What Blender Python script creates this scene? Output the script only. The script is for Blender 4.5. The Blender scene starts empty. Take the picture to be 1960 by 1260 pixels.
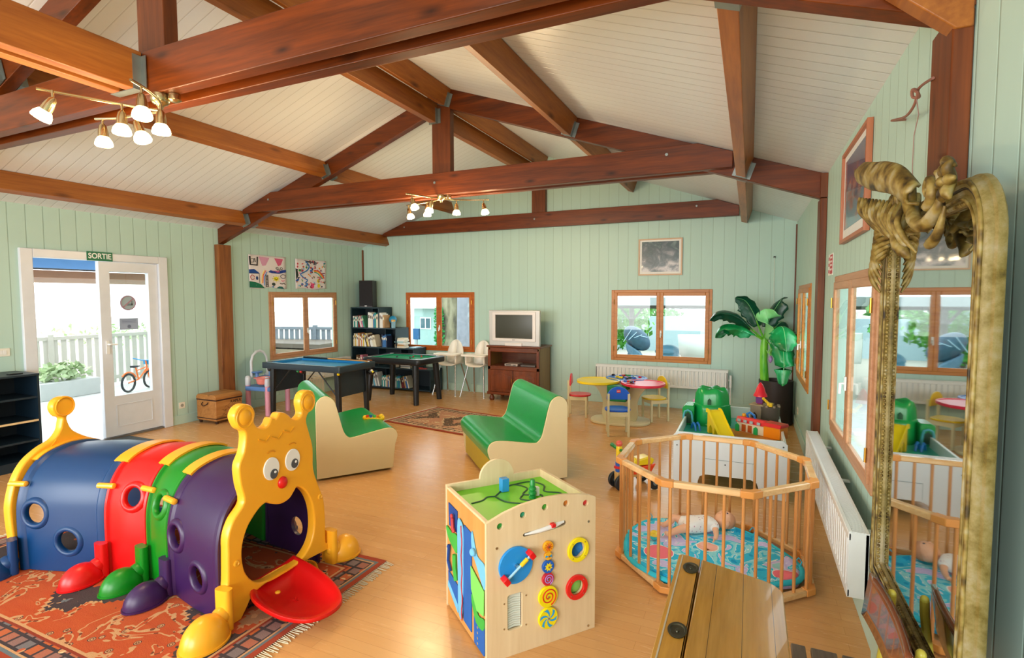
import bpy, bmesh, math, random
from mathutils import Vector, Matrix
PI = math.pi
S = bpy.context.scene
COL = S.collection
random.seed(7)

# ------------------------------------------------------------------ camera, world, light, exposure
cam_d = bpy.data.cameras.new('camera')
cam_d.sensor_width = 36.0
cam_d.lens = 1013.6 / 1960 * 36
cam_d.clip_start = 0.02
cam = bpy.data.objects.new('camera', cam_d)
COL.objects.link(cam)
right = Vector((0.91230467, 0.40950901, -0.00159726))
down = Vector((0.02250475, -0.05402984, -0.99828569))
fwd = Vector((-0.40889329, 0.91070475, -0.05850757))
cam.matrix_world = Matrix(((right.x, -down.x, -fwd.x, 0), (right.y, -down.y, -fwd.y, 0),
                           (right.z, -down.z, -fwd.z, 1.6), (0, 0, 0, 1)))
S.camera = cam
S.view_settings.view_transform = 'Standard'
S.view_settings.look = 'None'
S.view_settings.gamma = 1.0
S.view_settings.use_curve_mapping = False
S.view_settings.exposure = 0.56
W = bpy.data.worlds.new('sky')
S.world = W
W.use_nodes = True
bg = W.node_tree.nodes['Background']
bg.inputs[0].default_value = (0.93, 0.98, 1.0, 1)
bg.inputs[1].default_value = 3.2


def area(name, loc, size, rot, power, color):
    l = bpy.data.lights.new(name, 'AREA')
    l.shape = 'RECTANGLE'
    l.size, l.size_y = size
    l.energy = power
    l.color = color
    o = bpy.data.objects.new(name, l)
    o.location = loc
    o.rotation_euler = rot
    COL.objects.link(o)
    return o


# fill lamps added at assumed openings behind the camera to brighten the room
area('added_fill_behind', (-4.6, -2.55, 1.45), (3.0, 1.9), (PI / 2, 0, 0), 98, (1.0, 0.99, 0.96))
area('added_fill_behind', (-1.3, -2.55, 1.45), (2.6, 1.9), (PI / 2, 0, 0), 84, (1.0, 0.99, 0.96))

# ------------------------------------------------------------------ colour and materials


def lin(c):
    if isinstance(c, str):
        c = tuple(int(c[i:i + 2], 16) / 255 for i in (0, 2, 4))
    return tuple(((v / 12.92) if v <= 0.04045 else ((v + 0.055) / 1.055) ** 2.4) for v in c[:3]) + (1.0,)


class NT:
    def __init__(s, name):
        s.m = bpy.data.materials.new(name)
        s.m.use_nodes = True
        s.t = s.m.node_tree
        s.b = s.t.nodes['Principled BSDF']
        s.out = s.t.nodes['Material Output']

    def n(s, typ, **k):
        nd = s.t.nodes.new(typ)
        for a, v in k.items():
            setattr(nd, a, v)
        return nd

    def link(s, a, b):
        s.t.links.new(a, b)

    def put(s, sock, v):
        if isinstance(v, bpy.types.NodeSocket):
            s.link(v, sock)
        elif isinstance(v, str):
            sock.default_value = lin(v)
        else:
            sock.default_value = v

    def ma(s, op, a, b=0.0, c=None):
        nd = s.n('ShaderNodeMath', operation=op)
        s.put(nd.inputs[0], a)
        s.put(nd.inputs[1], b)
        if c is not None:
            s.put(nd.inputs[2], c)
        return nd.outputs[0]

    def mix(s, f, a, b):
        nd = s.n('ShaderNodeMix', data_type='RGBA')
        s.put(nd.inputs[0], f)
        s.put(nd.inputs[6], a)
        s.put(nd.inputs[7], b)
        return nd.outputs[2]

    def obj(s):
        return s.n('ShaderNodeTexCoord').outputs['Object']

    def map(s, v, scale=(1, 1, 1), rot=(0, 0, 0), loc=(0, 0, 0)):
        nd = s.n('ShaderNodeMapping')
        s.link(v, nd.inputs[0])
        nd.inputs[1].default_value = loc
        nd.inputs[2].default_value = rot
        nd.inputs[3].default_value = scale
        return nd.outputs[0]

    def xyz(s, v):
        nd = s.n('ShaderNodeSeparateXYZ')
        s.link(v, nd.inputs[0])
        return nd.outputs

    def noise(s, v, scale=5, detail=3, rough=0.5, dist=0.0):
        nd = s.n('ShaderNodeTexNoise')
        s.link(v, nd.inputs['Vector'])
        nd.inputs['Scale'].default_value = scale
        nd.inputs['Detail'].default_value = detail
        nd.inputs['Roughness'].default_value = rough
        nd.inputs['Distortion'].default_value = dist
        return nd.outputs

    def vor(s, v, scale=5, feature='F1'):
        nd = s.n('ShaderNodeTexVoronoi', feature=feature)
        s.link(v, nd.inputs['Vector'])
        nd.inputs['Scale'].default_value = scale
        return nd.outputs

    def ramp(s, f, stops, interp='LINEAR'):
        nd = s.n('ShaderNodeValToRGB')
        s.put(nd.inputs[0], f)
        r = nd.color_ramp
        r.interpolation = interp
        while len(r.elements) < len(stops):
            r.elements.new(0.5)
        for e, (p, c) in zip(r.elements, stops):
            e.position = p
            e.color = lin(c)
        return nd.outputs[0]

    def bump(s, h, st=0.3, dist=0.01):
        nd = s.n('ShaderNodeBump')
        nd.inputs['Strength'].default_value = st
        nd.inputs['Distance'].default_value = dist
        s.put(nd.inputs['Height'], h)
        s.link(nd.outputs[0], s.b.inputs['Normal'])

    def base(s, c, rough=0.5, metal=0.0, spec=0.5, coat=0.0):
        s.put(s.b.inputs['Base Color'], lin(c) if isinstance(c, str) else c)
        s.put(s.b.inputs['Roughness'], rough)
        s.b.inputs['Metallic'].default_value = metal
        s.b.inputs['Specular IOR Level'].default_value = spec
        s.b.inputs['Coat Weight'].default_value = coat
        return s.m


_cache = {}


def plain(c, rough=0.5, metal=0.0, spec=0.5, coat=0.0, var=0.06, name=None):
    key = (c, rough, metal, spec, coat, var)
    if key in _cache:
        return _cache[key]
    t = NT(name or 'surface_' + c)
    o = t.obj()
    f = t.noise(o, 9, 2)[0]
    rgb = lin(c)
    lo = tuple(max(0, v * (1 - var)) for v in rgb[:3]) + (1,)
    hi = tuple(min(1, v * (1 + var)) for v in rgb[:3]) + (1,)
    m = t.base(t.mix(f, lo, hi), rough, metal, spec, coat)
    _cache[key] = m
    return m


def plastic(c, rough=0.28):
    return plain(c, rough, coat=0.0, var=0.04)


def wood(name, c1, c2, axis='x', scale=1.0, rough=0.45, knots=0.0, coat=0.0, plank=0.0, plank_axis='y', spec=0.4):
    t = NT(name)
    o = t.obj()
    st = {'x': (0.6, 9, 9), 'y': (9, 0.6, 9), 'z': (9, 9, 0.6)}[axis]
    v = t.map(o, tuple(a * scale for a in st))
    g = t.noise(v, 2.2, 5, 0.6, 0.6)[0]
    g2 = t.noise(t.map(o, tuple(a * scale * 4 for a in st)), 3, 3)[0]
    f = t.ma('ADD', t.ma('MULTIPLY', g, 0.7), t.ma('MULTIPLY', g2, 0.3))
    c = t.ramp(f, [(0.3, c1), (0.68, c2)])
    if knots:
        k = t.vor(t.map(o, {'x': (1.6, 5, 5), 'y': (5, 1.6, 5), 'z': (5, 5, 1.6)}[axis]), 1.2)[0]
        kf = t.ramp(k, [(0.0, 'ffffff'), (knots, '000000')])
        dark = tuple(v * 0.35 for v in lin(c1)[:3]) + (1,)
        c = t.mix(kf, c, dark)
    if plank:
        x = t.xyz(o)[{'x': 0, 'y': 1, 'z': 2}[plank_axis]]
        fr = t.ma('FRACT', t.ma('DIVIDE', x, plank))
        cell = t.ma('FLOOR', t.ma('DIVIDE', x, plank))
        w = t.n('ShaderNodeTexWhiteNoise', noise_dimensions='1D')
        t.link(cell, w.inputs['W'])
        c = t.mix(t.ma('MULTIPLY', w.outputs[0], 0.3), c, lin(c2))
        edge = t.ma('LESS_THAN', fr, 0.02)
        c = t.mix(edge, c, tuple(v * 0.3 for v in lin(c1)[:3]) + (1,))
    t.bump(f, 0.12, 0.004)
    return t.base(c, rough, 0, spec, coat)


def emis(name, c, strength):
    t = NT(name)
    t.put(t.b.inputs['Base Color'], lin(c))
    t.put(t.b.inputs['Emission Color'], lin(c))
    t.b.inputs['Emission Strength'].default_value = strength
    return t.m


def glass(name, tint='ffffff', rough=0.0, alpha=0.0):
    t = NT(name)
    tr = t.n('ShaderNodeBsdfTransparent')
    tr.inputs[0].default_value = lin(tint)
    gl = t.n('ShaderNodeBsdfGlossy')
    gl.inputs['Roughness'].default_value = rough
    lw = t.n('ShaderNodeLayerWeight')
    lw.inputs[0].default_value = 0.5
    fac = t.ma('ADD', t.ma('MULTIPLY', t.ma('POWER', lw.outputs['Facing'], 4.0), 0.45), 0.03)
    mx = t.n('ShaderNodeMixShader')
    t.link(fac, mx.inputs[0])
    t.link(tr.outputs[0], mx.inputs[1])
    t.link(gl.outputs[0], mx.inputs[2])
    t.link(mx.outputs[0], t.out.inputs[0])
    return t.m


# ------------------------------------------------------------------ mesh builder


class MB:
    def __init__(s):
        s.v = []
        s.f = []

    def add(s, vs, fs, M=None):
        o = len(s.v)
        s.v += [tuple((M @ Vector(p)) if M else p) for p in vs]
        s.f += [tuple(i + o for i in f) for f in fs]
        return s

    def box(s, x0, x1, y0, y1, z0, z1, M=None):
        vs = [(x, y, z) for z in (z0, z1) for y in (y0, y1) for x in (x0, x1)]
        return s.add(vs, [(0, 2, 3, 1), (4, 5, 7, 6), (0, 1, 5, 4), (2, 6, 7, 3), (0, 4, 6, 2), (1, 3, 7, 5)], M)

    def obox(s, c, size, rot=(0, 0, 0)):
        from mathutils import Euler
        M = Matrix.Translation(c) @ Euler(rot).to_matrix().to_4x4()
        a, b, d = (q / 2 for q in size)
        return s.box(-a, a, -b, b, -d, d, M)

    def prism(s, poly, axis, a0, a1, M=None):
        """poly of (u,v); axis 'x': u=y v=z; 'y': u=x v=z; 'z': u=x v=y"""
        def P(u, v, a):
            return {'x': (a, u, v), 'y': (u, a, v), 'z': (u, v, a)}[axis]
        n = len(poly)
        vs = [P(u, v, a0) for u, v in poly] + [P(u, v, a1) for u, v in poly]
        fs = [tuple(range(n)), tuple(range(2 * n - 1, n - 1, -1))]
        fs += [(i, i + n, (i + 1) % n + n, (i + 1) % n) for i in range(n)]
        return s.add(vs, fs, M)

    def cyl(s, p0, p1, r0, r1=None, n=16, M=None):
        return s.tube([p0, p1], [r0, r0 if r1 is None else r1], n, M=M)

    def tube(s, pts, r, n=10, closed=False, M=None):
        pts = [Vector(p) for p in pts]
        k = len(pts)
        rs = r if isinstance(r, (list, tuple)) else [r] * k
        vs, fs = [], []
        up = None
        for i, p in enumerate(pts):
            a = pts[(i - 1) % k] if (closed or i) else pts[0]
            b = pts[(i + 1) % k] if (closed or i < k - 1) else pts[-1]
            d = (b - a).normalized()
            if up is None:
                up = Vector((0, 0, 1)) if abs(d.z) < 0.9 else Vector((1, 0, 0))
            x = up.cross(d)
            if x.length < 1e-6:
                x = Vector((1, 0, 0)).cross(d)
            x.normalize()
            y = d.cross(x)
            up = y
            for j in range(n):
                t = 2 * PI * j / n
                vs.append(tuple(p + (x * math.cos(t) + y * math.sin(t)) * rs[i]))
        m = k if closed else k - 1
        for i in range(m):
            for j in range(n):
                a, b = i * n + j, i * n + (j + 1) % n
                c, d = ((i + 1) % k) * n + (j + 1) % n, ((i + 1) % k) * n + j
                fs.append((a, b, c, d))
        if not closed:
            fs.append(tuple(range(n - 1, -1, -1)))
            fs.append(tuple((k - 1) * n + j for j in range(n)))
        return s.add(vs, fs, M)

    def lathe(s, prof, n=24, c=(0, 0, 0), M=None):
        """prof list of (r,z), revolved about z"""
        vs, fs = [], []
        for r, z in prof:
            for j in range(n):
                t = 2 * PI * j / n
                vs.append((c[0] + r * math.cos(t), c[1] + r * math.sin(t), c[2] + z))
        for i in range(len(prof) - 1):
            for j in range(n):
                fs.append((i * n + j, i * n + (j + 1) % n, (i + 1) * n + (j + 1) % n, (i + 1) * n + j))
        fs.append(tuple(range(n - 1, -1, -1)))
        fs.append(tuple((len(prof) - 1) * n + j for j in range(n)))
        return s.add(vs, fs, M)

    def ball(s, c, r, n=16, m=10, M=None, z0=-1.0, z1=1.0):
        rx, ry, rz = r if isinstance(r, (list, tuple)) else (r, r, r)
        a0, a1 = math.asin(z0), math.asin(z1)
        prof = [(max(math.cos(a0 + (a1 - a0) * i / m), 0.002), math.sin(a0 + (a1 - a0) * i / m)) for i in range(m + 1)]
        T = Matrix.Translation(c) @ Matrix.Diagonal((rx, ry, rz, 1))
        return s.lathe(prof, n, M=(M @ T) if M else T)

    def grid(s, rows, closed=False, M=None):
        """rows: list of equal-length point lists -> open surface"""
        n = len(rows[0])
        vs = [tuple(p) for r in rows for p in r]
        fs = []
        for i in range(len(rows) - 1):
            for j in range(n if closed else n - 1):
                fs.append((i * n + j, i * n + (j + 1) % n, (i + 1) * n + (j + 1) % n, (i + 1) * n + j))
        return s.add(vs, fs, M)

    def build(s, name, mat, parent=None, smooth=35, bevel=0.0, segs=2, recalc=True, solid=0.0):
        me = bpy.data.meshes.new(name)
        me.from_pydata(s.v, [], s.f)
        if recalc:
            b = bmesh.new()
            b.from_mesh(me)
            bmesh.ops.recalc_face_normals(b, faces=b.faces)
            b.to_mesh(me)
            b.free()
        return finish(me, name, mat, parent, smooth, bevel, segs, solid)


def finish(me, name, mat, parent=None, smooth=35, bevel=0.0, segs=2, solid=0.0):
    if mat:
        me.materials.append(mat)
    o = bpy.data.objects.new(name, me)
    COL.objects.link(o)
    if parent:
        o.parent = parent
    if smooth:
        me.shade_smooth()
        me.set_sharp_from_angle(angle=math.radians(smooth))
    if solid:
        md = o.modifiers.new('solid', 'SOLIDIFY')
        md.thickness = solid
        md.offset = 0
    if bevel:
        md = o.modifiers.new('bevel', 'BEVEL')
        md.width = bevel
        md.segments = segs
        md.limit_method = 'ANGLE'
        md.angle_limit = math.radians(30)
    return o


def _curve_mesh(cu):
    o = bpy.data.objects.new('tmp', cu)
    COL.objects.link(o)
    dg = bpy.context.evaluated_depsgraph_get()
    me = bpy.data.meshes.new_from_object(o.evaluated_get(dg))
    bpy.data.objects.remove(o)
    return me


def plate(loops, thick, bevel=0.0, M=None, res=2):
    """flat plate in local XY with holes; loops = [outer, hole...] lists of (x,y). returns mesh, z from -thick/2..thick/2"""
    cu = bpy.data.curves.new('tmp', 'CURVE')
    cu.dimensions = '2D'
    cu.fill_mode = 'BOTH'
    cu.extrude = thick / 2 - bevel
    cu.bevel_depth = bevel
    cu.bevel_resolution = 2
    cu.offset = -bevel
    for lp in loops:
        sp = cu.splines.new('POLY')
        sp.points.add(len(lp) - 1)
        for p, q in zip(sp.points, lp):
            p.co = (q[0], q[1], 0, 1)
        sp.use_cyclic_u = True
    me = _curve_mesh(cu)
    if M:
        me.transform(M)
    return me


def text_mesh(body, size, thick=0.001, M=None, align='CENTER', bold=0.018):
    cu = bpy.data.curves.new('tmp', 'FONT')
    cu.body = body
    cu.size = size
    cu.offset = bold * size
    cu.extrude = thick
    cu.align_x = align
    cu.align_y = 'CENTER'
    me = _curve_mesh(cu)
    if M:
        me.transform(M)
    return me


def cr(pts, n=6, closed=True):
    """Catmull-Rom through pts (2d or 3d)"""
    out = []
    k = len(pts)
    rng = range(k) if closed else range(k - 1)
    for i in rng:
        if closed:
            p = [pts[(i + j) % k] for j in (-1, 0, 1, 2)]
        else:
            p = [pts[max(0, i - 1)], pts[i], pts[i + 1], pts[min(k - 1, i + 2)]]
        for a in range(n):
            t = a / n
            out.append(tuple(0.5 * ((2 * p[1][d]) + (-p[0][d] + p[2][d]) * t +
                                    (2 * p[0][d] - 5 * p[1][d] + 4 * p[2][d] - p[3][d]) * t * t +
                                    (-p[0][d] + 3 * p[1][d] - 3 * p[2][d] + p[3][d]) * t ** 3) for d in range(len(pts[0]))))
    if not closed:
        out.append(tuple(pts[-1]))
    return out


def circ(cx, cy, rx, ry=None, n=24, a0=0.0):
    ry = rx if ry is None else ry
    return [(cx + rx * math.cos(a0 + 2 * PI * i / n), cy + ry * math.sin(a0 + 2 * PI * i / n)) for i in range(n)]


def rrect(x0, x1, y0, y1, r, n=5):
    out = []
    for cx, cy, a in ((x1 - r, y1 - r, 0), (x0 + r, y1 - r, PI / 2), (x0 + r, y0 + r, PI), (x1 - r, y0 + r, 1.5 * PI)):
        out += [(cx + r * math.cos(a + PI / 2 * i / n), cy + r * math.sin(a + PI / 2 * i / n)) for i in range(n + 1)]
    return out


def boolean(o, cutters):
    """subtract the cutter meshes from o and bake the result"""
    tmp = []
    for me in cutters:
        c = bpy.data.objects.new('tmp', me)
        COL.objects.link(c)
        c.parent = o.parent
        tmp.append(c)
        md = o.modifiers.new('b', 'BOOLEAN')
        md.operation = 'DIFFERENCE'
        md.object = c
        md.solver = 'EXACT'
    bpy.context.view_layer.update()
    dg = bpy.context.evaluated_depsgraph_get()
    me = bpy.data.meshes.new_from_object(o.evaluated_get(dg))
    o.modifiers.clear()
    o.data = me
    for c in tmp:
        bpy.data.objects.remove(c)
    me.shade_smooth()
    me.set_sharp_from_angle(angle=math.radians(35))


def frame(P, ux, uy=None, uz=None):
    """4x4 with columns ux, uy, uz at P"""
    ux = Vector(ux).normalized()
    uz = Vector(uz).normalized()
    uy = Vector(uy).normalized() if uy else uz.cross(ux)
    return Matrix(((ux.x, uy.x, uz.x, P[0]), (ux.y, uy.y, uz.y, P[1]), (ux.z, uy.z, uz.z, P[2]), (0, 0, 0, 1)))


def tag(o, label=None, cat=None, group=None, kind=None):
    if label:
        o['label'] = label
    if cat:
        o['category'] = cat
    if group:
        o['group'] = group
    if kind:
        o['kind'] = kind
    return o


def thing(name, label, cat, loc=(0, 0, 0), rz=0.0, group=None, kind=None):
    o = bpy.data.objects.new(name, None)
    o.empty_display_size = 0.1
    COL.objects.link(o)
    o.location = loc
    o.rotation_euler = (0, 0, rz)
    return tag(o, label, cat, group, kind)


def kids(o):
    return [c for c in bpy.data.objects if c.parent == o]


def dup(o, loc, rz=None, label=None, parent=None):
    c = o.copy()
    COL.objects.link(c)
    if parent:
        c.parent = parent
    else:
        c.location = loc
        if rz is not None:
            c.rotation_euler = (0, 0, rz)
        if label:
            c['label'] = label
    for k in kids(o):
        dup(k, None, parent=c)
    return c


ORD = ['first', 'second', 'third', 'fourth', 'fifth', 'sixth', 'seventh', 'eighth', 'ninth', 'tenth', 'eleventh', 'twelfth',
       'thirteenth', 'fourteenth', 'fifteenth', 'sixteenth', 'seventeenth', 'eighteenth', 'nineteenth', 'twentieth',
       'twenty-first', 'twenty-second', 'twenty-third', 'twenty-fourth', 'twenty-fifth']
# ------------------------------------------------------------------ room shell
XL, XR, YB, YF = -6.60, 0.545, 7.92, -2.6
XM, ZM, ZL, ZR = -3.03, 3.84, 2.54, 2.59


def ceil_z(x):
    return ZL + (x - XL) * (ZM - ZL) / (XM - XL) if x < XM else ZR + (XR - x) * (ZM - ZR) / (XR - XM)


def board_paint(name, axis, pitch, off, c, cd, rough=0.45, bumpy=0.5, groove=0.03, worn=0.0):
    t = NT(name)
    o = t.obj()
    x = t.xyz(o)[{'x': 0, 'y': 1}[axis]]
    u = t.ma('DIVIDE', t.ma('SUBTRACT', x, off), pitch)
    fr = t.ma('FRACT', t.ma('ADD', u, 100.0))
    d = t.ma('ABSOLUTE', t.ma('SUBTRACT', fr, 0.5))       # .5 at the joint
    g = t.ma('GREATER_THAN', d, 0.5 - groove)
    w = t.n('ShaderNodeTexWhiteNoise', noise_dimensions='1D')
    t.link(t.ma('FLOOR', u), w.inputs['W'])
    cc = t.mix(t.ma('MULTIPLY', w.outputs[0], 0.22), lin(c), tuple(v * 0.86 for v in lin(c)[:3]) + (1,))
    n = t.noise(t.map(o, (14, 14, 1.2) if axis != 'z' else (1, 1, 1)), 3, 4)[0]
    cc = t.mix(t.ma('MULTIPLY', n, 0.18), cc, tuple(min(1, v * 1.12) for v in lin(c)[:3]) + (1,))
    cc = t.mix(g, cc, lin(cd))
    h = t.ramp(d, [(0.5 - groove * 2.2, 'ffffff'), (0.5, '000000')])
    t.bump(h, bumpy, 0.006)
    return t.base(cc, rough, 0, 0.4)


WALL = 'b4d2c8'
m_wall_y = board_paint('sage_boards_side', 'y', 0.1448, 2.732, WALL, '93aea2', bumpy=0.3, groove=0.022)
m_wall_x = board_paint('sage_boards_end', 'x', 0.147, -1.077, WALL, '9fbaae', bumpy=0.25, groove=0.018)
m_ceil = board_paint('white_ceiling_boards', 'y', 0.100, 2.689, 'dfe5ea', 'c9ced1', rough=0.3, bumpy=0.3, groove=0.03)
m_skirt = plain(WALL, 0.45)


def wall_cells(name, plane, p0, p1, a0, a1, ztop, holes, mat, label, gable=False):
    """plane 'x': wall slab between x=p0..p1 running along y; plane 'y' likewise. holes (a0,a1,z0,z1)"""
    As = sorted({a0, a1} | {h[0] for h in holes} | {h[1] for h in holes})
    Zs = sorted({0.0, ztop} | {h[2] for h in holes} | {h[3] for h in holes})
    mb = MB()
    for i in range(len(As) - 1):
        for j in range(len(Zs) - 1):
            ca, cz = (As[i] + As[i + 1]) / 2, (Zs[j] + Zs[j + 1]) / 2
            if any(h[0] < ca < h[1] and h[2] < cz < h[3] for h in holes):
                continue
            if plane == 'x':
                mb.box(p0, p1, As[i], As[i + 1], Zs[j], Zs[j + 1])
            else:
                mb.box(As[i], As[i + 1], p0, p1, Zs[j], Zs[j + 1])
    if gable:
        mb.prism([(a0, ztop), (a1, ztop), (XR, ZR + .05), (XM, ZM + 0.05), (XL, ZL + .05)], 'y', p0, p1)
    o = mb.build(name, mat, smooth=0)
    return tag(o, label, 'wall', kind='structure')


WIN = {1: ('left', 5.77, 7.20, 0.665, 1.70), 2: ('back', -5.64, -4.25, 0.68, 1.70), 3: ('back', -1.905, -0.48, 0.66, 1.718),
       4: ('right', 5.91, 7.255, 0.65, 1.74), 5: ('right', 2.90, 4.29, 0.67, 1.745)}
DOOR = (2.85, 4.19, 0.0, 2.06)
TH = 0.11
wall_cells('wall_left', 'x', XL - TH, XL, YF, YB + TH, ZL, [DOOR] + [w[1:] for w in WIN.values() if w[0] == 'left'], m_wall_y,
           'sage green board wall on the left with the glazed exit door')
wall_cells('wall_back', 'y', YB, YB + TH, XL, XR, 2.5, [w[1:] for w in WIN.values() if w[0] == 'back'], m_wall_x,
           'sage green board gable wall at the far end of the room', gable=True)
wall_cells('wall_right', 'x', XR, XR + TH, YF, YB + TH, ZR, [w[1:] for w in WIN.values() if w[0] == 'right'], m_wall_y,
           'sage green board wall on the right behind the gilt mirror')
wall_cells('wall_front', 'y', YF - TH, YF, XL, XR, 2.5, [(-6.1, -3.1, 0.5, 2.4), (-2.6, 0.0, 0.5, 2.4)], m_wall_x,
           'sage green board gable wall behind the viewer', gable=True)

# ceiling slopes
mb = MB()
for xa, za, xb, zb in ((XL - TH, ceil_z(XL) - TH * .364, XM, ZM), (XM, ZM, XR + TH, ZR - TH * .35)):
    mb.prism([(xa, za), (xb, zb), (xb, zb + .12), (xa, za + .12)], 'y', YF - TH, YB + TH + .3)
tag(mb.build('ceiling', m_ceil, smooth=0), 'white board ceiling sloping down both sides from the ridge', 'ceiling', kind='structure')

# floor: warm beech laminate strips
t = NT('beech_laminate')
o = t.map(t.obj(), (1, 1, 1), (0, 0, 0.0))
br = t.n('ShaderNodeTexBrick')
t.link(o, br.inputs[0])
br.inputs['Color1'].default_value = lin('e0a968')
br.inputs['Color2'].default_value = lin('d79e5d')
br.inputs['Mortar'].default_value = lin('b98043')
br.inputs['Scale'].default_value = 1.0
br.inputs['Mortar Size'].default_value = 0.0012
br.inputs['Mortar Smooth'].default_value = 0.3
br.inputs['Brick Width'].default_value = 0.9
br.inputs['Row Height'].default_value = 0.065
g = t.noise(t.map(o, (1.6, 22, 1)), 2.2, 5, 0.62, 0.5)[0]
c = t.mix(t.ma('MULTIPLY', g, 0.42), br.outputs[0], lin('ba7f46'))
big = t.noise(o, 0.5, 2)[0]
c = t.mix(t.ma('MULTIPLY', big, 0.25), c, lin('dcb88a'))
t.bump(g, 0.04, 0.002)
m_floor = t.base(c, t.ma('ADD', t.ma('MULTIPLY', g, 0.12), 0.2), 0, 0.55)
tag(MB().box(XL - TH, XR + TH, YF - TH, YB + TH, -0.08, 0.0).build('floor', m_floor, smooth=0),
    'warm beech laminate floor', 'floor', kind='structure')

# skirting
for nm, args, lb in (
        ('baseboard_left', [(XL, XL + .014, YF, 2.79, 0, .115), (XL, XL + .014, 4.25, YB, 0, .115)], 'low sage skirting board along the left wall'),
        ('baseboard_back', [(XL, XR, YB - .012, YB, 0, .13)], 'low sage skirting board along the far wall'),
        ('baseboard_right', [(XR - .012, XR, YF, YB, 0, .13)], 'low sage skirting board along the right wall')):
    mb = MB()
    for a in args:
        mb.box(*a)
    tag(mb.build(nm, m_skirt, bevel=0.003), lb, 'skirting board', kind='structure')
tag(MB().box(XR - .055, XR - .013, YF, 2.55, 0, .30).build('trim_1', m_skirt, bevel=0.012),
    'sage boxed pipe casing along the foot of the right wall', 'pipe casing', kind='structure')

m_pane = glass('window_glass', 'f6fbfa')
m_steel = plain('c9c9c6', 0.25, 1.0)
m_white = plain('e8e8e6', 0.35)


def window(n, side, a0, a1, z0, z1, cw, label):
    """double casement; local x along the wall, y outwards, z up"""
    w, h = a1 - a0, z1 - z0
    if side == 'back':
        loc, rz = (a0, YB, z0), 0
    elif side == 'right':
        loc, rz = (XR, a1, z0), -PI / 2
    else:
        loc, rz = (XL, a0, z0), PI / 2
    root = thing('window_%d' % n, label, 'window', loc, rz, kind='structure')
    ring = [[(0, 0), (w, 0), (w, h), (0, h)]]
    f = 0.045

    def ringbox(mb, x0, x1, zz0, zz1, t_, y0, y1):
        mb.box(x0, x0 + t_, y0, y1, zz0, zz1)
        mb.box(x1 - t_, x1, y0, y1, zz0, zz1)
        mb.box(x0 + t_, x1 - t_, y0, y1, zz0, zz0 + t_)
        mb.box(x0 + t_, x1 - t_, y0, y1, zz1 - t_, zz1)
    mb = MB()
    ringbox(mb, 0, w, 0, h, f, -0.012, 0.018)
    mb.build('window_frame', cw, root, bevel=0.004)
    for k in (0, 1):
        xa, xb = (f - .004, w / 2) if k == 0 else (w / 2, w - f + .004)
        mb = MB()
        ringbox(mb, xa, xb, f - .004, h - f + .004, 0.050, -0.022, 0.006)
        sash = mb.build('window_sash', cw, root, bevel=0.005)
        MB().box(xa + .048, xb - .048, -0.014, -0.010, f + .044, h - f - .044).build('window_pane', m_pane, sash)
        for hz in (h * .17, h * .83):
            hx = xa + .002 if k == 0 else xb - .002
            MB().cyl((hx, -0.03, hz - .035), (hx, -0.03, hz + .035), .006, n=8).build('hinge', plain('b58a3a', .3, 1.0), sash)
    hd = MB()
    hd.box(w / 2 + .006, w / 2 + .028, -0.036, -0.025, h * .40 - .04, h * .40 + .04)
    hd.tube([(w / 2 + .017, -.036, h * .4), (w / 2 + .017, -.055, h * .4), (w / 2 + .017, -.057, h * .4 - .06)], .008, 8)
    hd.build('window_handle', m_white, root)
    return root


m_win_o = wood('orange_varnished_wood', 'a04a12', 'c2691f', 'x', rough=0.35)
m_win_g = wood('golden_varnished_wood', 'a8611a', 'c98330', 'x', rough=0.35)
m_win_t = wood('tan_window_wood', 'a87550', 'c69670', 'x', rough=0.4)
wl = {1: (m_win_t, 'tan wooden double casement window on the left wall above the blue pool table'),
      2: (m_win_o, 'reddish wooden double casement window on the far wall beside the bookcase'),
      3: (m_win_g, 'golden wooden double casement window above the far radiator'),
      4: (m_win_g, 'narrow-looking far casement window on the right wall beside the banana plant'),
      5: (m_win_t, 'large wooden casement window on the right wall next to the gilt mirror')}
for n, (side, a0, a1, z0, z1) in WIN.items():
    window(n, side, a0, a1, z0, z1, wl[n][0], wl[n][1])

# exit door, left leaf standing open outside
root = thing('door_1', 'white glazed exit door in the left wall with one leaf open', 'door', (XL, 2.8, 0), PI / 2, kind='structure')
m_pvc = plain('d9dee6', 0.3)
# local x runs along +y world, local y runs -x world (outwards)
mb = MB()
mb.box(0, 0.105, -0.035, 0.10, 0, 2.105)
mb.box(1.345, 1.45, -0.035, 0.10, 0, 2.105)
mb.box(0.105, 1.345, -0.035, 0.10, 2.02, 2.105)
mb.build('door_frame', m_pvc, root, bevel=0.006)
MB().box(.105, 1.345, -.02, .12, 0.001, .02).build('door_sill', plain('8d8f90', .35, .8), root)


def leaf(par):
    lf = finish(plate([[(0, 0), (.64, 0), (.64, 1.99), (0, 1.99)], [(.11, .46), (.53, .46), (.53, 1.88), (.11, 1.88)]],
                      .06, .005, frame((0, 0, 0), (1, 0, 0), (0, 0, 1), (0, -1, 0))), 'door_leaf', m_pvc, par)
    MB().box(.105, .535, -.004, .004, .455, 1.885).build('door_pane', m_pane, lf)
    finish(plate([rrect(.12, .52, .10, .36, .01), rrect(.13, .51, .11, .35, .008)], .012, .002,
                 frame((0, -.032, 0), (1, 0, 0), (0, 0, 1), (0, -1, 0))), 'door_panel', m_pvc, lf)
    return lf


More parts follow.
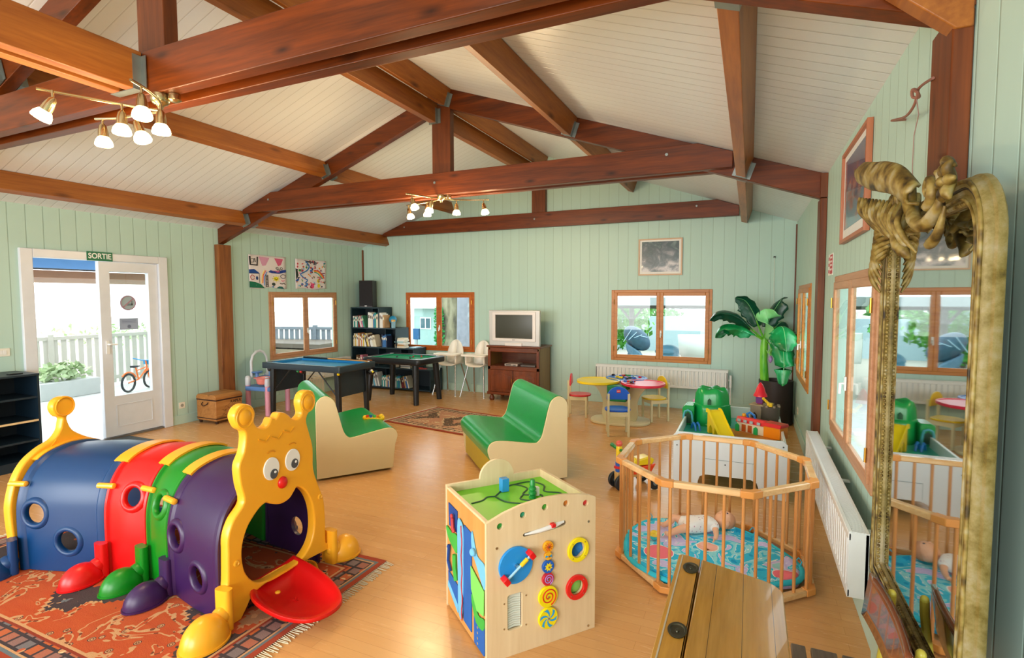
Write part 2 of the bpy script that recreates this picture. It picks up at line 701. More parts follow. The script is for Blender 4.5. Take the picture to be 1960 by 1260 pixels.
lf = leaf(root)
lf.location = (0.705, 0.03, 0.025)
hm = MB()
hm.box(.04, .07, -.045, -.03, .95, 1.1)
hm.tube([(.055, -.045, 1.06), (.055, -.08, 1.06), (.055, -.085, 1.06), (.13, -.085, 1.055)], .009, 8)
hm.build('door_handle', m_white, lf)
lf2 = leaf(root)
lf2.location = (0.105, 0.09, 0.025)
lf2.rotation_euler = (0, 0, math.radians(100))
# notices stuck on the fixed leaf's glass
nt = thing('door_notice', 'round grey no-dogs notice with a diagonal bar on the door glass', 'sign', (XL - .02, 3.81, 1.55), PI / 2)
MB().cyl((0, 0, 0), (0, .004, 0), .088, n=32).build('disc', plain('9fb3bd', .6), nt)
mb = MB()
mb.tube([(x, -.002, z) for x, z in circ(0, 0, .08, n=32)], .006, 6, closed=True)
mb.obox((0, -.002, 0), (.15, .004, .014), (0, math.radians(-42), 0))
mb.build('ring_and_bar', plain('a5808e', .6), nt)
MB().obox((.015, -.002, -.02), (.06, .003, .025)).obox((.04, -.002, .0), (.012, .003, .05)).build('dog_shape', plain('6d8088', .6), nt)
nt = thing('door_notice', 'small rectangular printed notice below the round one on the door glass', 'sign', (XL - .02, 3.81, 1.305), PI / 2)
MB().box(-.1, .1, -.001, .003, -.065, .065).build('sheet', plain('9aa9c4', .6), nt)
mb = MB()
for z in (.045, .03, .015):
    mb.box(-.08, .08, -.003, -.001, z - .003, z + .001)
mb.cyl((0, -.003, -.03), (0, -.001, -.03), .02, n=16)
mb.build('printing', plain('6a7590', .6), nt)

# exit sign
sg = thing('exit_sign', 'green exit sign reading SORTIE above the white door', 'sign', (XL + .036, 3.505, 2.065), PI / 2)
MB().box(-.128, .128, -.004, 0, -.05, .05).build('sign_board', plain('0c7a55', .5), sg, bevel=.001)
MB().box(-.124, .124, -.0045, -.004, -.046, .046).build('sign_field', plain('0b6f4c', .5), sg)
finish(text_mesh('SORTIE', .082, .0006, frame((0, -.005, 0), (1, 0, 0), (0, 0, 1), (0, -1, 0)) @ Matrix.Diagonal((.86, 1, 1, 1))),
       'lettering', plain('f2f6f2', .5), sg, smooth=0)

# switch and sockets


def wallplate(label, loc, rz, name, w=.08, two=True):
    r = thing(name, label, name.replace('_', ' '), loc, rz)
    MB().box(-w / 2, w / 2, -.009, 0, -.04, .04).build('cover_plate', plain('e6e4d8', .4), r, bevel=.003)
    if name == 'light_switch':
        MB().box(-.028, -.002, -.013, -.008, -.02, .02).box(.002, .028, -.013, -.008, -.02, .02).build('rocker', m_white, r, bevel=.002)
    else:
        MB().cyl((0, -.011, 0), (0, -.008, 0), .02, n=20).build('socket_recess', plain('9a978c', .5), r)


wallplate('white light switch on the left wall beside the exit door', (XL, 2.64, 1.08), PI / 2, 'light_switch', .11)
wallplate('cream wall socket low between the door and the toy chest', (XL, 4.385, .237), PI / 2, 'wall_socket')
wallplate('cream wall socket low on the right wall near the far corner', (XR, 7.0, .27), -PI / 2, 'wall_socket')

# ------------------------------------------------------------------ roof timber
m_beam = wood('red_stained_beam', '3e1902', '7c3706', 'x', 0.7, rough=0.38, knots=0.16)
m_post = wood('red_stained_post', '4c220a', '7e4018', 'z', 0.7, rough=0.45, knots=0.14)
m_wpost = wood('chestnut_wall_post', '63361a', '9a6030', 'z', 0.7, rough=0.45, knots=0.16)
m_purl = wood('golden_brown_purlin', '7d431a', 'ab6a2c', 'y', 0.7, rough=0.4, knots=0.2)
m_galv = plain('8f9896', 0.45, 0.8, var=.3)
RD = 0.205


def truss(Y, label, near=False):
    r = thing('roof_truss', label, 'roof truss', (XM, Y, 2.5), group='roof trusses')
    y0, y1 = 0.0, 0.08

    def P(poly, ya, yb, name, m=m_beam):
        mbb = MB().prism([(x - XM, z - 2.5) for x, z in poly], 'y', ya, yb)
        return mbb.build(name, m, r, bevel=.004)
    if Y < 7:
        P([(XL, ceil_z(XL)), (XM, ZM), (XM, ZM - RD), (XL, ceil_z(XL) - RD)], y0, y1, 'rafter')
        P([(XR, ZR), (XM, ZM), (XM, ZM - RD), (XR, ZR - RD)], y0, y1, 'rafter')
    cl = [(-6.02, 2.70), (-0.16, 2.70), (-0.16, ceil_z(-0.16) - .005), (XR - (2.935 - ZR) / .3497, 2.935 - .005),
          (XL + (2.935 - ZL) / .364, 2.935 - .005), (-6.02, ceil_z(-6.02) - .005)]
    P(cl, -.075, -.001, 'collar_beam')
    if Y < 7:
        P(cl, y1 + .001, y1 + .075, 'collar_beam')
    P([(-3.175, 2.78), (-2.95, 2.78), (-2.95, 3.66 if Y < 7 else 3.80), (-3.175, 3.66 if Y < 7 else 3.77)], y0 - .001, y1 + .001, 'king_post', m_post)
    for x0, x1 in ((XL + .001, XL + .085), (XR - .05, XR - .001)):
        if Y > 7:
            MB().box(*((XL - XM, XL + .02 - XM) if x0 < XM else (XR - .016 - XM, XR - XM)), .055, .079, -2.5, ceil_z(x0) - 2.55).build('corner_strip', m_post, r)
            continue
        MB().box(x0 - XM, x1 - XM, -.06, .13, -2.5, ceil_z(x0) - 2.5 - RD - .01).build('wall_post', m_wpost if x0 < XM else m_post, r, bevel=.005)
        if x0 > XM:
            MB().box(x0 - XM, x1 - XM, -.06, -.002, ceil_z(x0) - 2.5 - RD - .005, ceil_z(x1) - 2.5 - .002).build('post_head', m_post, r)
    for bx, bz in ((-.7, 2.86), (-5.55, 2.84), (-3.1, 2.83)):
        MB().cyl((bx - XM, -.083, bz - 2.5), (bx - XM, -.074, bz - 2.5), .014, n=6).build('bolt', m_galv, r)
    if near:
        P([(.37, 2.60), (.54, 2.46), (.54, 2.34), (.50, 2.34), (.32, 2.50)], -.068, -.004, 'knee_brace', m_purl)
    return r


truss(1.94, 'stained timber roof truss nearest the viewer, cut off by the top of the photo', True)
truss(4.97, 'stained timber roof truss across the middle of the room carrying the smaller spotlights')
truss(7.84, 'stained timber roof truss flat against the far gable wall')

A = math.atan(.3497)


def purlin(x, side, ya, yb, label, w=.08, d=.185, z=None, name='roof_purlin'):
    """x = centre of the top face; hangs square to the slope"""
    zc = ceil_z(x) if z is None else z
    an = {'r': A, 'l': -math.atan(.364), 'v': 0}[side]
    r = thing(name, label, 'roof beam', (x, ya, zc), 0, 'roof purlins')
    M = Matrix.Rotation(an, 4, 'Y')
    MB().box(-w / 2, w / 2, 0, yb - ya, -d, -.002, M).build('beam', m_purl, r, bevel=.004)
    for yy in ((0.0, yb - ya - .0) if yb < 7 else (0.0,)):
        hb = MB()
        a, b = (yy, yy + .004) if yy < .1 else (yy - .004, yy)
        e0, e1 = (yy, yy + .05) if yy < .1 else (yy - .05, yy)
        hb.box(-w / 2 - .003, w / 2 + .003, e0, e1, -d - .003, -d, M)
        hb.box(-w / 2 - .003, -w / 2, e0, e1, -d, -d * .25, M)
        hb.box(w / 2, w / 2 + .003, e0, e1, -d, -d * .25, M)
        hb.box(w / 2, w / 2 + .035, a, b, -d, -d * .25, M)
        hb.box(-w / 2 - .035, -w / 2, a, b, -d, -d * .25, M)
        hb.build('joist_hanger', m_galv, r)


bays = [(YF, 1.935, 'over the viewer'), (2.025, 4.965, 'between the near and middle trusses'), (5.055, YB, 'between the middle truss and the far wall')]
for ya, yb, where in bays:
    purlin(-0.035, 'r', ya, yb, 'lower purlin of the right roof slope, ' + where)
    purlin(-1.575, 'r', ya, yb, 'upper purlin of the right roof slope, ' + where)
    purlin(-4.72, 'l', ya, yb, 'upper purlin of the left roof slope, ' + where)
    purlin(-6.09, 'l', ya, yb, 'lower purlin of the left roof slope, ' + where)
    purlin(-2.965, 'r', ya, yb, 'tilted ridge beam, ' + where)
    purlin(-3.135, 'v', ya, yb, 'upright ridge beam, the lower of two, ' + where, w=.075, z=3.645 + .03, d=.205)
# paired tie beams running towards the viewer from the near truss at collar height
r = thing('tie_beam', 'paired golden brown tie beam running from the near truss towards the viewer', 'roof beam', (-3.06, YF, 2.70))
for x in (-.03, -.15):
    MB().box(x, x + .07, 0, 1.86 - YF, 0.02, .225).build('board', m_purl, r, bevel=.004)
MB().box(-.16, .05, 1.86 - YF - .05, 1.86 - YF - .002, .016, .02).box(.04, .044, 1.86 - YF - .05, 1.86 - YF - .002, .02, .2).box(.04, .08, 1.86 - YF - .006, 1.86 - YF - .002, .02, .2).build('joist_hanger', m_galv, r)
# ------------------------------------------------------------------ rugs
def rug_mat(name, L, Wd, field, dark, gold, blue, bscale, border, wash):
    """knotted rug: flowered field, stepped lozenge medallions, pale spandrels, banded border"""
    t = NT(name)
    o = t.obj()
    X = t.xyz(o)
    # step the outlines like knots
    def q(v, s):
        return t.ma('DIVIDE', t.ma('ROUND', t.ma('MULTIPLY', v, s)), s)
    ax, ay = t.ma('ABSOLUTE', X[0]), t.ma('ABSOLUTE', X[1])
    e = t.ma('MINIMUM', t.ma('SUBTRACT', L / 2, ax), t.ma('SUBTRACT', Wd / 2, ay))
    vc = t.vor(o, bscale)
    fl = t.ramp(vc[0], [(0.0, gold), (.06, '5a2a20'), (.10, gold), (.14, dark), (.17, field), (1.0, field)], 'CONSTANT')
    n = t.noise(o, 3.0, 5, .6)[0]
    abr = t.noise(t.map(o, (2, 14, 1)), 2, 3)[0]
    shade = t.mix(t.ma('MULTIPLY', abr, .75), lin(field), lin(wash))
    keep = t.ma('LESS_THAN', vc[0], .17)
    fcol = t.mix(keep, shade, fl)
    # dark medallion band with a motley fill
    px = t.ma('ABSOLUTE', t.ma('SUBTRACT', t.ma('FRACT', t.ma('ADD', t.ma('DIVIDE', q(X[0], 40), L * .40), .5)), .5))
    lo = t.ma('ADD', t.ma('MULTIPLY', px, 2.0), t.ma('DIVIDE', q(ay, 40), Wd * .34))
    lo = t.ma('ADD', lo, t.ma('MULTIPLY', t.ma('SUBTRACT', q(t.noise(o, 9, 1)[0], 8), .5), .5))
    v2 = t.vor(o, bscale * 2.6)
    mot = t.ramp(t.xyz(v2[1])[0], [(0, dark), (.45, gold), (.60, 'a8502c'), (.72, blue), (.85, dark)], 'CONSTANT')
    v3 = t.vor(o, bscale * 1.5)
    med = t.mix(t.ma('LESS_THAN', v3[0], .33), lin(dark), mot)
    c = t.mix(t.ma('MULTIPLY', t.ma('GREATER_THAN', lo, .36), t.ma('LESS_THAN', lo, .92)), fcol, med)
    c = t.mix(t.ma('MULTIPLY', t.ma('GREATER_THAN', lo, .92), t.ma('LESS_THAN', lo, .95)), c, lin(gold))
    c = t.mix(t.ma('LESS_THAN', lo, .16), c, t.mix(.6, mot, lin(gold)))
    # curling pale vines
    w = t.noise(o, 4.2, 2, .5, 1.6)[0]
    vine = t.ma('LESS_THAN', t.ma('ABSOLUTE', t.ma('SUBTRACT', w, .56)), .022)
    vine = t.ma('MULTIPLY', vine, t.ma('GREATER_THAN', lo, .98))
    vcol = t.mix(t.ma('LESS_THAN', v2[0], .3), lin(gold), lin('6a3a2a'))
    c = t.mix(vine, c, vcol)
    # border: guard stripes, boxes with flowers
    bx = t.n('ShaderNodeTexBrick')
    t.link(t.map(o, (1, 1, 1)), bx.inputs[0])
    bx.offset = 0
    bx.inputs['Scale'].default_value = 1.0
    bx.inputs['Brick Width'].default_value = border * .42
    bx.inputs['Row Height'].default_value = border * .42
    bx.inputs['Mortar Size'].default_value = border * .05
    bx.inputs['Color1'].default_value = lin(blue)
    bx.inputs['Color2'].default_value = t.mix and lin(wash)
    bx.inputs['Mortar'].default_value = lin(dark)
    bf = t.mix(t.ma('LESS_THAN', t.vor(o, 1 / (border * .42))[0], .28), bx.outputs[0], t.ramp(t.xyz(v2[1])[1], [(0, gold), (.5, 'b8583a'), (.75, 'd8c49a')], 'CONSTANT'))
    c = t.mix(t.ma('LESS_THAN', e, border), c, bf)
    for a, b, k in ((border, border + .014, gold), (border - .014, border, '8a2f20'), (border * .30, border * .36, gold), (border * .20, border * .30, blue), (0, border * .20, '9c3c28')):
        c = t.mix(t.ma('MULTIPLY', t.ma('GREATER_THAN', e, a), t.ma('LESS_THAN', e, b)), c, lin(k))
    c = t.mix(t.ma('MULTIPLY', n, .25), c, t.mix(.5, c, lin('c8a080')))
    t.bump(t.noise(o, 180, 2)[0], .5, .003)
    return t.base(c, 0.95, 0, 0.1)


def rug(name, label, L, Wd, loc, rz, mat, fr_col, fringe_ends, fl=.06):
    r = thing(name, label, 'rug', loc, rz)
    rows = []
    nx, ny = 40, 26
    for k in range(2):
        pass
    top = []
    for i in range(nx + 1):
        top.append([(-L / 2 + L * i / nx, -Wd / 2 + Wd * j / ny,
                     .009 + .0015 * math.sin(i * .9 + j * .6) * (1 if 0 < i < nx else 0)) for j in range(ny + 1)])
    mbb = MB().grid(top)
    mbb.box(-L / 2, L / 2, -Wd / 2, Wd / 2, .001, .006)
    mbb.build('pile', mat, r, smooth=60, recalc=False)
    rnd = random.Random(3)
    for sgn in fringe_ends:
        fm = MB()
        n = int(Wd / .011)
        for k in range(n):
            y = -Wd / 2 + Wd * (k + .5) / n
            x = sgn * L / 2
            l = fl * rnd.uniform(.75, 1.15)
            dy = rnd.uniform(-.012, .012)
            fm.tube([(x - sgn * .004, y, .006), (x + sgn * l * .5, y + dy * .4, .004), (x + sgn * l, y + dy, .0025)], .0026, 4)
        tag(fm.build('fringe', plain(fr_col, .9), r), 'pale knotted fringe')
    return r


m_rug1 = rug_mat('caucasian_rug', 2.55, 1.42, 'ad3d20', '30303a', 'c4966a', '5f7078', 10, .17, 'bf5c2a')
rug('oriental_rug', 'large red and orange oriental rug under the caterpillar tunnel', 2.55, 1.42, (-3.25, 1.83, 0), 0, m_rug1, 'c9bda0', (-1, 1))
m_rug2 = rug_mat('persian_rug', 1.7, 1.06, 'b27a62', '55483e', 'cdb592', '9a8a78', 27, .2, 'bd9478')
rug('oriental_rug', 'small faded oriental rug between the two green benches', 1.7, 1.06, (-3.38, 5.91, 0), math.radians(-9), m_rug2, 'cdc3ae', (-1, 1), .05)

# ------------------------------------------------------------------ caterpillar tunnel
cat = thing('caterpillar_tunnel', 'big plastic caterpillar play tunnel in blue, red, green, purple and yellow on the oriental rug', 'play tunnel', (-3.0, 2.0, 0.012))
C0 = Vector((-3.0, 2.0, 0.012))
p_yel = plastic('f7ae28')
p_blue, p_red, p_green, p_pur = plastic('04386a', .38), plastic('d41212', .32), plastic('0a7c18', .34), plastic('34164a', .38)
ARCH = [(0.005, 0), (0, .18), (0, .34), (.012, .43), (.045, .52), (.105, .595), (.19, .64), (.33, .66)]
arch = ARCH + [(.66 - s, z) for s, z in reversed(ARCH[:-1])]
arch = cr(arch, 4, closed=False)


def station(P, th):
    t_ = math.radians(th)
    return Vector((P[0], P[1], 0)) - Vector((C0.x, C0.y, 0)), Vector((math.sin(t_), math.cos(t_), 0))


ST = [station((-2.33, 1.70), 0), station((-2.82, 1.775), -3), station((-3.09, 1.83), -8), station((-3.37, 1.765), -13), station((-3.88, 1.575), -17)]


def arch_pts(st, off, wscale=1.0):
    P, d = st
    out = []
    n = len(arch)
    for i, (s, z) in enumerate(arch):
        a, b = arch[max(0, i - 1)], arch[min(n - 1, i + 1)]
        tx, tz = b[0] - a[0], b[1] - a[1]
        l = math.hypot(tx, tz)
        nx, nz = -tz / l, tx / l      # outward
        out.append(P + d * (s + nx * off) + Vector((0, 0, max(0.0, z + nz * off))))
    return out


def segment(a, b, name, mat, holes):
    def mixst(k):
        return (ST[a][0].lerp(ST[b][0], k), ST[a][1].lerp(ST[b][1], k).normalized())
    rows = []
    prof = [(0, .004), (.02, .012), (.07, .012), (.10, 0), (.16, .004), (.5, .012), (.84, .004), (.90, 0), (.93, .012), (.98, .012), (1, .004)]
    outer = [arch_pts(mixst(k), o) for k, o in prof]
    inner = [arch_pts(mixst(k), o - .016) for k, o in prof]
    ring = [o + list(reversed(i)) for o, i in zip(outer, inner)]
    mbb = MB()
    n = len(ring[0])
    mbb.grid(ring, closed=True)
    k = len(ring)
    m = n // 2
    for base in (0, (k - 1) * n):
        for i in range(m - 1):
            mbb.f.append((base + i, base + i + 1, base + n - 2 - i, base + n - 1 - i))
    o = mbb.build(name, mat, cat, smooth=40)
    cut = []
    rim_list = []
    for (kk, s_idx, r_) in holes:
        pts = arch_pts(mixst(kk), 0)
        for side in (0, 1):
            i = s_idx if side == 0 else len(pts) - 1 - s_idx
            c = pts[i]
            tan = (pts[i + 1] - pts[i - 1]).normalized()
            ax = (mixst(min(kk + .1, 1))[0] - mixst(max(kk - .1, 0))[0]).normalized()
            nrm = ax.cross(tan).normalized()
            ax = tan.cross(nrm)
            m_ = MB().cyl(tuple(c - nrm * .08), tuple(c + nrm * .08), r_, n=28)
            me = bpy.data.meshes.new('c')
            me.from_pydata(m_.v, [], m_.f)
            bb = bmesh.new()
            bb.from_mesh(me)
            bmesh.ops.recalc_face_normals(bb, faces=bb.faces)
            bb.to_mesh(me)
            bb.free()
            cut.append(me)
            if (nrm.dot(c - (mixst(kk)[0] + mixst(kk)[1] * .33))) < 0:
                nrm = -nrm
            rows_ = []
            for rr, h in ((r_ - .001, -.012), (r_ - .001, .010), (r_ + .008, .020), (r_ + .02, .018), (r_ + .032, .006), (r_ + .034, -.004)):
                rows_.append([c + ax * (rr * math.cos(q)) + tan * (rr * math.sin(q)) + nrm * h for q in [2 * PI * j / 32 for j in range(32)]])
            rim_list.append(rows_)
    boolean(o, cut)
    for mt in [mat]:
        if not o.data.materials:
            o.data.materials.append(mat)
    for rw in rim_list:
        MB().grid(rw, closed=True).build('porthole_rim', mat, o, smooth=60)
    return o


nar = len(arch)
segment(0, 1, 'purple_arch', p_pur, [(.38, 4, .058), (.80, 8, .058)])
segment(1, 2, 'green_arch', p_green, [(.42, 13, .052)])
segment(2, 3, 'red_arch', p_red, [(.36, 13, .055)])
segment(3, 4, 'blue_arch', p_blue, [(.42, 4, .062), (.78, 8, .06)])

# clips over the joints
for i in (1, 2, 3, 4):
    pts = arch_pts(ST[i], .018)
    ax = (ST[min(i + 1, 4)][0] - ST[i - 1][0]).normalized()
    n = len(pts)
    mbb = MB()
    lo, hi = int(n * .38), int(n * .62)
    wdt = .045 if i < 4 else .02
    outr, innr = [], []
    for j in range(lo, hi + 1):
        outr.append([pts[j] + ax * (-wdt), pts[j] + ax * wdt])
    p2 = arch_pts(ST[i], .006)
    for j in range(hi, lo - 1, -1):
        innr.append([p2[j] + ax * (-wdt), p2[j] + ax * wdt])
    rows = outr + innr + [outr[0]]
    mbb.grid(rows)
    mm = len(rows) - 1
    mbb.f.append(tuple(2 * q for q in range(mm)))
    mbb.f.append(tuple(2 * q + 1 for q in range(mm)))
    mbb.build('joint_strap', p_yel, cat, smooth=50)
    for j in (int(n * .27), n - 1 - int(n * .27)):
        c = arch_pts(ST[i], .02)[j]
        MB().tube([c - ax * .055, c - ax * .05, c + ax * .05, c + ax * .055], [.008, .016, .016, .008], 10).build('joint_clip', p_yel, cat)

# face panel in the plane x=-2.30 ; u = y, v = z
face = [(1.67, .02), (1.675, .185), (1.70, .20), (1.708, .36), (1.712, .447), (1.745, .52), (1.806, .587), (1.79, .68), (1.784, .774), (1.815, .84),
        (1.826, .93), (1.79, .965), (1.768, 1.02), (1.785, 1.06), (1.825, 1.077), (1.868, 1.06), (1.888, 1.02), (1.88, .975), (1.905, .94), (1.94, .932),
        (1.965, .945), (1.985, .975), (2.012, .965), (2.035, .99), (2.07, .985), (2.10, .965), (2.125, .94), (2.155, .93), (2.19, .955), (2.18, 1.02), (2.20, 1.065), (2.24, 1.08),
        (2.28, 1.065), (2.297, 1.02), (2.275, .975), (2.235, .94), (2.225, .90), (2.245, .83), (2.268, .74), (2.268, .62), (2.30, .52),
        (2.34, .42), (2.352, .30), (2.352, .15), (2.375, .13), (2.375, .0), (2.29, .0), (2.26, .06), (2.19, .10), (2.02, .115), (1.86, .10), (1.80, .04), (1.76, .0), (1.68, .0)]
face = cr(face, 4)
mouth = cr([(2.03, .12), (1.93, .125), (1.855, .155), (1.80, .235), (1.787, .347), (1.82, .447), (1.885, .515), (1.935, .537), (1.965, .522), (2.03, .497),
            (2.09, .505), (2.125, .535), (2.15, .55), (2.21, .50), (2.255, .40), (2.262, .27), (2.225, .18), (2.14, .128)], 4)
MF = frame((-2.30 - C0.x, -C0.y, -C0.z), (0, 1, 0), (0, 0, 1), (1, 0, 0))
finish(plate([face, mouth], .056, .009, MF), 'face_panel', p_yel, cat, smooth=50)
fx = -2.272 - C0.x


def disc(y, z, ry, rz_, x, th, mat, name, par=None, n=28):
    M = frame((x, y - C0.y, z - C0.z), (0, 1, 0), (0, 0, 1), (1, 0, 0))
    return finish(plate([circ(0, 0, ry, rz_, n)], th, min(.003, th * .3), M), name, mat, par or cat, smooth=50)


p_wht = plastic('eeeeea')
p_eye = plain('4a4f55', .5)
for ey, ez, px, pz in ((1.972, .708, .012, -.03), (2.113, .716, .01, -.022)):
    e = disc(ey, ez, .050, .060, fx + .003, .008, p_wht, 'eye')
    disc(ey + px, ez + pz, .024, .026, fx + .008, .004, p_eye, 'pupil', e)
    disc(ey + px + .006, ez + pz + .009, .007, .007, fx + .011, .003, p_wht, 'highlight', e)
    mb = MB()
    arc = [(fx + .002, ey + .03 * math.cos(a) - C0.y, ez + .075 + .018 * math.sin(a) - C0.z) for a in [PI * .15 + PI * .6 * i / 8 for i in range(9)]]
    mb.tube(arc, .0035, 6)
    mb.build('eyebrow', plain('d98c12', .4), cat)
MB().ball((fx, 2.043 - C0.y, .612 - C0.z), (.022, .031, .033)).build('nose', p_red, cat)
mb = MB()
for zz, yy in ((.86, 1.94), (.855, 2.02), (.87, 2.10)):
    mb.tube([(fx + .002, yy - .04 - C0.y, zz + .02 - C0.z), (fx + .003, yy - C0.y, zz - C0.z), (fx + .002, yy + .03 - C0.y, zz + .025 - C0.z)], .004, 6)
mb.build('hair_line', plain('e09a1a', .4), cat)
for ay, az in ((1.828, 1.01), (2.24, 1.01)):
    mb = MB()
    mb.tube([(fx - .002, ay + .047 * math.cos(a) - C0.y, az + .052 * math.sin(a) - C0.z) for a in [2 * PI * i / 24 for i in range(24)]], .005, 6, closed=True)
    mb.ball((fx - .01, ay - C0.y, az - C0.z), (.02, .042, .046))
    mb.build('antenna_knob', plastic('f5ad22'), cat)
for by, bz in ((1.752, .30), (2.31, .44)):
    b_ = MB()
    b_.lathe([(.016, 0), (.016, .005), (.010, .007), (.008, .004)], 16, M=frame((fx, by - C0.y, bz - C0.z), (0, 1, 0), (0, 0, 1), (1, 0, 0)))
    b_.build('bolt_cap', plastic('f0b030'), cat)
disc(2.268, .56, .012, .012, fx - .052, .01, plastic('f0b030'), 'bolt_cap')

# tongue: scooped red lip lying on the rug
ton = [(-2.325, 1.885, .125), (-2.20, 1.80, .115), (-2.02, 1.775, .095), (-1.885, 1.81, .085), (-1.83, 1.90, .085), (-1.85, 1.995, .09), (-1.96, 2.07, .10), (-2.15, 2.13, .12), (-2.325, 2.155, .14)]
edge = [Vector(p) - C0 for p in cr(ton, 5, closed=False) + [(-2.335, 2.10, .12), (-2.335, 2.0, .115), (-2.335, 1.94, .115)]]
cen = Vector((-2.12, 1.97, 0)) - C0
rows = []
for k in range(9):
    q = k / 8
    row = []
    for p in edge:
        b = Vector((cen.x + (p.x - cen.x) * (1 - q), cen.y + (p.y - cen.y) * (1 - q), 0))
        if p.x < -2.3 - C0.x + .0:
            pass
        zt = p.z * (1 - .0)
        b.z = .022 + (zt - .022) * (1 - math.sin(q * PI / 2)) ** 1.6
        row.append(b)
    rows.append(row)
edge_n = len(edge)
lip = [[p + Vector(((p.x - cen.x), (p.y - cen.y), 0)).normalized() * .016 + Vector((0, 0, -.014)) for p in edge],
       [p + Vector(((p.x - cen.x), (p.y - cen.y), 0)).normalized() * .012 + Vector((0, 0, .0)) for p in edge]]
MB().grid(lip + rows, closed=True).build('tongue', p_red, cat, smooth=60, solid=.006)
MB().ball((-2.20 - C0.x, 1.93 - C0.y, .078 - C0.z), (.014, .014, .008)).build('bolt_cap', p_yel, cat)

# tail panel at the far end
PT, dT = ST[4]
tl = [(0, 0), (-.012, .19), (-.02, .30), (-.018, .40), (.02, .53), (.083, .62), (.172, .675), (.255, .705), (.30, .75), (.315, .80), (.318, .83), (.285, .85), (.262, .90),
      (.28, .945), (.337, .965), (.395, .945), (.41, .90), (.39, .85), (.352, .83), (.356, .79), (.385, .735), (.46, .68), (.566, .62), (.64, .54), (.685, .42), (.688, .30), (.68, .19), (.665, 0),
      (.60, 0), (.60, .30), (.57, .45), (.50, .55), (.42, .60), (.33, .62), (.24, .60), (.16, .55), (.10, .45), (.07, .30), (.07, 0)]
axT = (ST[4][0] - ST[3][0]).normalized()
MTt = frame(tuple(PT + axT * .04), tuple(dT), (0, 0, 1), tuple(Vector(dT).cross(Vector((0, 0, 1)))))
finish(plate([cr(tl, 4)], .05, .01, MTt), 'tail_panel', p_yel, cat, smooth=50)
mb = MB()
mb.tube([MTt @ Vector((.337 + .062 * math.cos(a), .90 + .058 * math.sin(a), .028 * math.copysign(1, 1))) for a in [2 * PI * i / 24 for i in range(24)]], .005, 6, closed=True)
mb.build('tail_knob_rim', plastic('f0a820'), cat)
mb = MB()
mb.tube([MTt @ Vector((u, v, .026)) for u, v in ((.50, .645), (.42, .655), (.33, .65), (.24, .65), (.23, .665), (.27, .70))], .005, 6)
mb.build('tail_moulding', plastic('f0a820'), cat)

# feet: a tab against the tunnel and a rounded shoe pointing out


def foot(P, d, mat, label=None, tall=.2, L=.20, wd=.075, h=.108):
    P = Vector((P[0], P[1], 0)) - C0
    d = Vector((d[0], d[1], 0)).normalized()
    s = Vector((-d.y, d.x, 0))
    M = Matrix(((d.x, s.x, 0, P.x), (d.y, s.y, 0, P.y), (0, 0, 1, 0), (0, 0, 0, 1)))
    mbb = MB()
    tab = rrect(-.014, .03, -.042, .042, .018, 4)
    mbb.prism(tab, 'z', 0, tall, M)
    mbb.ball((.012 + L * .5, 0, .006), (L * .52, wd, h), 28, 9, M, z0=0)
    mbb.ball((.03, 0, h * .62), (.05, .042, .045), 18, 8, M)
    mbb.prism(circ(.012 + L * .5, 0, L * .55, wd * 1.07, 32), 'z', 0, .010, M)
    o = mbb.build('foot', mat, cat, smooth=50, recalc=True)
    if label:
        o['label'] = label


dv = (-.12, -1)
foot((-3.365, 1.742), (-.05, -1), p_red, 'red foot', tall=.19)
foot((-3.09, 1.80), (-.12, -1), p_green, 'green foot')
foot((-2.825, 1.765), (-.10, -1), p_pur, 'purple foot')
foot((-3.86, 1.545), (-.35, -1), p_blue, 'blue foot')
foot((-2.27, 1.685), (.12, -1), p_yel, 'yellow foot', tall=.20, wd=.088, h=.122, L=.22)
foot((-2.27, 2.38), (.05, 1), p_yel, 'yellow foot', wd=.085, h=.12)
for (P, d), mt in ((ST[1], p_pur), (ST[2], p_green), (ST[3], p_red), (ST[4], p_blue)):
    q = P + d * .68 + C0
    foot((q.x, q.y), (d.x, d.y), mt)

# ------------------------------------------------------------------ activity cube
cube = thing('activity_cube', 'birch plywood activity cube with a green maze top and play panels', 'activity cube', (-1.021, 1.989, 0), math.atan2(.445, .361))
# local x along the front panel, local y away from the viewer; front panel is y=0
m_birch = wood('birch_plywood', 'd8bd92', 'e6cfa8', 'z', .7, rough=.4)
m_ply2 = wood('birch_plywood_side', 'c58b48', 'd69c58', 'z', .7, rough=.45)
FW, FD = .575, .50
sh = [(0, 0), (FW, 0), (FW, .648), (.54, .664), (.476, .678), (.393, .691), (.281, .693), (.174, .681), (.085, .66), (0, .628)]
hole_pts = [(.067, .604, '1f9a3a'), (.18, .634, '1f9a7a'), (.293, .649, '44a832'), (.407, .646, 'd07a1c'), (.516, .628, 'd8202a')]
holes = [circ(x, z, .0145, n=20) for x, z, c in hole_pts]
rect_h = rrect(.103, .176, .119, .283, .012)
slot = cr([(.186, .534), (.22, .533), (.33, .537), (.404, .545), (.404, .562), (.39, .566), (.33, .557), (.24, .552), (.186, .548)], 3)
MFr = frame((0, 0, 0), (1, 0, 0), (0, 0, 1), (0, -1, 0))
finish(plate([sh] + holes + [rect_h, slot, circ(.47, .415, .038, n=24), circ(.464, .234, .038, n=24)], .016, .0015, MFr), 'front_panel', m_birch, cube)
for x, z, c in hole_pts:
    MB().cyl((x, .006, z), (x, .012, z), .0155, n=20).build('coloured_peephole', plain(c, .2, coat=.5), cube)


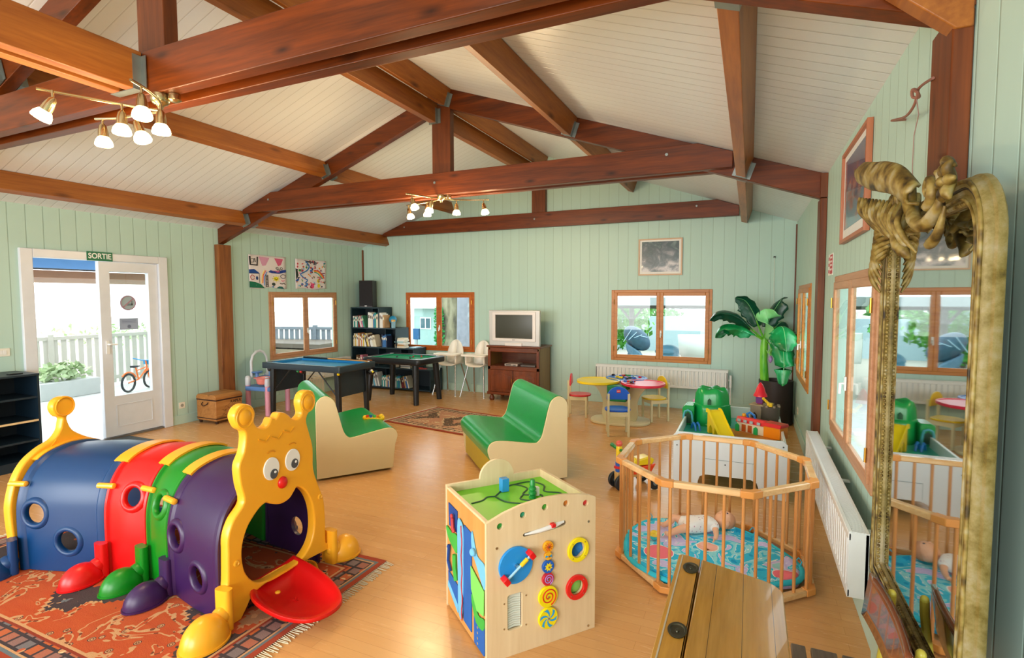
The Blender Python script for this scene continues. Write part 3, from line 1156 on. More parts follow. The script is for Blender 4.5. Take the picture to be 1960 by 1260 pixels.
def fdisc(x, z, r, col, y=-.008, th=.014, name='disc', par=None, holes=None, rough=.35):
    return finish(plate([circ(0, 0, r, n=40)] + (holes or []), th, min(.002, th * .3), frame((x, y - th / 2, z), (1, 0, 0), (0, 0, 1), (0, -1, 0))), name, plain(col, rough), par or cube, smooth=50)


bd = fdisc(.14, .418, .083, '1a8fe0', name='spinner_disc')
mb = MB()
mb.tube([(.085, -.045, .378), (.195, -.045, .458)], .0055, 12)
mb.build('clear_rod', plain('9fd0e8', .1), bd)
MB().tube([(.15, -.045, .425), (.182, -.045, .449)], .0095, 12).build('yellow_bead', plain('e8c81c', .3), bd)
for x, z in ((.078, .373), (.203, .463)):
    M = Matrix.Translation((x, -.038, z)) @ Matrix.Rotation(math.radians(-36), 4, 'Y')
    MB().box(-.013, .013, -.022, .018, -.017, .017, M).build('end_block', plain('d8141c', .3), bd, bevel=.004)
MB().cyl((.14, -.022, .418), (.14, -.04, .418), .01, n=12).build('axle', m_steel, bd)
for z, r, c, kind in ((.467, .026, 'f0a81e', 'sun'), (.424, .019, 'f0b024', 'fan'), (.374, .030, '1660c0', 'star'), (.315, .030, 'c8243a', 'spiral'), (.233, .050, 'f0dc10', 'spiral2'), (.131, .050, 'f0dc10', 'fan2')):
    g = fdisc(.304, z, r, c, name='gear_wheel', y=-.010)
    mb = MB()
    yf = -.0245

    def P3(a, rr):
        return (.304 + rr * math.cos(a), yf, z + rr * math.sin(a))
    if kind in ('spiral', 'spiral2'):
        turns = 2.2
        pts = [P3(-a, r * (.08 + .75 * a / (turns * 2 * PI))) for a in [turns * 2 * PI * i / 60 for i in range(61)]]
        mb.tube(pts, .0022 if kind == 'spiral' else .003, 6)
        col = 'a58ad8' if kind == 'spiral' else 'd42a12'
    elif kind in ('fan', 'fan2'):
        for k in range(2 if kind == 'fan' else 6):
            nn = 4 if kind == 'fan' else 6
            a0 = 2 * PI * k / (2 if kind == 'fan' else 6)
            wdt = PI / 4 if kind == 'fan' else .42
            tw = 0 if kind == 'fan' else .9
            rows = [[P3(a0 + tw * q - wdt / 2, r * .86 * q + .002), P3(a0 + tw * q + wdt / 2, r * .86 * q + .002)] for q in [i / 8 for i in range(9)]]
            mb.grid(rows)
        col = '2e9fd8'
    elif kind == 'sun':
        for k in range(10):
            a = 2 * PI * k / 10
            mb.tube([P3(a, r * .15), P3(a, r * .75)], .0016, 5)
        col = 'c83a10'
    else:
        st = []
        for k in range(16):
            a = 2 * PI * k / 16
            st.append((.304 + r * (.72 if k % 2 else .42) * math.cos(a), z + r * (.72 if k % 2 else .42) * math.sin(a)))
        mb.prism(st, 'y', yf, yf + .002)
        col = 'f0d818'
    mb.build('wheel_pattern', plain(col, .4), g, smooth=0)
    MB().cyl((.304, -.030, z), (.304, -.024, z), .004, n=10).build('wheel_pin', m_steel, g)
yr = fdisc(.47, .415, .058, 'f2dc14', name='yellow_ring', holes=[circ(0, 0, .038, n=32)])
rr_ = fdisc(.464, .234, .059, 'e0201c', name='red_ring', holes=[circ(0, 0, .036, n=32)])
mb = MB()
rnd = random.Random(5)
rows = []
for i in range(7):
    q = i / 6
    rows.append([(.47 + .038 * q * math.cos(a), .004 + .022 * (1 - q) + .004 * math.sin(5 * a) * q, .415 + .038 * q * math.sin(a)) for a in [2 * PI * j / 40 for j in range(40)]])
mb.grid(rows, closed=True)
mb.build('blue_cloth_pocket', plain('1668b0', .8, var=.5), yr, solid=.001)
MB().ball((.464, .008, .234), (.037, .012, .037)).build('green_cloth_pocket', plain('86d060', .8), rr_)
for cx, cz in ((.47, .415), (.464, .234)):
    for k in range(4):
        a = PI / 4 + k * PI / 2
        MB().cyl((cx + .048 * math.cos(a), -.0245, cz + .048 * math.sin(a)), (cx + .048 * math.cos(a), -.022, cz + .048 * math.sin(a)), .0028, n=8).build('screw', m_steel, yr if cz > .3 else rr_)
for x, z in ((.05, .51), (.533, .536), (.535, .022), (.195, .262), (.195, .125), (.085, .25), (.085, .135)):
    MB().cyl((x, -.0105, z), (x, -.008, z), .006 if x not in (.195, .085) else .004, n=10).build('screw', m_steel, cube)
fl = MB()
for i in range(15):
    z = .125 + i * .0105
    fl.tube([(.107, .006, z), (.14, .010 + .002 * (i % 2), z + .002), (.172, .006, z)], .0058, 6)
fl.build('corrugated_insert', plain('cfd6cc', .5), cube)
fw = MB()
fw.tube([(.19, -.004, .541), (.26, -.014, .548), (.33, -.016, .556), (.395, -.006, .562)], [.004, .009, .011, .006], 10)
fw.build('white_slider', m_white, cube)
MB().box(.318, .34, -.03, -.008, .553, .572).build('red_slider_knob', plain('d81c20', .3), cube, bevel=.003)
MB().box(.385, .40, -.004, .01, .548, .562).build('slider_stop', plain('5a4636', .5), cube)
# back panel with a semicircular ear, side panels, tray and floor
bk = [(0, 0), (FW, 0), (FW, .64)] + [(FW / 2 + .1 * math.cos(a), .64 + .095 * math.sin(a)) for a in [PI * i / 16 for i in range(17)]] + [(0, .64)]
finish(plate([bk], .016, .001, frame((0, FD, 0), (1, 0, 0), (0, 0, 1), (0, -1, 0))), 'back_panel', m_birch, cube)
MB().box(.004, .020, .008, FD - .008, .01, .618).build('left_panel', m_ply2, cube)
MB().box(FW - .02, FW - .004, .008, FD - .008, .01, .618).build('right_panel', m_birch, cube)
MB().box(.004, .02, .008, FD - .008, .618, .63).box(FW - .02, FW - .004, .008, FD - .008, .618, .64).build('tray_edge', m_birch, cube)
MB().box(.02, FW - .02, .008, FD - .008, .585, .598).build('maze_board', plain('73d212', .35), cube)
mz = MB()
for pts in ([(.06, .30), (.12, .31), (.16, .34), (.20, .33)], [(.20, .33), (.22, .24), (.30, .18), (.40, .17), (.45, .12)], [(.20, .33), (.28, .40), (.36, .44), (.40, .36), (.34, .29), (.42, .24), (.36, .19), (.30, .24), (.34, .29)],
            [(.36, .44), (.46, .44), (.50, .36), (.46, .28), (.52, .22), (.50, .14)], [(.10, .06), (.18, .05), (.26, .07), (.33, .06)]):
    mz.tube([(x, y, .5985) for x, y in cr(pts, 6, closed=False)], .0048, 6)
mz.build('maze_track', plain('0b4a22', .5), cube)
MB().box(.255, .295, .36, .40, .60, .668).build('blue_maze_block', plain('2b8fd0', .35), cube, bevel=.002)
mb = MB()
mb.lathe([(.018, 0), (.018, .012), (.013, .014), (.02, .022), (.019, .032), (.014, .036), (.019, .044), (.018, .054), (.012, .058), (.012, .062), (.015, .066), (.012, .09), (.01, .094)], 16, (.36, .23, .60))
mb.build('green_maze_figure', plain('1c8a3c', .35), cube)
MB().box(.385, .405, .235, .26, .60, .645).build('white_maze_block', m_white, cube, bevel=.003)
# cloth panel on the left side (plane x=0); u = distance back, v = height
cl_col = {'b': plain('1d5aa8', .85, var=.2), 'l': plain('6db6de', .85, var=.15), 'g': plain('3fa83c', .85, var=.15), 'd': plain('123f8a', .85, var=.2), 'y': plain('77cc5c', .85)}


def cloth(name, poly, c, th=.006, x=-.006, par=None, bulge=0):
    M = frame((x, 0, 0), (0, 1, 0), (0, 0, 1), (1, 0, 0))
    return finish(plate([poly], th, .002, M), name, cl_col[c], par or cube, smooth=50)


cloth('blue_fabric_panel', [(.158, .52), (.25, .525), (.262, .05), (.165, .045)], 'b', x=.001)
zp = cloth('light_blue_flap', cr([(.25, .50), (.29, .535), (.32, .52), (.325, .40), (.322, .2), (.318, .07), (.275, .05), (.255, .20), (.25, .35)], 3), 'l', x=-.004)
MB().tube([(-.009, .262 + .006 * math.sin(i * 1.3), .05 + .029 * i) for i in range(17)], .003, 6).build('red_zip', plain('c8202c', .5), zp)
cloth('denim_pocket', [(.34, .445), (.34, .557), (.461, .560), (.455, .445)], 'd', x=.001)
cloth('green_buckle_pocket', cr([(.335, .436), (.338, .35), (.38, .35), (.46, .38), (.489, .43), (.41, .425)], 3), 'g', x=-.003)
cloth('light_blue_bow', cr([(.008, .43), (.06, .44), (.10, .45), (.15, .535), (.152, .45), (.10, .40), (.01, .325)], 3), 'l', x=0)
MB().ball((-.012, .115, .452), (.014, .02, .018)).build('bow_knot', cl_col['l'], cube)
cloth('bright_green_pouch', [(.01, .32), (.16, .366), (.155, .26), (.09, .19), (.015, .205)], 'y', x=-.003)
cloth('green_strap', cr([(.015, .19), (.08, .175), (.145, .24), (.15, .20), (.10, .13), (.02, .135)], 3), 'g', x=-.002)
lc = cloth('lacing_panel', rrect(.012, .13, .02, .155, .008), 'b', x=0)
for z in (.04, .065, .09, .115, .14):
    MB().cyl((-.004, .085, z), (-.0015, .085, z), .006, n=12).build('eyelet', plain('d8d2b0', .3, .8), lc)
cloth('lower_blue_pocket', [(.33, .065), (.327, .182), (.47, .20), (.465, .12)], 'b', x=0)
cloth('light_blue_patch', [(.33, .05), (.33, .09), (.465, .15), (.47, .12)], 'l', x=-.003)
MB().tube([(-.006, .46, .33), (-.008, .44, .35), (-.008, .455, .26), (-.008, .42, .22)], .008, 6).build('blue_strap', cl_col['d'], cube)
MB().tube([(-.006, .365, .33), (-.008, .36, .27), (-.008, .34, .21)], .012, 6).build('green_strap_clip', cl_col['g'], cube)
fg = MB()
fg.ball((-.018, .37, .525), (.008, .012, .012))
fg.tube([(-.015, .37, .515), (-.015, .365, .47), (-.015, .35, .45)], .009, 6)
fg.build('red_white_doll', plain('c83a3a', .7, var=.6), cube)
# ------------------------------------------------------------------ green benches
m_lam = plain('dcc99a', 0.45, var=.03)
m_gv = NT('green_vinyl')
_o = m_gv.obj()
m_gv.bump(m_gv.noise(_o, 60, 3)[0], .25, .003)
m_gv = m_gv.base(m_gv.mix(m_gv.noise(_o, 3, 2)[0], lin('0a8a44'), lin('0d9c4a')), .3, 0, .5)
prof = [(.045, .02), (.02, .24), (.0, .30), (0, .34), (.02, .375), (.06, .395), (.13, .395), (.28, .372), (.41, .352), (.45, .362), (.485, .41), (.515, .52), (.545, .64), (.57, .705), (.62, .742), (.67, .738), (.71, .70), (.722, .65), (.722, .02)]


def bench(label, loc, rz, L):
    """local x = depth (front -> back), local y = length, near side at y=0"""
    r = thing('play_bench', label, 'bench', loc, rz, 'green play benches')
    side = cr([(x, z) for x, z in prof[:1]] + prof[1:], 3)
    side = [prof[0]] + cr(prof[1:-1], 4, closed=False) + [prof[-1]]
    for y in (0, L - .02):
        MB().prism(side, 'y', y, y + .02).build('side_panel', m_lam, r, bevel=.004)
    up = [p for p in side if p[1] > .24 or p[0] > .3]
    up = side[1:-1]
    rows = []
    mbb = MB()
    seat = up + [(.722, .02)]

    def offs(off):
        o = []
        for i, (x, z) in enumerate(seat):
            a, b = seat[max(0, i - 1)], seat[min(len(seat) - 1, i + 1)]
            tx, tz = b[0] - a[0], b[1] - a[1]
            l = math.hypot(tx, tz)
            o.append((x - tz / l * off, z + tx / l * off))
        return o
    ou, inn = offs(.003), offs(-.012)
    mbb.prism(ou + inn[::-1], 'y', .021, L - .021)
    mbb.build('upholstery', m_gv, r, smooth=50)
    MB().box(.048, .062, .021, L - .021, .02, .27).build('front_board', plain('b9a021', .45, var=.03), r)
    return r


def bench_at(label, P, d, L):
    rz = math.atan2(d[1], d[0])
    return bench(label, (P[0], P[1], 0), rz, L)


# right bench: near side panel runs from (-2.19,4.01) towards (.671,.371)
b1 = bench_at('green vinyl bench facing left, beside the plywood activity cube', (-1.968, 3.893), (.74, .67), 1.06)
# left bench faces right; built mirrored by turning the length axis
bm = thing('play_bench', 'green vinyl bench facing right behind the yellow caterpillar face, with the toy on its seat', 'bench', (-3.064 + .02, 4.078 + .03, 0), math.atan2(-.81, -.587), 'green play benches')
for ch in kids(b1):
    c = ch.copy()
    c.data = ch.data.copy()
    # mirror across local y so the near side stays near
    c.data.transform(Matrix.Diagonal((1, -1, 1, 1)))
    c.data.flip_normals()
    COL.objects.link(c)
    c.parent = bm
    c.location = (0, 0, 0)
bm.location = (-2.984, 4.022, 0)

# little yellow toy on the left bench
tt = thing('toy_vehicle', 'small yellow toy vehicle with coloured shapes lying on the left green bench', 'toy', (-3.42, 4.22, .372), math.radians(20))
mb = MB()
mb.box(-.09, .09, -.035, .035, .012, .035)
mb.ball((-.09, 0, .03), (.02, .035, .025))
mb.ball((.09, 0, .03), (.025, .035, .03))
mb.ball((.08, .0, .05), (.025, .03, .022))
mb.build('body', plastic('f0c414'), tt, bevel=.005)
for i, c in enumerate(('d63a20', '2560b8', '3fae4a', 'e08a1c')):
    MB().cyl((-.06 + .035 * i, 0, .03), (-.06 + .035 * i, 0, .058), .013, n=12).build('shape_block', plastic(c), tt, bevel=.002)
for x in (-.06, .05):
    for y in (-.038, .038):
        MB().cyl((x, y - .006, .014), (x, y + .006, .014), .016, n=14).build('wheel', plastic('d6a712'), tt)

# ------------------------------------------------------------------ playpen
pen = thing('playpen', 'octagonal varnished beech playpen standing by the right radiator', 'playpen', (-.185, 3.39, 0))
m_bch = wood('varnished_beech', 'd09858', 'ecc690', 'x', .8, rough=.22, coat=.5)  # rail wood lightened to carry the windows' reflection on the rails
m_bar = wood('varnished_beech_bar', 'b8763a', 'd89c5c', 'z', .8, rough=.35)
m_crn = plain('d68f45', .35)
R = .562
cor = [Vector((R * math.cos(a), R * math.sin(a), 0)) for a in [PI / 8 + PI / 4 * k for k in range(8)]]
for z0, z1, w in ((.595, .628, .02), (.012, .045, .02)):
    for k in range(8):
        a, b = cor[k], cor[(k + 1) % 8]
        d = (b - a).normalized()
        s = Vector((-d.y, d.x, 0))
        M = Matrix(((d.x, s.x, 0, a.x), (d.y, s.y, 0, a.y), (0, 0, 1, 0), (0, 0, 0, 1)))
        L = (b - a).length
        MB().box(.05, L - .05, -w, w, z0, z1, M).build('rail', m_bch, pen, bevel=.006)
        p, n_ = cor[(k - 1) % 8], b
        d2 = (a - p).normalized()
        pts = []
        for t_, dd in ((-.052, d2), (0, None), (.052, d)):
            pts.append(a + dd * t_ if dd else a)
        s2 = Vector((-d2.y, d2.x, 0))
        mi = (s + s2).normalized() / math.cos(PI / 8)
        poly = [pts[0] - s2 * (w + .002), a - mi * (w + .002), pts[2] - s * (w + .002), pts[2] + s * (w + .002), a + mi * (w + .002), pts[0] + s2 * (w + .002)]
        MB().prism([(q.x, q.y) for q in poly], 'z', z0 - .002, z1 + .002).build('corner_block', m_crn, pen, bevel=.004)
for k in range(8):
    a, b = cor[k], cor[(k + 1) % 8]
    for t_ in (.085, .295, .5, .705, .915):
        p = a.lerp(b, t_)
        MB().cyl((p.x, p.y, .04), (p.x, p.y, .6), .0085, n=12).build('bar', m_bar, pen)
for k in range(8):
    a = cor[k]
    MB().cyl((a.x * .96, a.y * .96, 0), (a.x * .96, a.y * .96, .014), .018, n=12).build('foot', m_bar, pen)

# play mat inside
t = NT('sea_print_fabric')
o = t.obj()
wv = t.noise(t.map(o, (3, 3, 3)), 1.3, 3, .5, 1.2)[0]
c = t.ramp(wv, [(0, '1a9fd4'), (.38, '35bce4'), (.45, 'e4f4f6'), (.46, '8fdce8'), (.50, '3fc0e4'), (.54, 'e9f4f4'), (.55, 'c9c0ec'), (.62, 'd8d0f0'), (.66, '9fd8e0')], 'CONSTANT')
v = t.vor(t.map(o, (1, 1, 1), loc=(.1, .3, 0)), 4.2)
pk = t.ramp(v[0], [(0, 'ffffff'), (.36, '000000')], 'CONSTANT')
pc = t.ramp(t.xyz(v[1])[0], [(0, 'f27a8a'), (.3, 'f4b8a8'), (.5, 'e8506a'), (.7, 'bfa0dc'), (.85, 'f2a0a0')], 'CONSTANT')
sel = t.ma('MULTIPLY', pk, t.ma('GREATER_THAN', t.xyz(v[1])[1], .42))
c = t.mix(sel, c, pc)
rim = t.ramp(v[0], [(0, '000000'), (.35, '000000'), (.352, 'ffffff'), (.375, '000000')], 'CONSTANT')
c = t.mix(t.ma('MULTIPLY', rim, t.ma('GREATER_THAN', t.xyz(v[1])[1], .42)), c, lin('eef4f4'))
t.bump(t.noise(o, 16, 2)[0], .6, .01)
m_mat = t.base(c, .8, 0, .2)
mo = cr([(-.71, 3.40), (-.66, 3.12), (-.50, 2.955), (-.30, 2.90), (.0, 3.0), (.20, 3.13), (.30, 3.22), (.31, 3.39), (.16, 3.62), (.03, 3.74), (-.18, 3.82), (-.43, 3.76), (-.60, 3.70), (-.68, 3.55)], 5)
mc = Vector((-.2, 3.37, 0))
rg = random.Random(2)
rows = []
for q, z in ((1.0, .012), (1.0, .016), (1.01, .035), (.985, .062), (.95, .070), (.9, .060), (.8, .058), (.6, .062), (.4, .058), (.2, .06), (.02, .06)):
    row = []
    for i, (x, y) in enumerate(mo):
        w_ = .006 * math.sin(i * 1.1) if .8 < q < 1.0 else .002 * math.sin(i * .7 + q * 9)
        row.append(((mc.x + (x - mc.x) * q * .955), (mc.y + (y - mc.y) * q * .955), z + w_))
    rows.append(row)
mat_o = thing('play_mat', 'turquoise quilted play mat with a sea print lying inside the wooden playpen', 'play mat', (-.2, 3.37, 0))
MB().grid([[(p[0] + .2, p[1] - 3.37, p[2]) for p in r_] for r_ in rows], closed=True).build('quilt', m_mat, mat_o, smooth=70, recalc=True)
mb = MB()
mb.tube([(p[0] + .2, p[1] - 3.37, .05) for p in [((mc.x + (x - mc.x) * .965), (mc.y + (y - mc.y) * .965)) for x, y in mo]], .016, 8, closed=True)
mb.build('padded_edge', plain('2cc0d8', .8, var=.2), mat_o, smooth=70)
for (x, y) in ((-.60, 3.66), (.05, 3.70), (.29, 3.36), (-.62, 3.1)):
    MB().tube([(x + .2, y - 3.37, .05), (x + .215, y - 3.355, .085), (x + .20, y - 3.34, .10), (x + .18, y - 3.36, .08)], .004, 6).build('tie_ribbon', plain('2cb0d0', .8), mat_o)


def skin(name, nodes, edges, mat, parent, sub=2):
    me = bpy.data.meshes.new(name)
    me.from_pydata([n[:3] for n in nodes], edges, [])
    o = bpy.data.objects.new(name, me)
    COL.objects.link(o)
    o.modifiers.new('s', 'SKIN')
    lay = me.skin_vertices[0].data
    for i, n in enumerate(nodes):
        r_ = n[3]
        lay[i].radius = (r_, r_) if not isinstance(r_, tuple) else r_
        lay[i].use_root = (i == 0)
    sm = o.modifiers.new('u', 'SUBSURF')
    sm.levels = sub
    sm.render_levels = sub
    bpy.context.view_layer.update()
    m2 = bpy.data.meshes.new_from_object(o.evaluated_get(bpy.context.evaluated_depsgraph_get()))
    bpy.data.objects.remove(o)
    m2.materials.clear()
    return finish(m2, name, mat, parent, smooth=180)


m_doll = plain('e8b08c', .45, var=.05)
dl = thing('baby_doll', 'baby doll in a white romper lying on its back on the play mat', 'doll', (-.29, 3.60, .065), math.radians(32))
# local +x towards the head
nodes = [(-.03, 0, .045, .042), (.04, 0, .045, .048), (.10, 0, .048, .042), (.135, 0, .055, .022),
         (-.06, .035, .04, .034), (-.12, .075, .075, .028), (-.155, .07, .035, .022), (-.20, .075, .018, .017), (-.215, .075, .04, .014),
         (-.06, -.035, .04, .034), (-.13, -.06, .05, .028), (-.18, -.05, .03, .022), (-.225, -.055, .016, .017), (-.24, -.055, .038, .014),
         (.10, .052, .045, .024), (.075, .10, .03, .019), (.04, .135, .022, .015), (.015, .15, .02, .013),
         (.10, -.052, .045, .024), (.085, -.10, .03, .019), (.06, -.145, .022, .015), (.04, -.165, .02, .013)]
edges = [(0, 1), (1, 2), (2, 3), (0, 4), (4, 5), (5, 6), (6, 7), (7, 8), (0, 9), (9, 10), (10, 11), (11, 12), (12, 13),
         (2, 14), (14, 15), (15, 16), (16, 17), (2, 18), (18, 19), (19, 20), (20, 21)]
body = skin('body', nodes, edges, m_doll, dl)
hb = MB()
hb.ball((.195, 0, .065), (.062, .055, .058), 24, 16)
hb.ball((.185, 0, .122), (.009, .008, .008))
hb.ball((.165, 0, .115), (.005, .013, .005))
hb.ball((.19, .055, .062), (.014, .006, .018))
hb.ball((.19, -.055, .062), (.014, .006, .018))
hd = hb.build('head', m_doll, dl, smooth=60)
for y in (.02, -.02):
    MB().ball((.205, y, .115), (.007, .008, .005)).build('eye', plain('2b3a4a', .2), hd)
MB().ball((.215, 0, .06), (.055, .056, .056), 20, 12).build('hair', plain('c98f6a', .7, var=.2), hd)
for bx, by, sg in ((.008, .155, 1), (.033, -.17, -1)):
    fb = MB()
    for k in range(5):
        a = (-.5 + .25 * k)
        l = .018 if k else .012
        fb.tube([(bx, by, .02), (bx - l * math.cos(a) * .6, by + sg * l * .8, .018 + .01 * math.sin(a)), (bx - l * math.cos(a), by + sg * l, .012)], [.0045, .004, .003], 6)
    fb.build('hand', m_doll, body)
nodes = [(-.045, 0, .047, .05), (.03, 0, .047, .056), (.09, 0, .05, .05), (.12, 0, .055, .03),
         (-.075, .045, .05, .04), (-.10, .06, .06, .036), (-.075, -.04, .045, .04), (-.105, -.052, .05, .036),
         (.10, .06, .045, .031), (.09, .08, .038, .028), (.10, -.06, .045, .031), (.092, -.08, .038, .028)]
edges = [(0, 1), (1, 2), (2, 3), (0, 4), (4, 5), (0, 6), (6, 7), (2, 8), (8, 9), (2, 10), (10, 11)]
t = NT('printed_romper')
o = t.obj()
c = t.ramp(t.vor(o, 42)[0], [(0, '7f9ab8'), (.12, 'd8a0a8'), (.2, 'ece8e4')], 'CONSTANT')
skin('romper', nodes, edges, t.base(c, .85), dl)
bl = thing('toy_ball', 'small yellow and turquoise ball lying on the left of the play mat', 'ball', (-.52, 3.36, .095))
MB().ball((0, 0, 0), .032, z0=-1, z1=.1).build('turquoise_half', plastic('48c0c0'), bl)
MB().ball((0, 0, .0), .0322, z0=0.05, z1=1).build('yellow_half', plastic('e8c83c'), bl)

# ------------------------------------------------------------------ school desk and slatted bench
m_desk = wood('honey_desk_wood', '9a6a1c', 'cc9a40', 'y', .9, rough=.25, coat=.4, plank=.085, plank_axis='x')
m_desk2 = wood('honey_desk_strip', '9a6a1c', 'c8953c', 'y', .9, rough=.28, coat=.3)
dk = thing('school_desk', 'old honey-coloured wooden school desk with inkwells in the lower right corner', 'desk', (0, 0, 0))
st = plate([[(-.212, .80), (-.139, .80), (-.139, 1.925), (-.16, 1.932), (-.20, 1.94), (-.212, 1.93)],
            circ(-.163, 1.845, .0225, .033, 20), circ(-.163, 1.475, .0225, .033, 20), circ(-.163, 1.10, .0225, .033, 20)], .022, .002, Matrix.Translation((0, 0, .669)))
finish(st, 'inkwell_strip', m_desk2, dk)
ll = MB()
sl = math.atan2(.055, .262)
M = Matrix.Translation((-.135, 0, .675)) @ Matrix.Rotation(sl, 4, 'Y')
lid = [(0, .80), (.262, .80)] + [(.262 - .05 + .05 * math.cos(a), 1.90 - .0 + .05 * math.sin(a)) for a in [PI / 2 * i / 6 for i in range(7)]] + [(0, 1.93)]
finish(plate([lid], .02, .004, M @ Matrix.Translation((0, 0, -.006))), 'lid', m_desk, dk, smooth=40)
MB().prism([(-.2, .655), (.12, .60), (.12, .52), (-.2, .52)], 'y', .84, 1.90).build('box_body', m_desk2, dk, bevel=.004)
MB().box(-.201, -.1965, .80, 1.93, .6802, .6815).build('pen_groove_strip', plain('dcd6c4', .3, .6), dk)
for y in (1.845, 1.475, 1.10):
    mb = MB()
    mb.lathe([(.0215, -.03), (.0215, 0), (.026, .0025), (.026, .0045), (.020, .005), (.018, .002), (.006, .001), (.005, .004), (.0, .005)], 24, M=Matrix.Translation((-.163, y, .68)) @ Matrix.Diagonal((1, 1.4, 1, 1)))
    mb.build('inkwell', plain('4c4a3c', .3, .7), dk)
for y in (1.85, .92):
    MB().box(-.17, -.10, y - .02, y + .02, .0, .53).box(-.19, .50, y - .022, y + .022, .0, .05).box(.02, .08, y - .02, y + .02, .04, .53).build('leg_frame', m_desk2, dk, bevel=.005)
m_grey = wood('weathered_grey_wood', '4a4038', '7c7064', 'y', 1, rough=.6)
bn = thing('slatted_bench', 'weathered grey slatted bench seat to the right of the school desk', 'bench', (0, 0, 0))
for x0, x1, y1 in ((.158, .203, 2.045), (.219, .298, 2.045), (.313, .385, 2.045), (.40, .46, 2.045)):
    MB().box(x0, x1, 1.80, y1, .365, .385).build('slat', m_grey, bn, bevel=.004)
for y in (1.84, 1.99):
    MB().box(.165, .20, y - .02, y + .02, .05, .34).box(.40, .44, y - .02, y + .02, 0, .34).box(.16, .45, y - .02, y + .02, .335, .3645).build('leg_frame', m_grey, bn, bevel=.003)

# chair back just in front of the mirror
m_cher = wood('cherry_plywood', '5e2c14', '8a4a28', 'y', 1, rough=.15, coat=.6)
m_ychr = plain('b8a83a', .35)
sc = thing('school_chair', 'cherry plywood chair with yellow tubular frame standing below the gilt mirror', 'chair', (.232, 1.62, -.0))
rows = []
for i in range(13):
    y = -.205 + .41 * i / 12
    cv = .014 * (1 - (2 * i / 12 - 1) ** 2)
    rows.append([(.105 + cv + .022 * (z - .7) * 6, y, z) for z in (.655, .69, .73, .765, .785)])
MB().grid(rows).build('backrest', m_cher, sc, smooth=60, solid=.014)
for y in (-.14, .14):
    MB().tube([(-.20, y * 1.1, .0), (-.17, y, .42), (.09, y, .44), (.125, y, .50), (.150, y, .72), (.152, y, .762)], .0115, 10).build('tube_frame', m_ychr, sc)
    MB().tube([(.22, y * 1.1, 0), (.12, y, .30), (.09, y, .43)], .0115, 10).build('leg', m_ychr, sc)
    MB().ball((.152, y, .765), (.011, .012, .012)).build('end_cap', plain('c9c04a', .3), sc)
MB().box(-.20, .10, -.19, .19, .45, .465).build('seat', m_cher, sc, bevel=.005)

# ------------------------------------------------------------------ gilt mirror
t = NT('aged_gilt')
o = t.obj()
n1 = t.noise(o, 7, 4)[0]
n2 = t.noise(o, 40, 4, .7)[0]
geo = t.n('ShaderNodeNewGeometry')
c = t.ramp(t.ma('ADD', t.ma('MULTIPLY', n1, .6), t.ma('MULTIPLY', n2, .4)), [(.30, '2e2814'), (.42, '6a5a22'), (.52, '857645'), (.64, '94896a')])
t.bump(n2, .35, .004)
m_gilt = t.base(c, .55, .12, .4)
t = NT('aged_gilt_bright')
o = t.obj()
n1 = t.noise(o, 22, 3)[0]
c = t.ramp(n1, [(.32, '2c2210'), (.44, '6a5420'), (.56, '8f7c40'), (.68, '9c9270')])
m_gilt2 = t.base(c, .5, .15, .4)
mr = thing('gilt_mirror', 'tall antique gilt mirror with carved crest standing against the right wall', 'mirror', (.405, 1.7125, .655), -PI / 2)
# local x = towards the viewer (-world y), local y = towards the wall (+world x), z up
MWd, MH = .4225, 1.20    # half width, height


def mring(inset, y, rr):
    x0, x1, z0, z1 = -MWd + inset, MWd - inset, inset * .95, MH - inset
    r_ = max(.012, rr)
    pts = []
    for cx, cz, a, rad in ((x1 - r_, z1 - r_, 0, r_), (x0 + r_, z1 - r_, PI / 2, r_)):
        pts += [(cx + rad * math.cos(a + PI / 2 * i / 8), y, cz + rad * math.sin(a + PI / 2 * i / 8)) for i in range(9)]
    for cx, cz, a in ((x0 + .01, z0 + .01, PI), (x1 - .01, z0 + .01, 1.5 * PI)):
        pts += [(cx + .01 * math.cos(a + PI / 2 * i / 4), y, cz + .01 * math.sin(a + PI / 2 * i / 4)) for i in range(5)]
    return pts


prof_m = [(.004, .034, .13), (0, .030, .13), (0, .018, .13), (.005, .014, .128), (.005, .004, .128), (.010, -.003, .125), (.018, -.004, .125), (.023, .002, .142), (.036, .005, .122), (.041, .0, .112), (.047, -.001, .102), (.052, .004, .092), (.057, .008, .082), (.062, .013, .074), (.062, .022, .074)]
MB().grid([mring(*p) for p in prof_m], closed=True).build('frame', m_gilt, mr, smooth=50)
bd = MB()
path = mring(.057, .006, .080)
L = 0
seg = []
for i in range(len(path)):
    a, b = Vector(path[i]), Vector(path[(i + 1) % len(path)])
    seg.append((a, b, (b - a).length))
tot = sum(s_[2] for s_ in seg)
nb = int(tot / .0125)
k = 0
acc = 0
for i in range(nb):
    d = tot * i / nb
    while acc + seg[k][2] < d:
        acc += seg[k][2]
        k += 1
    p = seg[k][0].lerp(seg[k][1], (d - acc) / max(seg[k][2], 1e-6))
    bd.ball(tuple(p), .0052, 6, 4)
tag(bd.build('bead_moulding', m_gilt2, mr, smooth=80), kind='stuff')
for ins_, yy_, rd_ in ((.012, -.004, .0045), (.026, .001, .003), (.047, -.001, .0035)):  # two raised ridges; the middle loop is coloured dark as shade in the groove
    MB().tube(mring(ins_, yy_, .13 - ins_ * .6), rd_, 8, closed=True).build('moulding_line', m_gilt2 if ins_ != .026 else plain('2c2412', .7), mr, smooth=60)
gp = [(x, z) for x, y, z in mring(.060, 0, .074)]
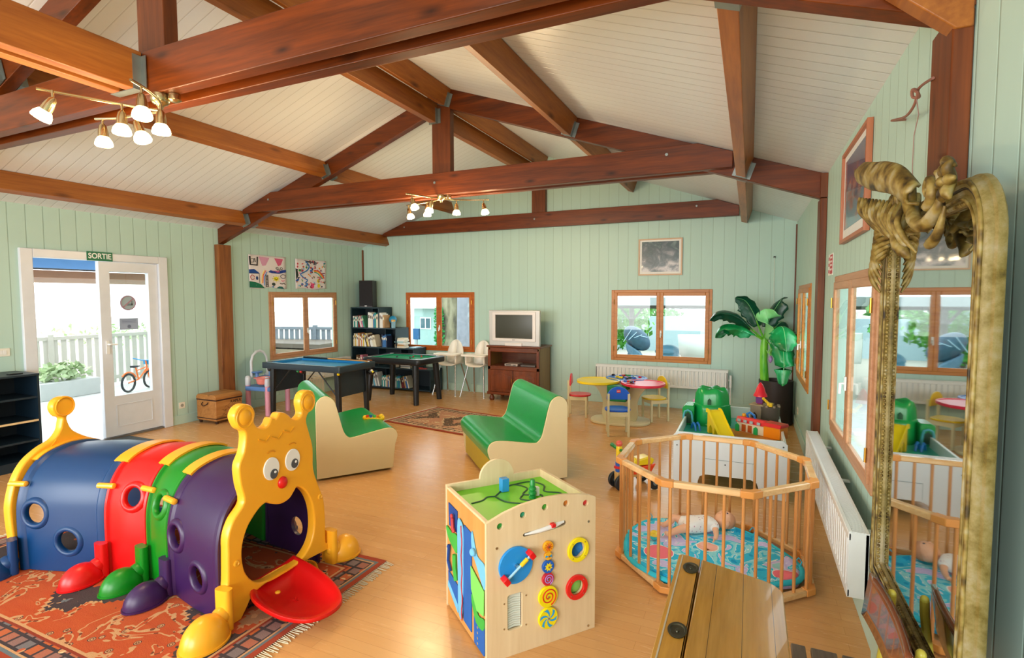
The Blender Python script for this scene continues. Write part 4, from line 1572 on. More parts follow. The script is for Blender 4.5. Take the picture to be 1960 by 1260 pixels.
finish(plate([gp], .003, 0, frame((0, .018, 0), (1, 0, 0), (0, 0, 1), (0, -1, 0))), 'mirror_glass',
       (lambda t_: t_.base(t_.mix(t_.noise(t_.obj(), 3, 5)[0], lin('b4bcbc'), lin('cfd4d4')), .025, 1.0))(NT('old_silvered_glass')), mr, smooth=0)
MB().box(-MWd + .06, MWd - .06, .022, .032, .02, MH - .16).build('backboard', plain('3a2f1f', .8), mr)
# wooden batten behind keeps it off the wall
MB().box(-.3, .05, .033, .138, MH - .30, MH - .26).box(-.3, .05, .033, .138, .10, .14).build('wall_batten', plain('4a3a24', .8), mr)
# crest: central shell with scrolls and leaves
cs = MB()
zc = MH - .01


def leafstroke(mbx, pts, w, th=.012, n=8):
    """tapered carved leaf following 3d pts"""
    pts = cr(pts, 4, closed=False)
    k = len(pts)
    rr = [max(.003, w * math.sin(PI * min(1, .12 + .88 * i / (k - 1))) ** .7) for i in range(k)]
    mbx.tube(pts, rr, n)


def scroll(mbx, cx, cz, r0, a0, turns, w, y=-.02, sg=1, fwd=.0):
    pts = []
    for i in range(26):
        q = i / 25
        a = a0 + sg * turns * 2 * PI * q
        r_ = r0 * (1 - .78 * q)
        pts.append((cx + r_ * math.cos(a), y - fwd * q, cz + r_ * math.sin(a)))
    mbx.tube(pts, [w * (1 - .5 * i / 25) for i in range(26)], 8)


# left-hand (far) acanthus wing sweeping out and forward, lower scrolls and a flower towards the near shoulder
leafstroke(cs, [(-.02, -.02, zc - .03), (.03, -.045, zc + .02), (.055, -.055, zc + .06), (.04, -.05, zc + .085), (.01, -.045, zc + .08)], .016)
leafstroke(cs, [(.02, -.03, zc + .06), (.08, -.05, zc + .0), (.15, -.045, zc - .03), (.21, -.035, zc + .0), (.22, -.035, zc + .03)], .017)
scroll(cs, .175, zc + .045, .036, -PI / 2, 1.0, .013, -.045, 1)
scroll(cs, .215, zc + .055, .020, PI / 2, .8, .008, -.04, -1)
leafstroke(cs, [(.10, -.02, zc - .06), (.16, -.035, zc - .075), (.215, -.035, zc - .055), (.235, -.03, zc - .0)], .012)
o_ = MB()
o_.add([(x + .055, y, z - .05) for x, y, z in cs.v], cs.f)
o_.build('carved_scrolls', m_gilt2, mr, smooth=60)
for k_, sgx in ((0, -.02), (1, .04)):
    c2 = MB()
    scroll(c2, sgx - .06, zc - .065 - .02 * k_, .034, PI, .9, .009, -.04, 1 if k_ else -1)
    for i in range(5):
        a = PI * (.35 + .16 * i) + .3 * k_
        leafstroke(c2, [(sgx - .05, -.035, zc - .04), (sgx - .05 + .045 * math.cos(a), -.055, zc - .04 + .05 * math.sin(a)), (sgx - .05 + .085 * math.cos(a), -.05, zc - .04 + .085 * math.sin(a))], .008)
    c2.build('carved_shell', m_gilt2, mr, smooth=60)
c3 = MB()
leafstroke(c3, [(-.02, -.03, zc - .02), (.0, -.05, zc - .08), (.04, -.05, zc - .12), (.055, -.035, zc - .145)], .020)
for i in range(4):
    leafstroke(c3, [(.02 + .02 * i, -.02, zc - .05 - .006 * i), (.04 + .03 * i, -.04, zc - .075), (.06 + .036 * i, -.03, zc - .085 + .01 * (i % 2))], .009)
c3.build('carved_tongue_leaf', m_gilt2, mr, smooth=60)
ac = MB()
rows = []
cl_ = cr([(.14, -.04, zc + .05), (.06, -.055, zc + .11), (-.03, -.065, zc + .145), (-.14, -.075, zc + .17), (-.27, -.08, zc + .20), (-.38, -.07, zc + .215)], 5, closed=False)
for i, p in enumerate(cl_):
    q = i / (len(cl_) - 1)
    w = .062 * (math.sin(PI * (.12 + .82 * q)) ** .6)
    rows.append([(p[0] + .012 * math.sin(a * 2), p[1] - .026 * math.sin(a), p[2] - .03 - w * (1 - math.cos(a)) * .62 + .003 * math.sin(a * 5)) for a in [PI * j / 10 for j in range(11)]])
ac.grid(rows)
ac.build('acanthus_wing', m_gilt2, mr, smooth=60, solid=.008)
un = MB()
for j in range(13):
    q = j / 12
    x = .06 - .38 * q
    zt = zc - .005 + .08 * q
    leafstroke(un, [(x, -.05 - .04 * q, zt), (x + .02, -.07 - .02 * q, zt - .05), (x + .045 + .03 * q, -.055, zt - .10 - .01 * (j % 2)), (x + .05 + .04 * q, -.035, zt - .13 + .02 * (j % 3))], .0078)
un.build('wing_feathers', m_gilt2, mr, smooth=60)
fl_ = MB()
for k in range(6):
    a = 2 * PI * k / 6
    leafstroke(fl_, [(.285, -.03, zc + .005), (.285 + .022 * math.cos(a), -.045, zc + .005 + .026 * math.sin(a)), (.285 + .042 * math.cos(a), -.04, zc + .005 + .045 * math.sin(a))], .012)
fl_.ball((.285, -.05, zc + .005), .011)
leafstroke(fl_, [(.24, -.03, zc + .04), (.27, -.04, zc + .05), (.31, -.035, zc + .03)], .011)
fl_.v = [(x + .055, y, z - .012) for x, y, z in fl_.v]
fl_.build('carved_flower', m_gilt2, mr, smooth=60)
lo_ = MB()
for j in range(8):
    leafstroke(lo_, [(-.27 - .012 * j, -.005, zc - .02 - .012 * j), (-.315 - .012 * j, -.035, zc - .005 - .02 * j), (-.35 - .008 * j, -.03, zc - .04 - .022 * j), (-.365 - .004 * j, -.012, zc - .075 - .022 * j)], .010)
lo_.build('corner_leaves', m_gilt2, mr, smooth=60)

# ------------------------------------------------------------------ radiators
m_rad = plain('dde1e0', .3)


def radiator(label, L, H, D, loc, rz, z0, gap=.066):
    """local x along, y towards the room is negative"""
    r = thing('radiator', label, 'radiator', loc, rz, 'panel radiators')
    n = int(L / .058)
    pts = []
    for i in range(n):
        x = .02 + (L - .04) * i / n
        p = (L - .04) / n
        pts += [(x, -D), (x + p * .46, -D), (x + p * .58, -D + .015), (x + p * .90, -D + .015)]
    pts += [(L - .02, -D), (L - .02, -D + .018), (.02, -D + .018)]
    MB().prism(pts, 'z', z0 + .035, z0 + H - .04).build('front_panel', m_rad, r, smooth=0)
    MB().box(0, L, -D - .001, -D + .012, z0, z0 + .036).box(0, L, -D - .001, -D + .012, z0 + H - .041, z0 + H - .006).build('rim', m_rad, r, bevel=.004)
    MB().box(0, L, -.012, 0, z0, z0 + H - .006).build('rear_panel', m_rad, r)
    for xe in (0, L - .004):
        MB().box(xe, xe + .004, -D, 0, z0, z0 + H - .004).build('end_cover', m_rad, r, bevel=.0015)
    gr = MB()
    gr.box(0, L, -D, -D + .012, z0 + H - .005, z0 + H)
    gr.box(0, L, -.012, 0, z0 + H - .005, z0 + H)
    k = int(L / .012)
    for i in range(k):
        x = L * (i + .5) / k
        gr.box(x - .003, x + .003, -D + .012, -.012, z0 + H - .005, z0 + H - .001)
    gr.build('top_grille', m_rad, r, smooth=0)
    br = MB()
    for x in (.2, L / 2, L - .2):
        br.box(x - .02, x + .02, 0, gap, z0 + H - .07, z0 + H - .062)
        br.box(x - .012, x + .012, 0, gap, z0 + .05, z0 + .058)
    br.build('wall_bracket', m_rad, r)
    return r


radiator('long white panel radiator on the right wall under the large window', 1.87, .285, .075, (.477, 4.44, 0), -PI / 2, .33)
radiator('white panel radiator on the far wall under the golden window', 1.86, .29, .07, (-2.11, 7.885 - .03, 0), 0, .315, .060)
rd = thing('radiator_valve', 'white radiator valve and pipe at the right end of the far radiator', 'radiator valve', (-.22, 7.83, 0))
MB().cyl((0, 0, .36), (0, 0, .53), .017, n=12).box(-.028, .0, -.01, .01, .45, .47).build('valve', m_white, rd)
MB().cyl((0, 0, .0), (0, 0, .36), .008, n=8).build('pipe', m_white, rd)
radiator('white panel radiator on the left wall under the tan window', 1.45, .30, .09, (XL + .04, 5.95, 0), PI / 2, .27, .036)

# ------------------------------------------------------------------ pictures, signs, cables
def art(name, stops, scale, seed):
    t_ = NT(name)
    o_ = t_.map(t_.obj(), (scale, scale, scale), loc=(seed, seed, seed))
    n_ = t_.noise(o_, 3, 6, .65, .8)[0]
    z = t_.xyz(t_.obj())[2]
    f = t_.ma('ADD', n_, t_.ma('MULTIPLY', z, .5))
    return t_.base(t_.ramp(f, stops), .25, 0, .5, .6)


pc = thing('framed_picture', 'white-framed blue-grey garden print on the far wall above the window', 'picture', (-1.20, YB, 2.19))
finish(plate([[(-.31, -.265), (.31, -.265), (.31, .265), (-.31, .265)], [(-.29, -.245), (.29, -.245), (.29, .245), (-.29, .245)]], .02, .002, frame((0, -.012, 0), (1, 0, 0), (0, 0, 1), (0, -1, 0))), 'frame', plain('c9a684', .4), pc)
MB().box(-.29, .29, -.012, -.004, -.245, .245).build('mount', plain('e6e6e2', .5), pc)
MB().box(-.262, .262, -.014, -.0125, -.215, .222).build('print', art('garden_print', [(.30, 'c9c4c8'), (.40, '8f9096'), (.48, '5f6a72'), (.62, '3f5256'), (.75, '6f8484')], 2.2, 3.1), pc)
pc = thing('framed_picture', 'narrow-looking wood-framed print of red boats high on the right wall', 'picture', (XR, 3.60, 2.22), -PI / 2)
finish(plate([[(-.40, -.28), (.40, -.28), (.40, .28), (-.40, .28)], [(-.378, -.258), (.378, -.258), (.378, .258), (-.378, .258)]], .028, .002, frame((0, -.016, 0), (1, 0, 0), (0, 0, 1), (0, -1, 0))), 'frame', plain('b06a48', .4), pc)
MB().box(-.378, .378, -.014, -.004, -.258, .258).build('mount', plain('e0e4e4', .5), pc)
MB().box(-.33, .33, -.016, -.0145, -.20, .22).build('print', art('harbour_print', [(.36, '5a86a0'), (.45, '7f9cb0'), (.5, 'b0664a'), (.55, '5c5f7a'), (.68, '46527a')], 1.7, 8.4), pc)

sg = thing('safety_sign', 'small white and red vertical safety sign on the right wall beside the post', 'sign', (XR, 4.60, 1.845), -PI / 2)
MB().box(-.12, .12, -.003, 0, -.08, .08).build('sign_sheet', plain('e4e8e4', .5), sg)
MB().box(-.02, .11, -.0045, -.003, -.07, .07).build('red_panel', plain('b8303c', .5), sg)
mb = MB()
for i, z in enumerate((.048, .018, -.008, -.04)):
    mb.box(0, .09, -.0055, -.0045, z - .005, z + .009)
mb.build('white_text_blocks', plain('e8dcdc', .5), sg)
mb = MB()
for z in (.045, .0, -.05):
    mb.box(-.10, -.05, -.0045, -.003, z - .012, z + .012)
mb.build('pictogram', plain('b8485a', .5), sg)

cb = thing('hanging_cable', 'knotted brown cable sticking out of the right wall beside the near post', 'cable', (XR, 2.2, 2.25))
mb = MB()
mb.tube(cr([(0, .38, .05), (-.054, .345, .042), (-.055, .14, -.006), (-.055, .035, -.006), (-.055, -.008, .016), (-.055, -.02, .034), (-.055, -.08, .03), (-.055, -.18, .012)], 5, closed=False), .0045, 8)
mb.tube(cr([(-.055, -.02, .03), (-.066, .0, .042), (-.062, .012, .022), (-.05, -.01, .012), (-.06, -.03, .024), (-.064, -.005, .036)], 4, closed=False), .005, 8)
mb.build('cable', plain('8a5a4a', .5), cb)
MB().tube([(-.055, .0, .015), (-.053, -.03, -.05), (-.05, .03, -.10), (-.04, .08, -.20), (-.02, .12, -.45)], .0016, 6).build('thin_wire', plain('9c7c74', .5), cb)
cb = thing('light_pull_cord', 'thin white cord hanging down the far wall above the banana plant', 'cord', (.285, YB - .012, 2.14))
MB().cyl((0, 0, 0), (0, -.012, .0), .014, n=12).build('hook', plain('20302c', .5), cb)
MB().tube([(0, -.012, 0), (0, -.012, -.35), (.01, -.012, -.75)], .003, 6).build('cord', plain('dfe4dc', .5), cb)

# children's paintings on paper
m_paper = plain('e6dfe2', .7)


def drawing(label, y0, y1, z0, z1, shapes, seed):
    r = thing('childrens_painting', label, 'painting', (XL + .006, (y0 + y1) / 2, (z0 + z1) / 2), PI / 2)
    w, h = y1 - y0, z1 - z0
    rnd_ = random.Random(seed)
    nx, nz = 14, 10
    W_ = lambda u, v: -.006 - .006 * math.sin(u * 7 + seed) * math.sin(v * 5) - .004 * (abs(u) > .45)

    def P(u, v, k=0.0):   # u,v in -0.5..0.5
        return (u * w, W_(u, v) - k, v * h + .012 * math.sin(u * 9 + seed) * (v < -.4))
    rows = [[P(-.5 + i / nx, -.5 + j / nz) for i in range(nx + 1)] for j in range(nz + 1)]
    MB().grid(rows).build('paper', m_paper, r, smooth=60, recalc=False, solid=.001)
    groups = {}
    for kind, col, pts, lw in shapes:
        m_ = groups.setdefault(col, MB())
        if kind == 'f':
            cx = sum(p[0] for p in pts) / len(pts)
            cz_ = sum(p[1] for p in pts) / len(pts)
            m_.grid([[P(cx + (x - cx) * q, cz_ + (z - cz_) * q, .003) for x, z in pts] for q in (1, .66, .33, .01)], closed=True)
        else:
            m_.tube([P(x, z, .0035) for x, z in pts], lw, 5)
    for col, m_ in groups.items():
        m_.build('painted_shapes', plain(col, .7), r, smooth=0)
    return r


def E(cx, cz, rx, rz=None, n=14):
    return [(a, b) for a, b in circ(cx, cz, rx, rx if rz is None else rz, n)]


sh1 = [('l', '15151c', [(-.47, .45), (-.46, .20), (-.28, .19), (-.27, .44)], .012), ('l', '26262c', [(-.42, .38), (-.36, .38), (-.36, .28), (-.42, .27)], .005), ('l', '26262c', [(-.34, .40), (-.32, .28)], .005),
       ('f', 'd49ab8', [(-.24, .46), (.04, .44), (-.06, .2), (-.15, .18)], 0), ('f', 'd8648c', [(.17, .44), (.43, .43), (.36, .24), (.28, .2)], 0),
       ('l', '3a4448', E(.25, .13, .035, .03), .005), ('l', '3a4448', E(.37, .13, .035, .03), .005), ('l', '20242c', [(.26, .07), (.31, .09), (.33, .06)], .006),
       ('f', '154a9c', [(-.5, .05), (-.36, .07), (-.28, .0), (-.22, -.06), (-.5, -.06)], 0), ('l', '3a3a48', [(-.5, -.06), (-.24, -.06), (-.24, -.34)], .004),
       ('l', 'b03a4a', E(-.42, -.18, .05, .07), .005), ('f', '24407c', E(-.30, -.2, .03, .06), 0), ('f', '0c7052', [(-.5, -.30), (-.35, -.32), (-.2, -.38), (-.1, -.5), (-.5, -.5)], 0),
       ('l', 'f0d24a', [(-.18, -.35), (-.16, -.12), (-.10, .05)], .006), ('l', 'e05a6a', [(-.15, -.35), (-.13, -.1), (-.06, .04)], .006), ('l', '3a78c8', [(-.10, -.42), (-.1, -.15), (-.03, .0)], .006),
       ('l', '18181c', [(-.06, -.48), (-.06, -.1)], .005), ('l', '18181c', [(.0, -.48), (-.01, -.1)], .005)]
sh1 += [('l', '18181c', [(-.06, -.46 + .045 * i), (-.0, -.46 + .045 * i)], .005) for i in range(9)]
sh1 += [('f', '173c94', [(.0, .0), (.1, -.03), (.3, -.04), (.5, .02), (.5, .1), (.38, .08), (.35, .0), (.2, -.02), (.06, .06)], 0), ('f', 'cf6c9a', [(.12, .05), (.32, .06), (.32, .0), (.14, .0)], 0),
        ('f', 'e8dc2a', E(.22, -.2, .07, .07), 0), ('l', '3a3a20', [(.18, -.19), (.22, -.24), (.26, -.19)], .005), ('l', '505060', E(.41, -.12, .07, .06), .005),
        ('f', '1f3a3a', E(.15, -.38, .05, .06), 0), ('f', 'd8c83a', E(.16, -.37, .02, .03), 0), ('f', '2a7cc0', [(.08, -.48), (.16, -.44), (.15, -.5)], 0), ('f', '1f6a6a', [(.22, -.5), (.30, -.42), (.38, -.42), (.44, -.5)], 0),
        ('l', 'e6789a', [(.36, -.24), (.40, -.28), (.44, -.24)], .006), ('l', '28282c', [(.32, -.34), (.38, -.36), (.42, -.33), (.46, -.37)], .006)]
for k in range(8):
    a = 2 * PI * k / 8
    sh1.append(('l', 'd8cc2a', [(.22 + .08 * math.cos(a), -.2 + .08 * math.sin(a)), (.22 + .11 * math.cos(a), -.2 + .11 * math.sin(a))], .005))
drawing('left of two children\'s paintings, with pink triangles and a green hill', 5.43, 6.10, 1.752, 2.235, sh1, 1)
rnd = random.Random(11)
sh2 = [('l', '2a74b8', cr([(-.18, .42), (-.1, .36), (-.06, .25), (-.14, .12), (-.25, .05), (-.34, -.02), (-.2, -.15), (-.12, -.2), (-.18, -.28), (-.12, -.34), (-.22, -.42)], 3, closed=False), .010),
       ('f', '4a5058', [(-.25, .47), (.25, .42), (.2, .38), (-.1, .40)], 0), ('l', 'd83a2a', cr([(.10, .15), (.25, .12), (.38, -.02), (.43, -.12)], 4, closed=False), .008),
       ('l', 'f0b830', cr([(.10, .12), (.23, .09), (.34, -.03), (.39, -.12)], 4, closed=False), .008), ('l', '2a9a8a', cr([(.10, .08), (.2, .05), (.3, -.05), (.35, -.12)], 4, closed=False), .008), ('f', '1f2f2c', [(-.5, .18), (-.44, .15), (-.40, -.05), (-.48, -.2)], 0), ('f', '1f56b0', [(-.5, -.22), (-.4, -.14), (-.38, -.2), (-.47, -.3)], 0),
       ('f', '2464c0', E(0, .12, .035, .045), 0), ('f', '2f9c4a', E(-.36, .12, .04, .045), 0), ('f', 'e8dc3a', E(.23, -.22, .05, .07), 0), ('f', 'ead83a', E(.24, -.38, .05, .07), 0), ('f', 'e8508c', E(.02, -.38, .06, .08), 0)]
for i in range(84):
    x, z = rnd.uniform(-.46, .46), rnd.uniform(-.45, .44)
    c_ = rnd.choice(('c83a4a', '8a3a5a', '2a6ab8', 'e08a2a', '3a8a5a', 'd878a0', '3c3c58', '8ac0e0', 'b84a3a'))
    if rnd.random() < .5:
        sh2.append(('l', c_, [(x, z), (x + rnd.uniform(-.05, .05), z + rnd.uniform(-.06, .06)), (x + rnd.uniform(-.05, .05), z + rnd.uniform(-.06, .06))], .0065))
    else:
        sh2.append(('f', c_, E(x, z, rnd.uniform(.016, .04), rnd.uniform(.018, .045), 9), 0))
drawing('right of two children\'s paintings, with bright doodles and a rainbow', 6.285, 6.953, 1.752, 2.23, sh2, 4)
# ------------------------------------------------------------------ pool tables
m_blk = plain('15181d', .35, var=.1)
m_blk2 = plain('1c2b36', .45, var=.1)
m_blue_felt = plain('2f9adc', .6, var=.05)  # blue brightened to carry the window's reflection on the cloth
m_green_felt = plain('0f9664', .8, var=.05)
pa = thing('pool_table', 'black kids pool table with blue cloth and folding legs in front of the left window', 'pool table', (-5.02, 5.15, 0), 0)
ZT = .785
ring_o, ring_i = rrect(-.66, .62, -.32, .34, .02), rrect(-.60, .56, -.26, .28, .02)
finish(plate([ring_o, ring_i], .075, .006, Matrix.Translation((0, 0, ZT - .0375))), 'rail_frame', m_blk2, pa)
MB().box(-.62, .58, -.29, .31, ZT - .045, ZT - .032).build('playing_cloth', m_blue_felt, pa)
finish(plate([rrect(-.602, .562, -.262, .282, .01), rrect(-.575, .535, -.235, .255, .015)], .03, .006, Matrix.Translation((0, 0, ZT - .017))), 'cushion', plain('167ab8', .9), pa)
mb = MB()
for y in (-.30, .32):
    mb.box(-.58, .54, y - .003, y + .003, ZT, ZT + .002)
mb.build('rail_trim', plain('a8d0e0', .4), pa)
for x, y in ((-.59, -.25), (-.02, -.265), (.55, -.25), (-.59, .27), (-.02, .285), (.55, .27)):
    MB().cyl((x, y, ZT - .03), (x, y, ZT + .001), .028, n=18).build('pocket', plain('0a0a0c', .5), pa)
    MB().ball((x, y - .0, ZT - .085), (.035, .035, .04), 14, 8, z1=.3).build('pocket_net', m_blk, pa)
for x, y, dx in ((-.55, -.24, -.02), (.51, -.24, .03), (-.55, .26, -.02), (.51, .26, .03)):
    MB().prism([(x - .035, ZT - .075), (x + .035, ZT - .075), (x + dx + .02, 0), (x + dx - .02, 0)], 'y', y - .025, y + .025).build('leg', m_blk, pa, bevel=.005)
    for s in (1,):
        MB().tube([(x - .02 * (1 if x > 0 else -1), y, .42), (x - .30 * (1 if x > 0 else -1), y, ZT - .08)], .008, 8).build('folding_brace', m_blk, pa)
for x in (-.55, .51):
    MB().box(x - .012, x + .012, -.24, .26, .40, ZT - .07).build('end_apron', m_blk2, pa)
for lb, c, x, y, z in (('red ball poking out of a side pocket of the blue pool table', 'b83030', -.005, -.305, -.085), ('green ball in the side pocket of the blue pool table', '1f7a40', -.055, -.305, -.085),
                       ('yellow ball in the near corner pocket of the blue pool table', 'f0c818', .565, -.28, -.09)):
    b_ = thing('pool_ball', lb, 'ball', (-5.02 + x, 5.15 + y, ZT + z + .0), 0)
    MB().ball((0, 0, 0), .018).build('ball', plastic(c, .15), b_)
for i, (lb, c) in enumerate((('white ball in the blue pool table\'s far right net', 'e4e4e0'), ('yellow ball beside the white one in the blue table\'s far right net', 'd8c820'))):
    b_ = thing('pool_ball', lb, 'ball', (-5.02 + .60 + .03 * i, 5.15 + .285 - .02 * i, ZT - .115 - .012 * i), 0)
    MB().ball((0, 0, 0), .017).build('ball', plastic(c, .15), b_)
MB().ball((.60, .28, ZT - .13), (.05, .045, .04), 14, 8, z1=.1).build('corner_pocket_net', m_blk, pa)
cue = thing('pool_cue', 'wooden pool cue with black butt lying on the blue pool table', 'cue', (-5.02, 5.40, ZT + .012), math.radians(-1))
MB().tube([(-.54, .01, 0), (-.10, .006, 0)], [.0125, .010], 12).build('butt', plain('16181c', .3), cue)
MB().tube([(-.10, .006, 0), (.58, 0, -.003)], [.010, .006], 12).build('shaft', plain('c98f4a', .3), cue)
MB().cyl((.58, 0, -.003), (.60, 0, -.003), .006, n=12).build('tip', m_white, cue)
cue = thing('pool_cue', 'dark pool cue lying behind the wooden one on the blue pool table', 'cue', (-5.02, 5.44, ZT + .012), math.radians(.5))
MB().tube([(-.50, .01, 0), (.52, 0, -.003)], [.0125, .007], 12).build('shaft', plain('23262c', .3), cue)

pb = thing('pool_table', 'black compact pool table with green cloth and splayed legs in front of the bookcase', 'pool table', (-4.97, 6.86, 0), math.radians(-2))
ZT2 = .69
finish(plate([rrect(-.52, .58, -.36, .36, .07), rrect(-.44, .50, -.28, .28, .02)], .09, .02, Matrix.Translation((0, 0, ZT2 - .045))), 'rail_frame', m_blk, pb, smooth=50)
MB().box(-.46, .52, -.30, .30, ZT2 - .05, ZT2 - .03).build('playing_cloth', m_green_felt, pb)
finish(plate([rrect(-.442, .502, -.282, .282, .01), rrect(-.415, .475, -.255, .255, .012)], .022, .005, Matrix.Translation((0, 0, ZT2 - .02))), 'cushion', plain('0f9068', .9), pb)
for x, y in ((-.43, -.27), (.49, -.27), (-.43, .27), (.49, .27)):
    finish(plate([circ(0, 0, .032, n=20), circ(0, 0, .024, n=20)], .006, .001, Matrix.Translation((x, y, ZT2 + .0015))), 'pocket_ring', plain('c9cdd0', .3, .6), pb)
MB().box(-.40, -.30, -.365, -.355, ZT2 - .05, ZT2 - .035).build('score_slot', plain('a8632e', .5), pb)
for x, y, sx, sy in ((-.40, -.26, -1, -1), (.44, -.26, .6, -1), (-.40, .26, -1, 1), (.44, .26, 1, 1)):
    MB().tube([(x, y, ZT2 - .09), (x + .05 * sx, y + .03 * sy, 0)], [.05, .04], 20).build('leg', m_blk, pb, smooth=50)
for lb, c, x, y in (('red ball on the green cloth near the far rail', 'b02430', .12, .12), ('dark ball on the green cloth right of centre', '14181c', .16, -.02), ('orange-red ball on the green cloth by the far right cushion', 'd04a2c', .22, .20), ('small black ball on the green cloth towards the left', '20262a', -.12, .02)):
    b_ = thing('pool_ball', lb, 'ball', (-4.97 + x, 6.86 + y, ZT2 - .015), 0)
    MB().ball((0, 0, 0), .015).build('ball', plastic(c, .15), b_)

# ------------------------------------------------------------------ stepped bookcase with books
m_bc = plain('17303a', .5, var=.1)
bc = thing('stepped_bookcase', 'dark blue-black bookcase stepping down to the right in the far left corner', 'bookcase', (-6.54, 7.50, 0))
shelves = [(1.44, .62), (1.08, .98), (.74, 1.34), (.39, 1.67), (.045, 1.67)]   # z top, right end x
D = .37
for i, (z, xr) in enumerate(shelves):
    MB().box(0, xr, -.01, D, z - .02, z).build('shelf', m_bc, bc, bevel=.003)
MB().box(0, .018, 0, D, 0, 1.42).build('side_panel', m_bc, bc)
for x, zb, zt in ((.60, 1.08, 1.42), (.96, .74, 1.06), (1.32, .39, .72), (1.652, .0, .37)):
    MB().box(x, x + .018, 0, D, zb, zt).build('side_panel', m_bc, bc)
for x, zb, zt in ((.34, 1.08, 1.42), (.62, .74, 1.06), (.46, .39, .72), (.95, .39, .72), (.62, .045, .37)):
    MB().box(x, x + .014, .16, D, zb, zt).build('divider', m_bc, bc)
MB().box(0, .60, D, D + .008, 1.06, 1.43).box(0, .96, D, D + .008, .72, 1.06).box(0, 1.32, D, D + .008, .38, .72).box(0, 1.66, D, D + .008, .04, .38).build('back_board', plain('101d24', .6), bc)

BOOKC = [('dark red', '7a1f2a'), ('teal', '2a8f8a'), ('cream', 'e0d6bc'), ('white', 'e6e4de'), ('blue', '2f6aa8'), ('pink', 'c87a94'), ('tan', 'b89060'), ('navy', '24304f'), ('yellow', 'd8b840'), ('grey', '9a9c98'), ('brown', '6a4a30'), ('light blue', '6fb8d0'), ('green', '3f8060'), ('orange', 'c8692c'), ('black', '202024')]
pages = plain('e6dfcc', .9)


def book(name, label, group, x, y, z, w, h, d, col, lean=0.0, flat=False):
    """spine towards -y; x,z is the lower left corner of the spine"""
    r = thing('book', label, 'book', (x, y, z), 0, group)
    M = Matrix.Rotation(-lean, 4, 'Y') if not flat else Matrix.Identity(4)
    c = plain(col, .55, var=.1)
    if flat:
        MB().box(0, h, 0, d, 0, .002).box(0, h, 0, d, w - .002, w).box(0, h, -.002, 0, 0, w).build('cover', c, r)
        MB().box(.003, h - .003, .0, d - .004, .002, w - .002).build('pages', pages, r)
        return r
    MB().box(0, .002, 0, d, 0, h, M).box(w - .002, w, 0, d, 0, h, M).box(0, w, -.003, 0, 0, h, M).build('cover', c, r)
    MB().box(.002, w - .002, 0, d - .004, .003, h - .004, M).build('pages', pages, r)
    lc = plain('e8e2c8' if lin(col)[1] < .3 else '5a4a40', .6)
    MB().box(w * .2, w * .8, -.0042, -.003, h * .62, h * .82, M).build('spine_label', lc, r)
    return r


def row(where, group, x0, x1, z, hmin, hmax, seed, cols, lean_from=1.0, wmin=.018, wmax=.036, d=.15, y=7.515):
    rnd_ = random.Random(seed)
    x = x0
    i = 0
    items = []
    while True:
        w = rnd_.uniform(wmin, wmax)
        if x + w > x1:
            break
        items.append((x, w))
        x += w + .0012
    n_ = len(items)
    run = 0
    extra = 0
    for i, (x, w) in enumerate(items):
        cn, cc = BOOKC[rnd_.choice(cols)]
        h = rnd_.uniform(hmin, hmax)
        leaning = (i / n_) > lean_from and rnd_.random() > .05
        le = math.radians(-rnd_.uniform(13, 17)) if leaning else 0
        lx = x
        if leaning:
            extra += w * .06
        zo = z + .001 + (0 if not leaning else w * math.sin(-le) * 0 + .0)
        M_ = 1
        label = '%s book %s, %s from left %s' % (cn, 'leaning' if leaning else 'upright', ORD[min(i, len(ORD) - 1)], where)
        if leaning:
            # lean towards the left neighbour: pivot at lower right corner
            book('book', label, group, lx + extra + .0, y, zo + 0.0, w, h, d, cc, lean=abs(le) if False else -abs(le) * -1)
        else:
            book('book', label, group, lx, y, zo, w, h, d, cc)


light_c = [2, 3, 3, 6, 9, 5, 11, 2]
mix_c = [0, 1, 2, 3, 4, 5, 6, 7, 8, 9, 10, 12, 13]
g_ = 'books on the stepped bookcase'
row('on the bookcase top shelf', g_, -6.51, -6.21, 1.08, .17, .22, 1, [0, 1, 12, 3, 5, 7, 1], .45)
row('in the right half of the top shelf', g_, -6.17, -5.80, 1.08, .21, .27, 2, [1, 2, 3, 6, 6, 2, 3, 4], 1.0, .024, .042)
row('on the bookcase second shelf', g_, -6.51, -5.98, .74, .17, .24, 3, [2, 3, 6, 10, 8, 2, 3, 13, 3], .55, .016, .028)
row('beside the flat pile of books', g_, -5.88, -5.76, .74, .19, .23, 4, [4, 7, 4], 1.0)
row('on the bookcase third shelf', g_, -6.45, -6.30, .39, .17, .20, 5, [0, 5, 10], 1.0, .03, .05)
row('on the bottom shelf, left of the divider', g_, -6.2, -5.94, .045, .19, .26, 6, [1, 3, 3, 11, 3, 9], .3)
row('on the bottom shelf, right of the divider', g_, -5.89, -5.30, .045, .17, .22, 7, [0, 2, 3, 9, 1, 4, 0, 12, 3, 6], .75)
row('just above the bottom shelf', g_, -5.70, -5.60, .39, .15, .2, 9, [3, 2, 3], 1.0)
z = .741
for i, (c, w, h) in enumerate((('e4dcc8', .03, .19), ('b98c58', .028, .18), ('e8e6e0', .03, .20), ('9ac8cc', .022, .18), ('e6e2da', .03, .19), ('dcd2b8', .024, .18))):
    book('book', 'flat book, %s from the bottom of the taller pile on the bookcase' % ORD[i], g_, -5.60 - .01 * (i % 2), 7.52 + .01 * (i % 3), z, w, h, .14, c, flat=True)
    z += w + .0008
z = .391
for i, (c, w, h) in enumerate((('e0dccc', .022, .20), ('8a8a88', .02, .21), ('e8e6e0', .022, .19))):
    book('book', 'flat book, %s from the bottom of the small low pile on the bookcase' % ORD[i], g_, -5.50, 7.53, z, w, h, .14, c, flat=True)
    z += w + .0008
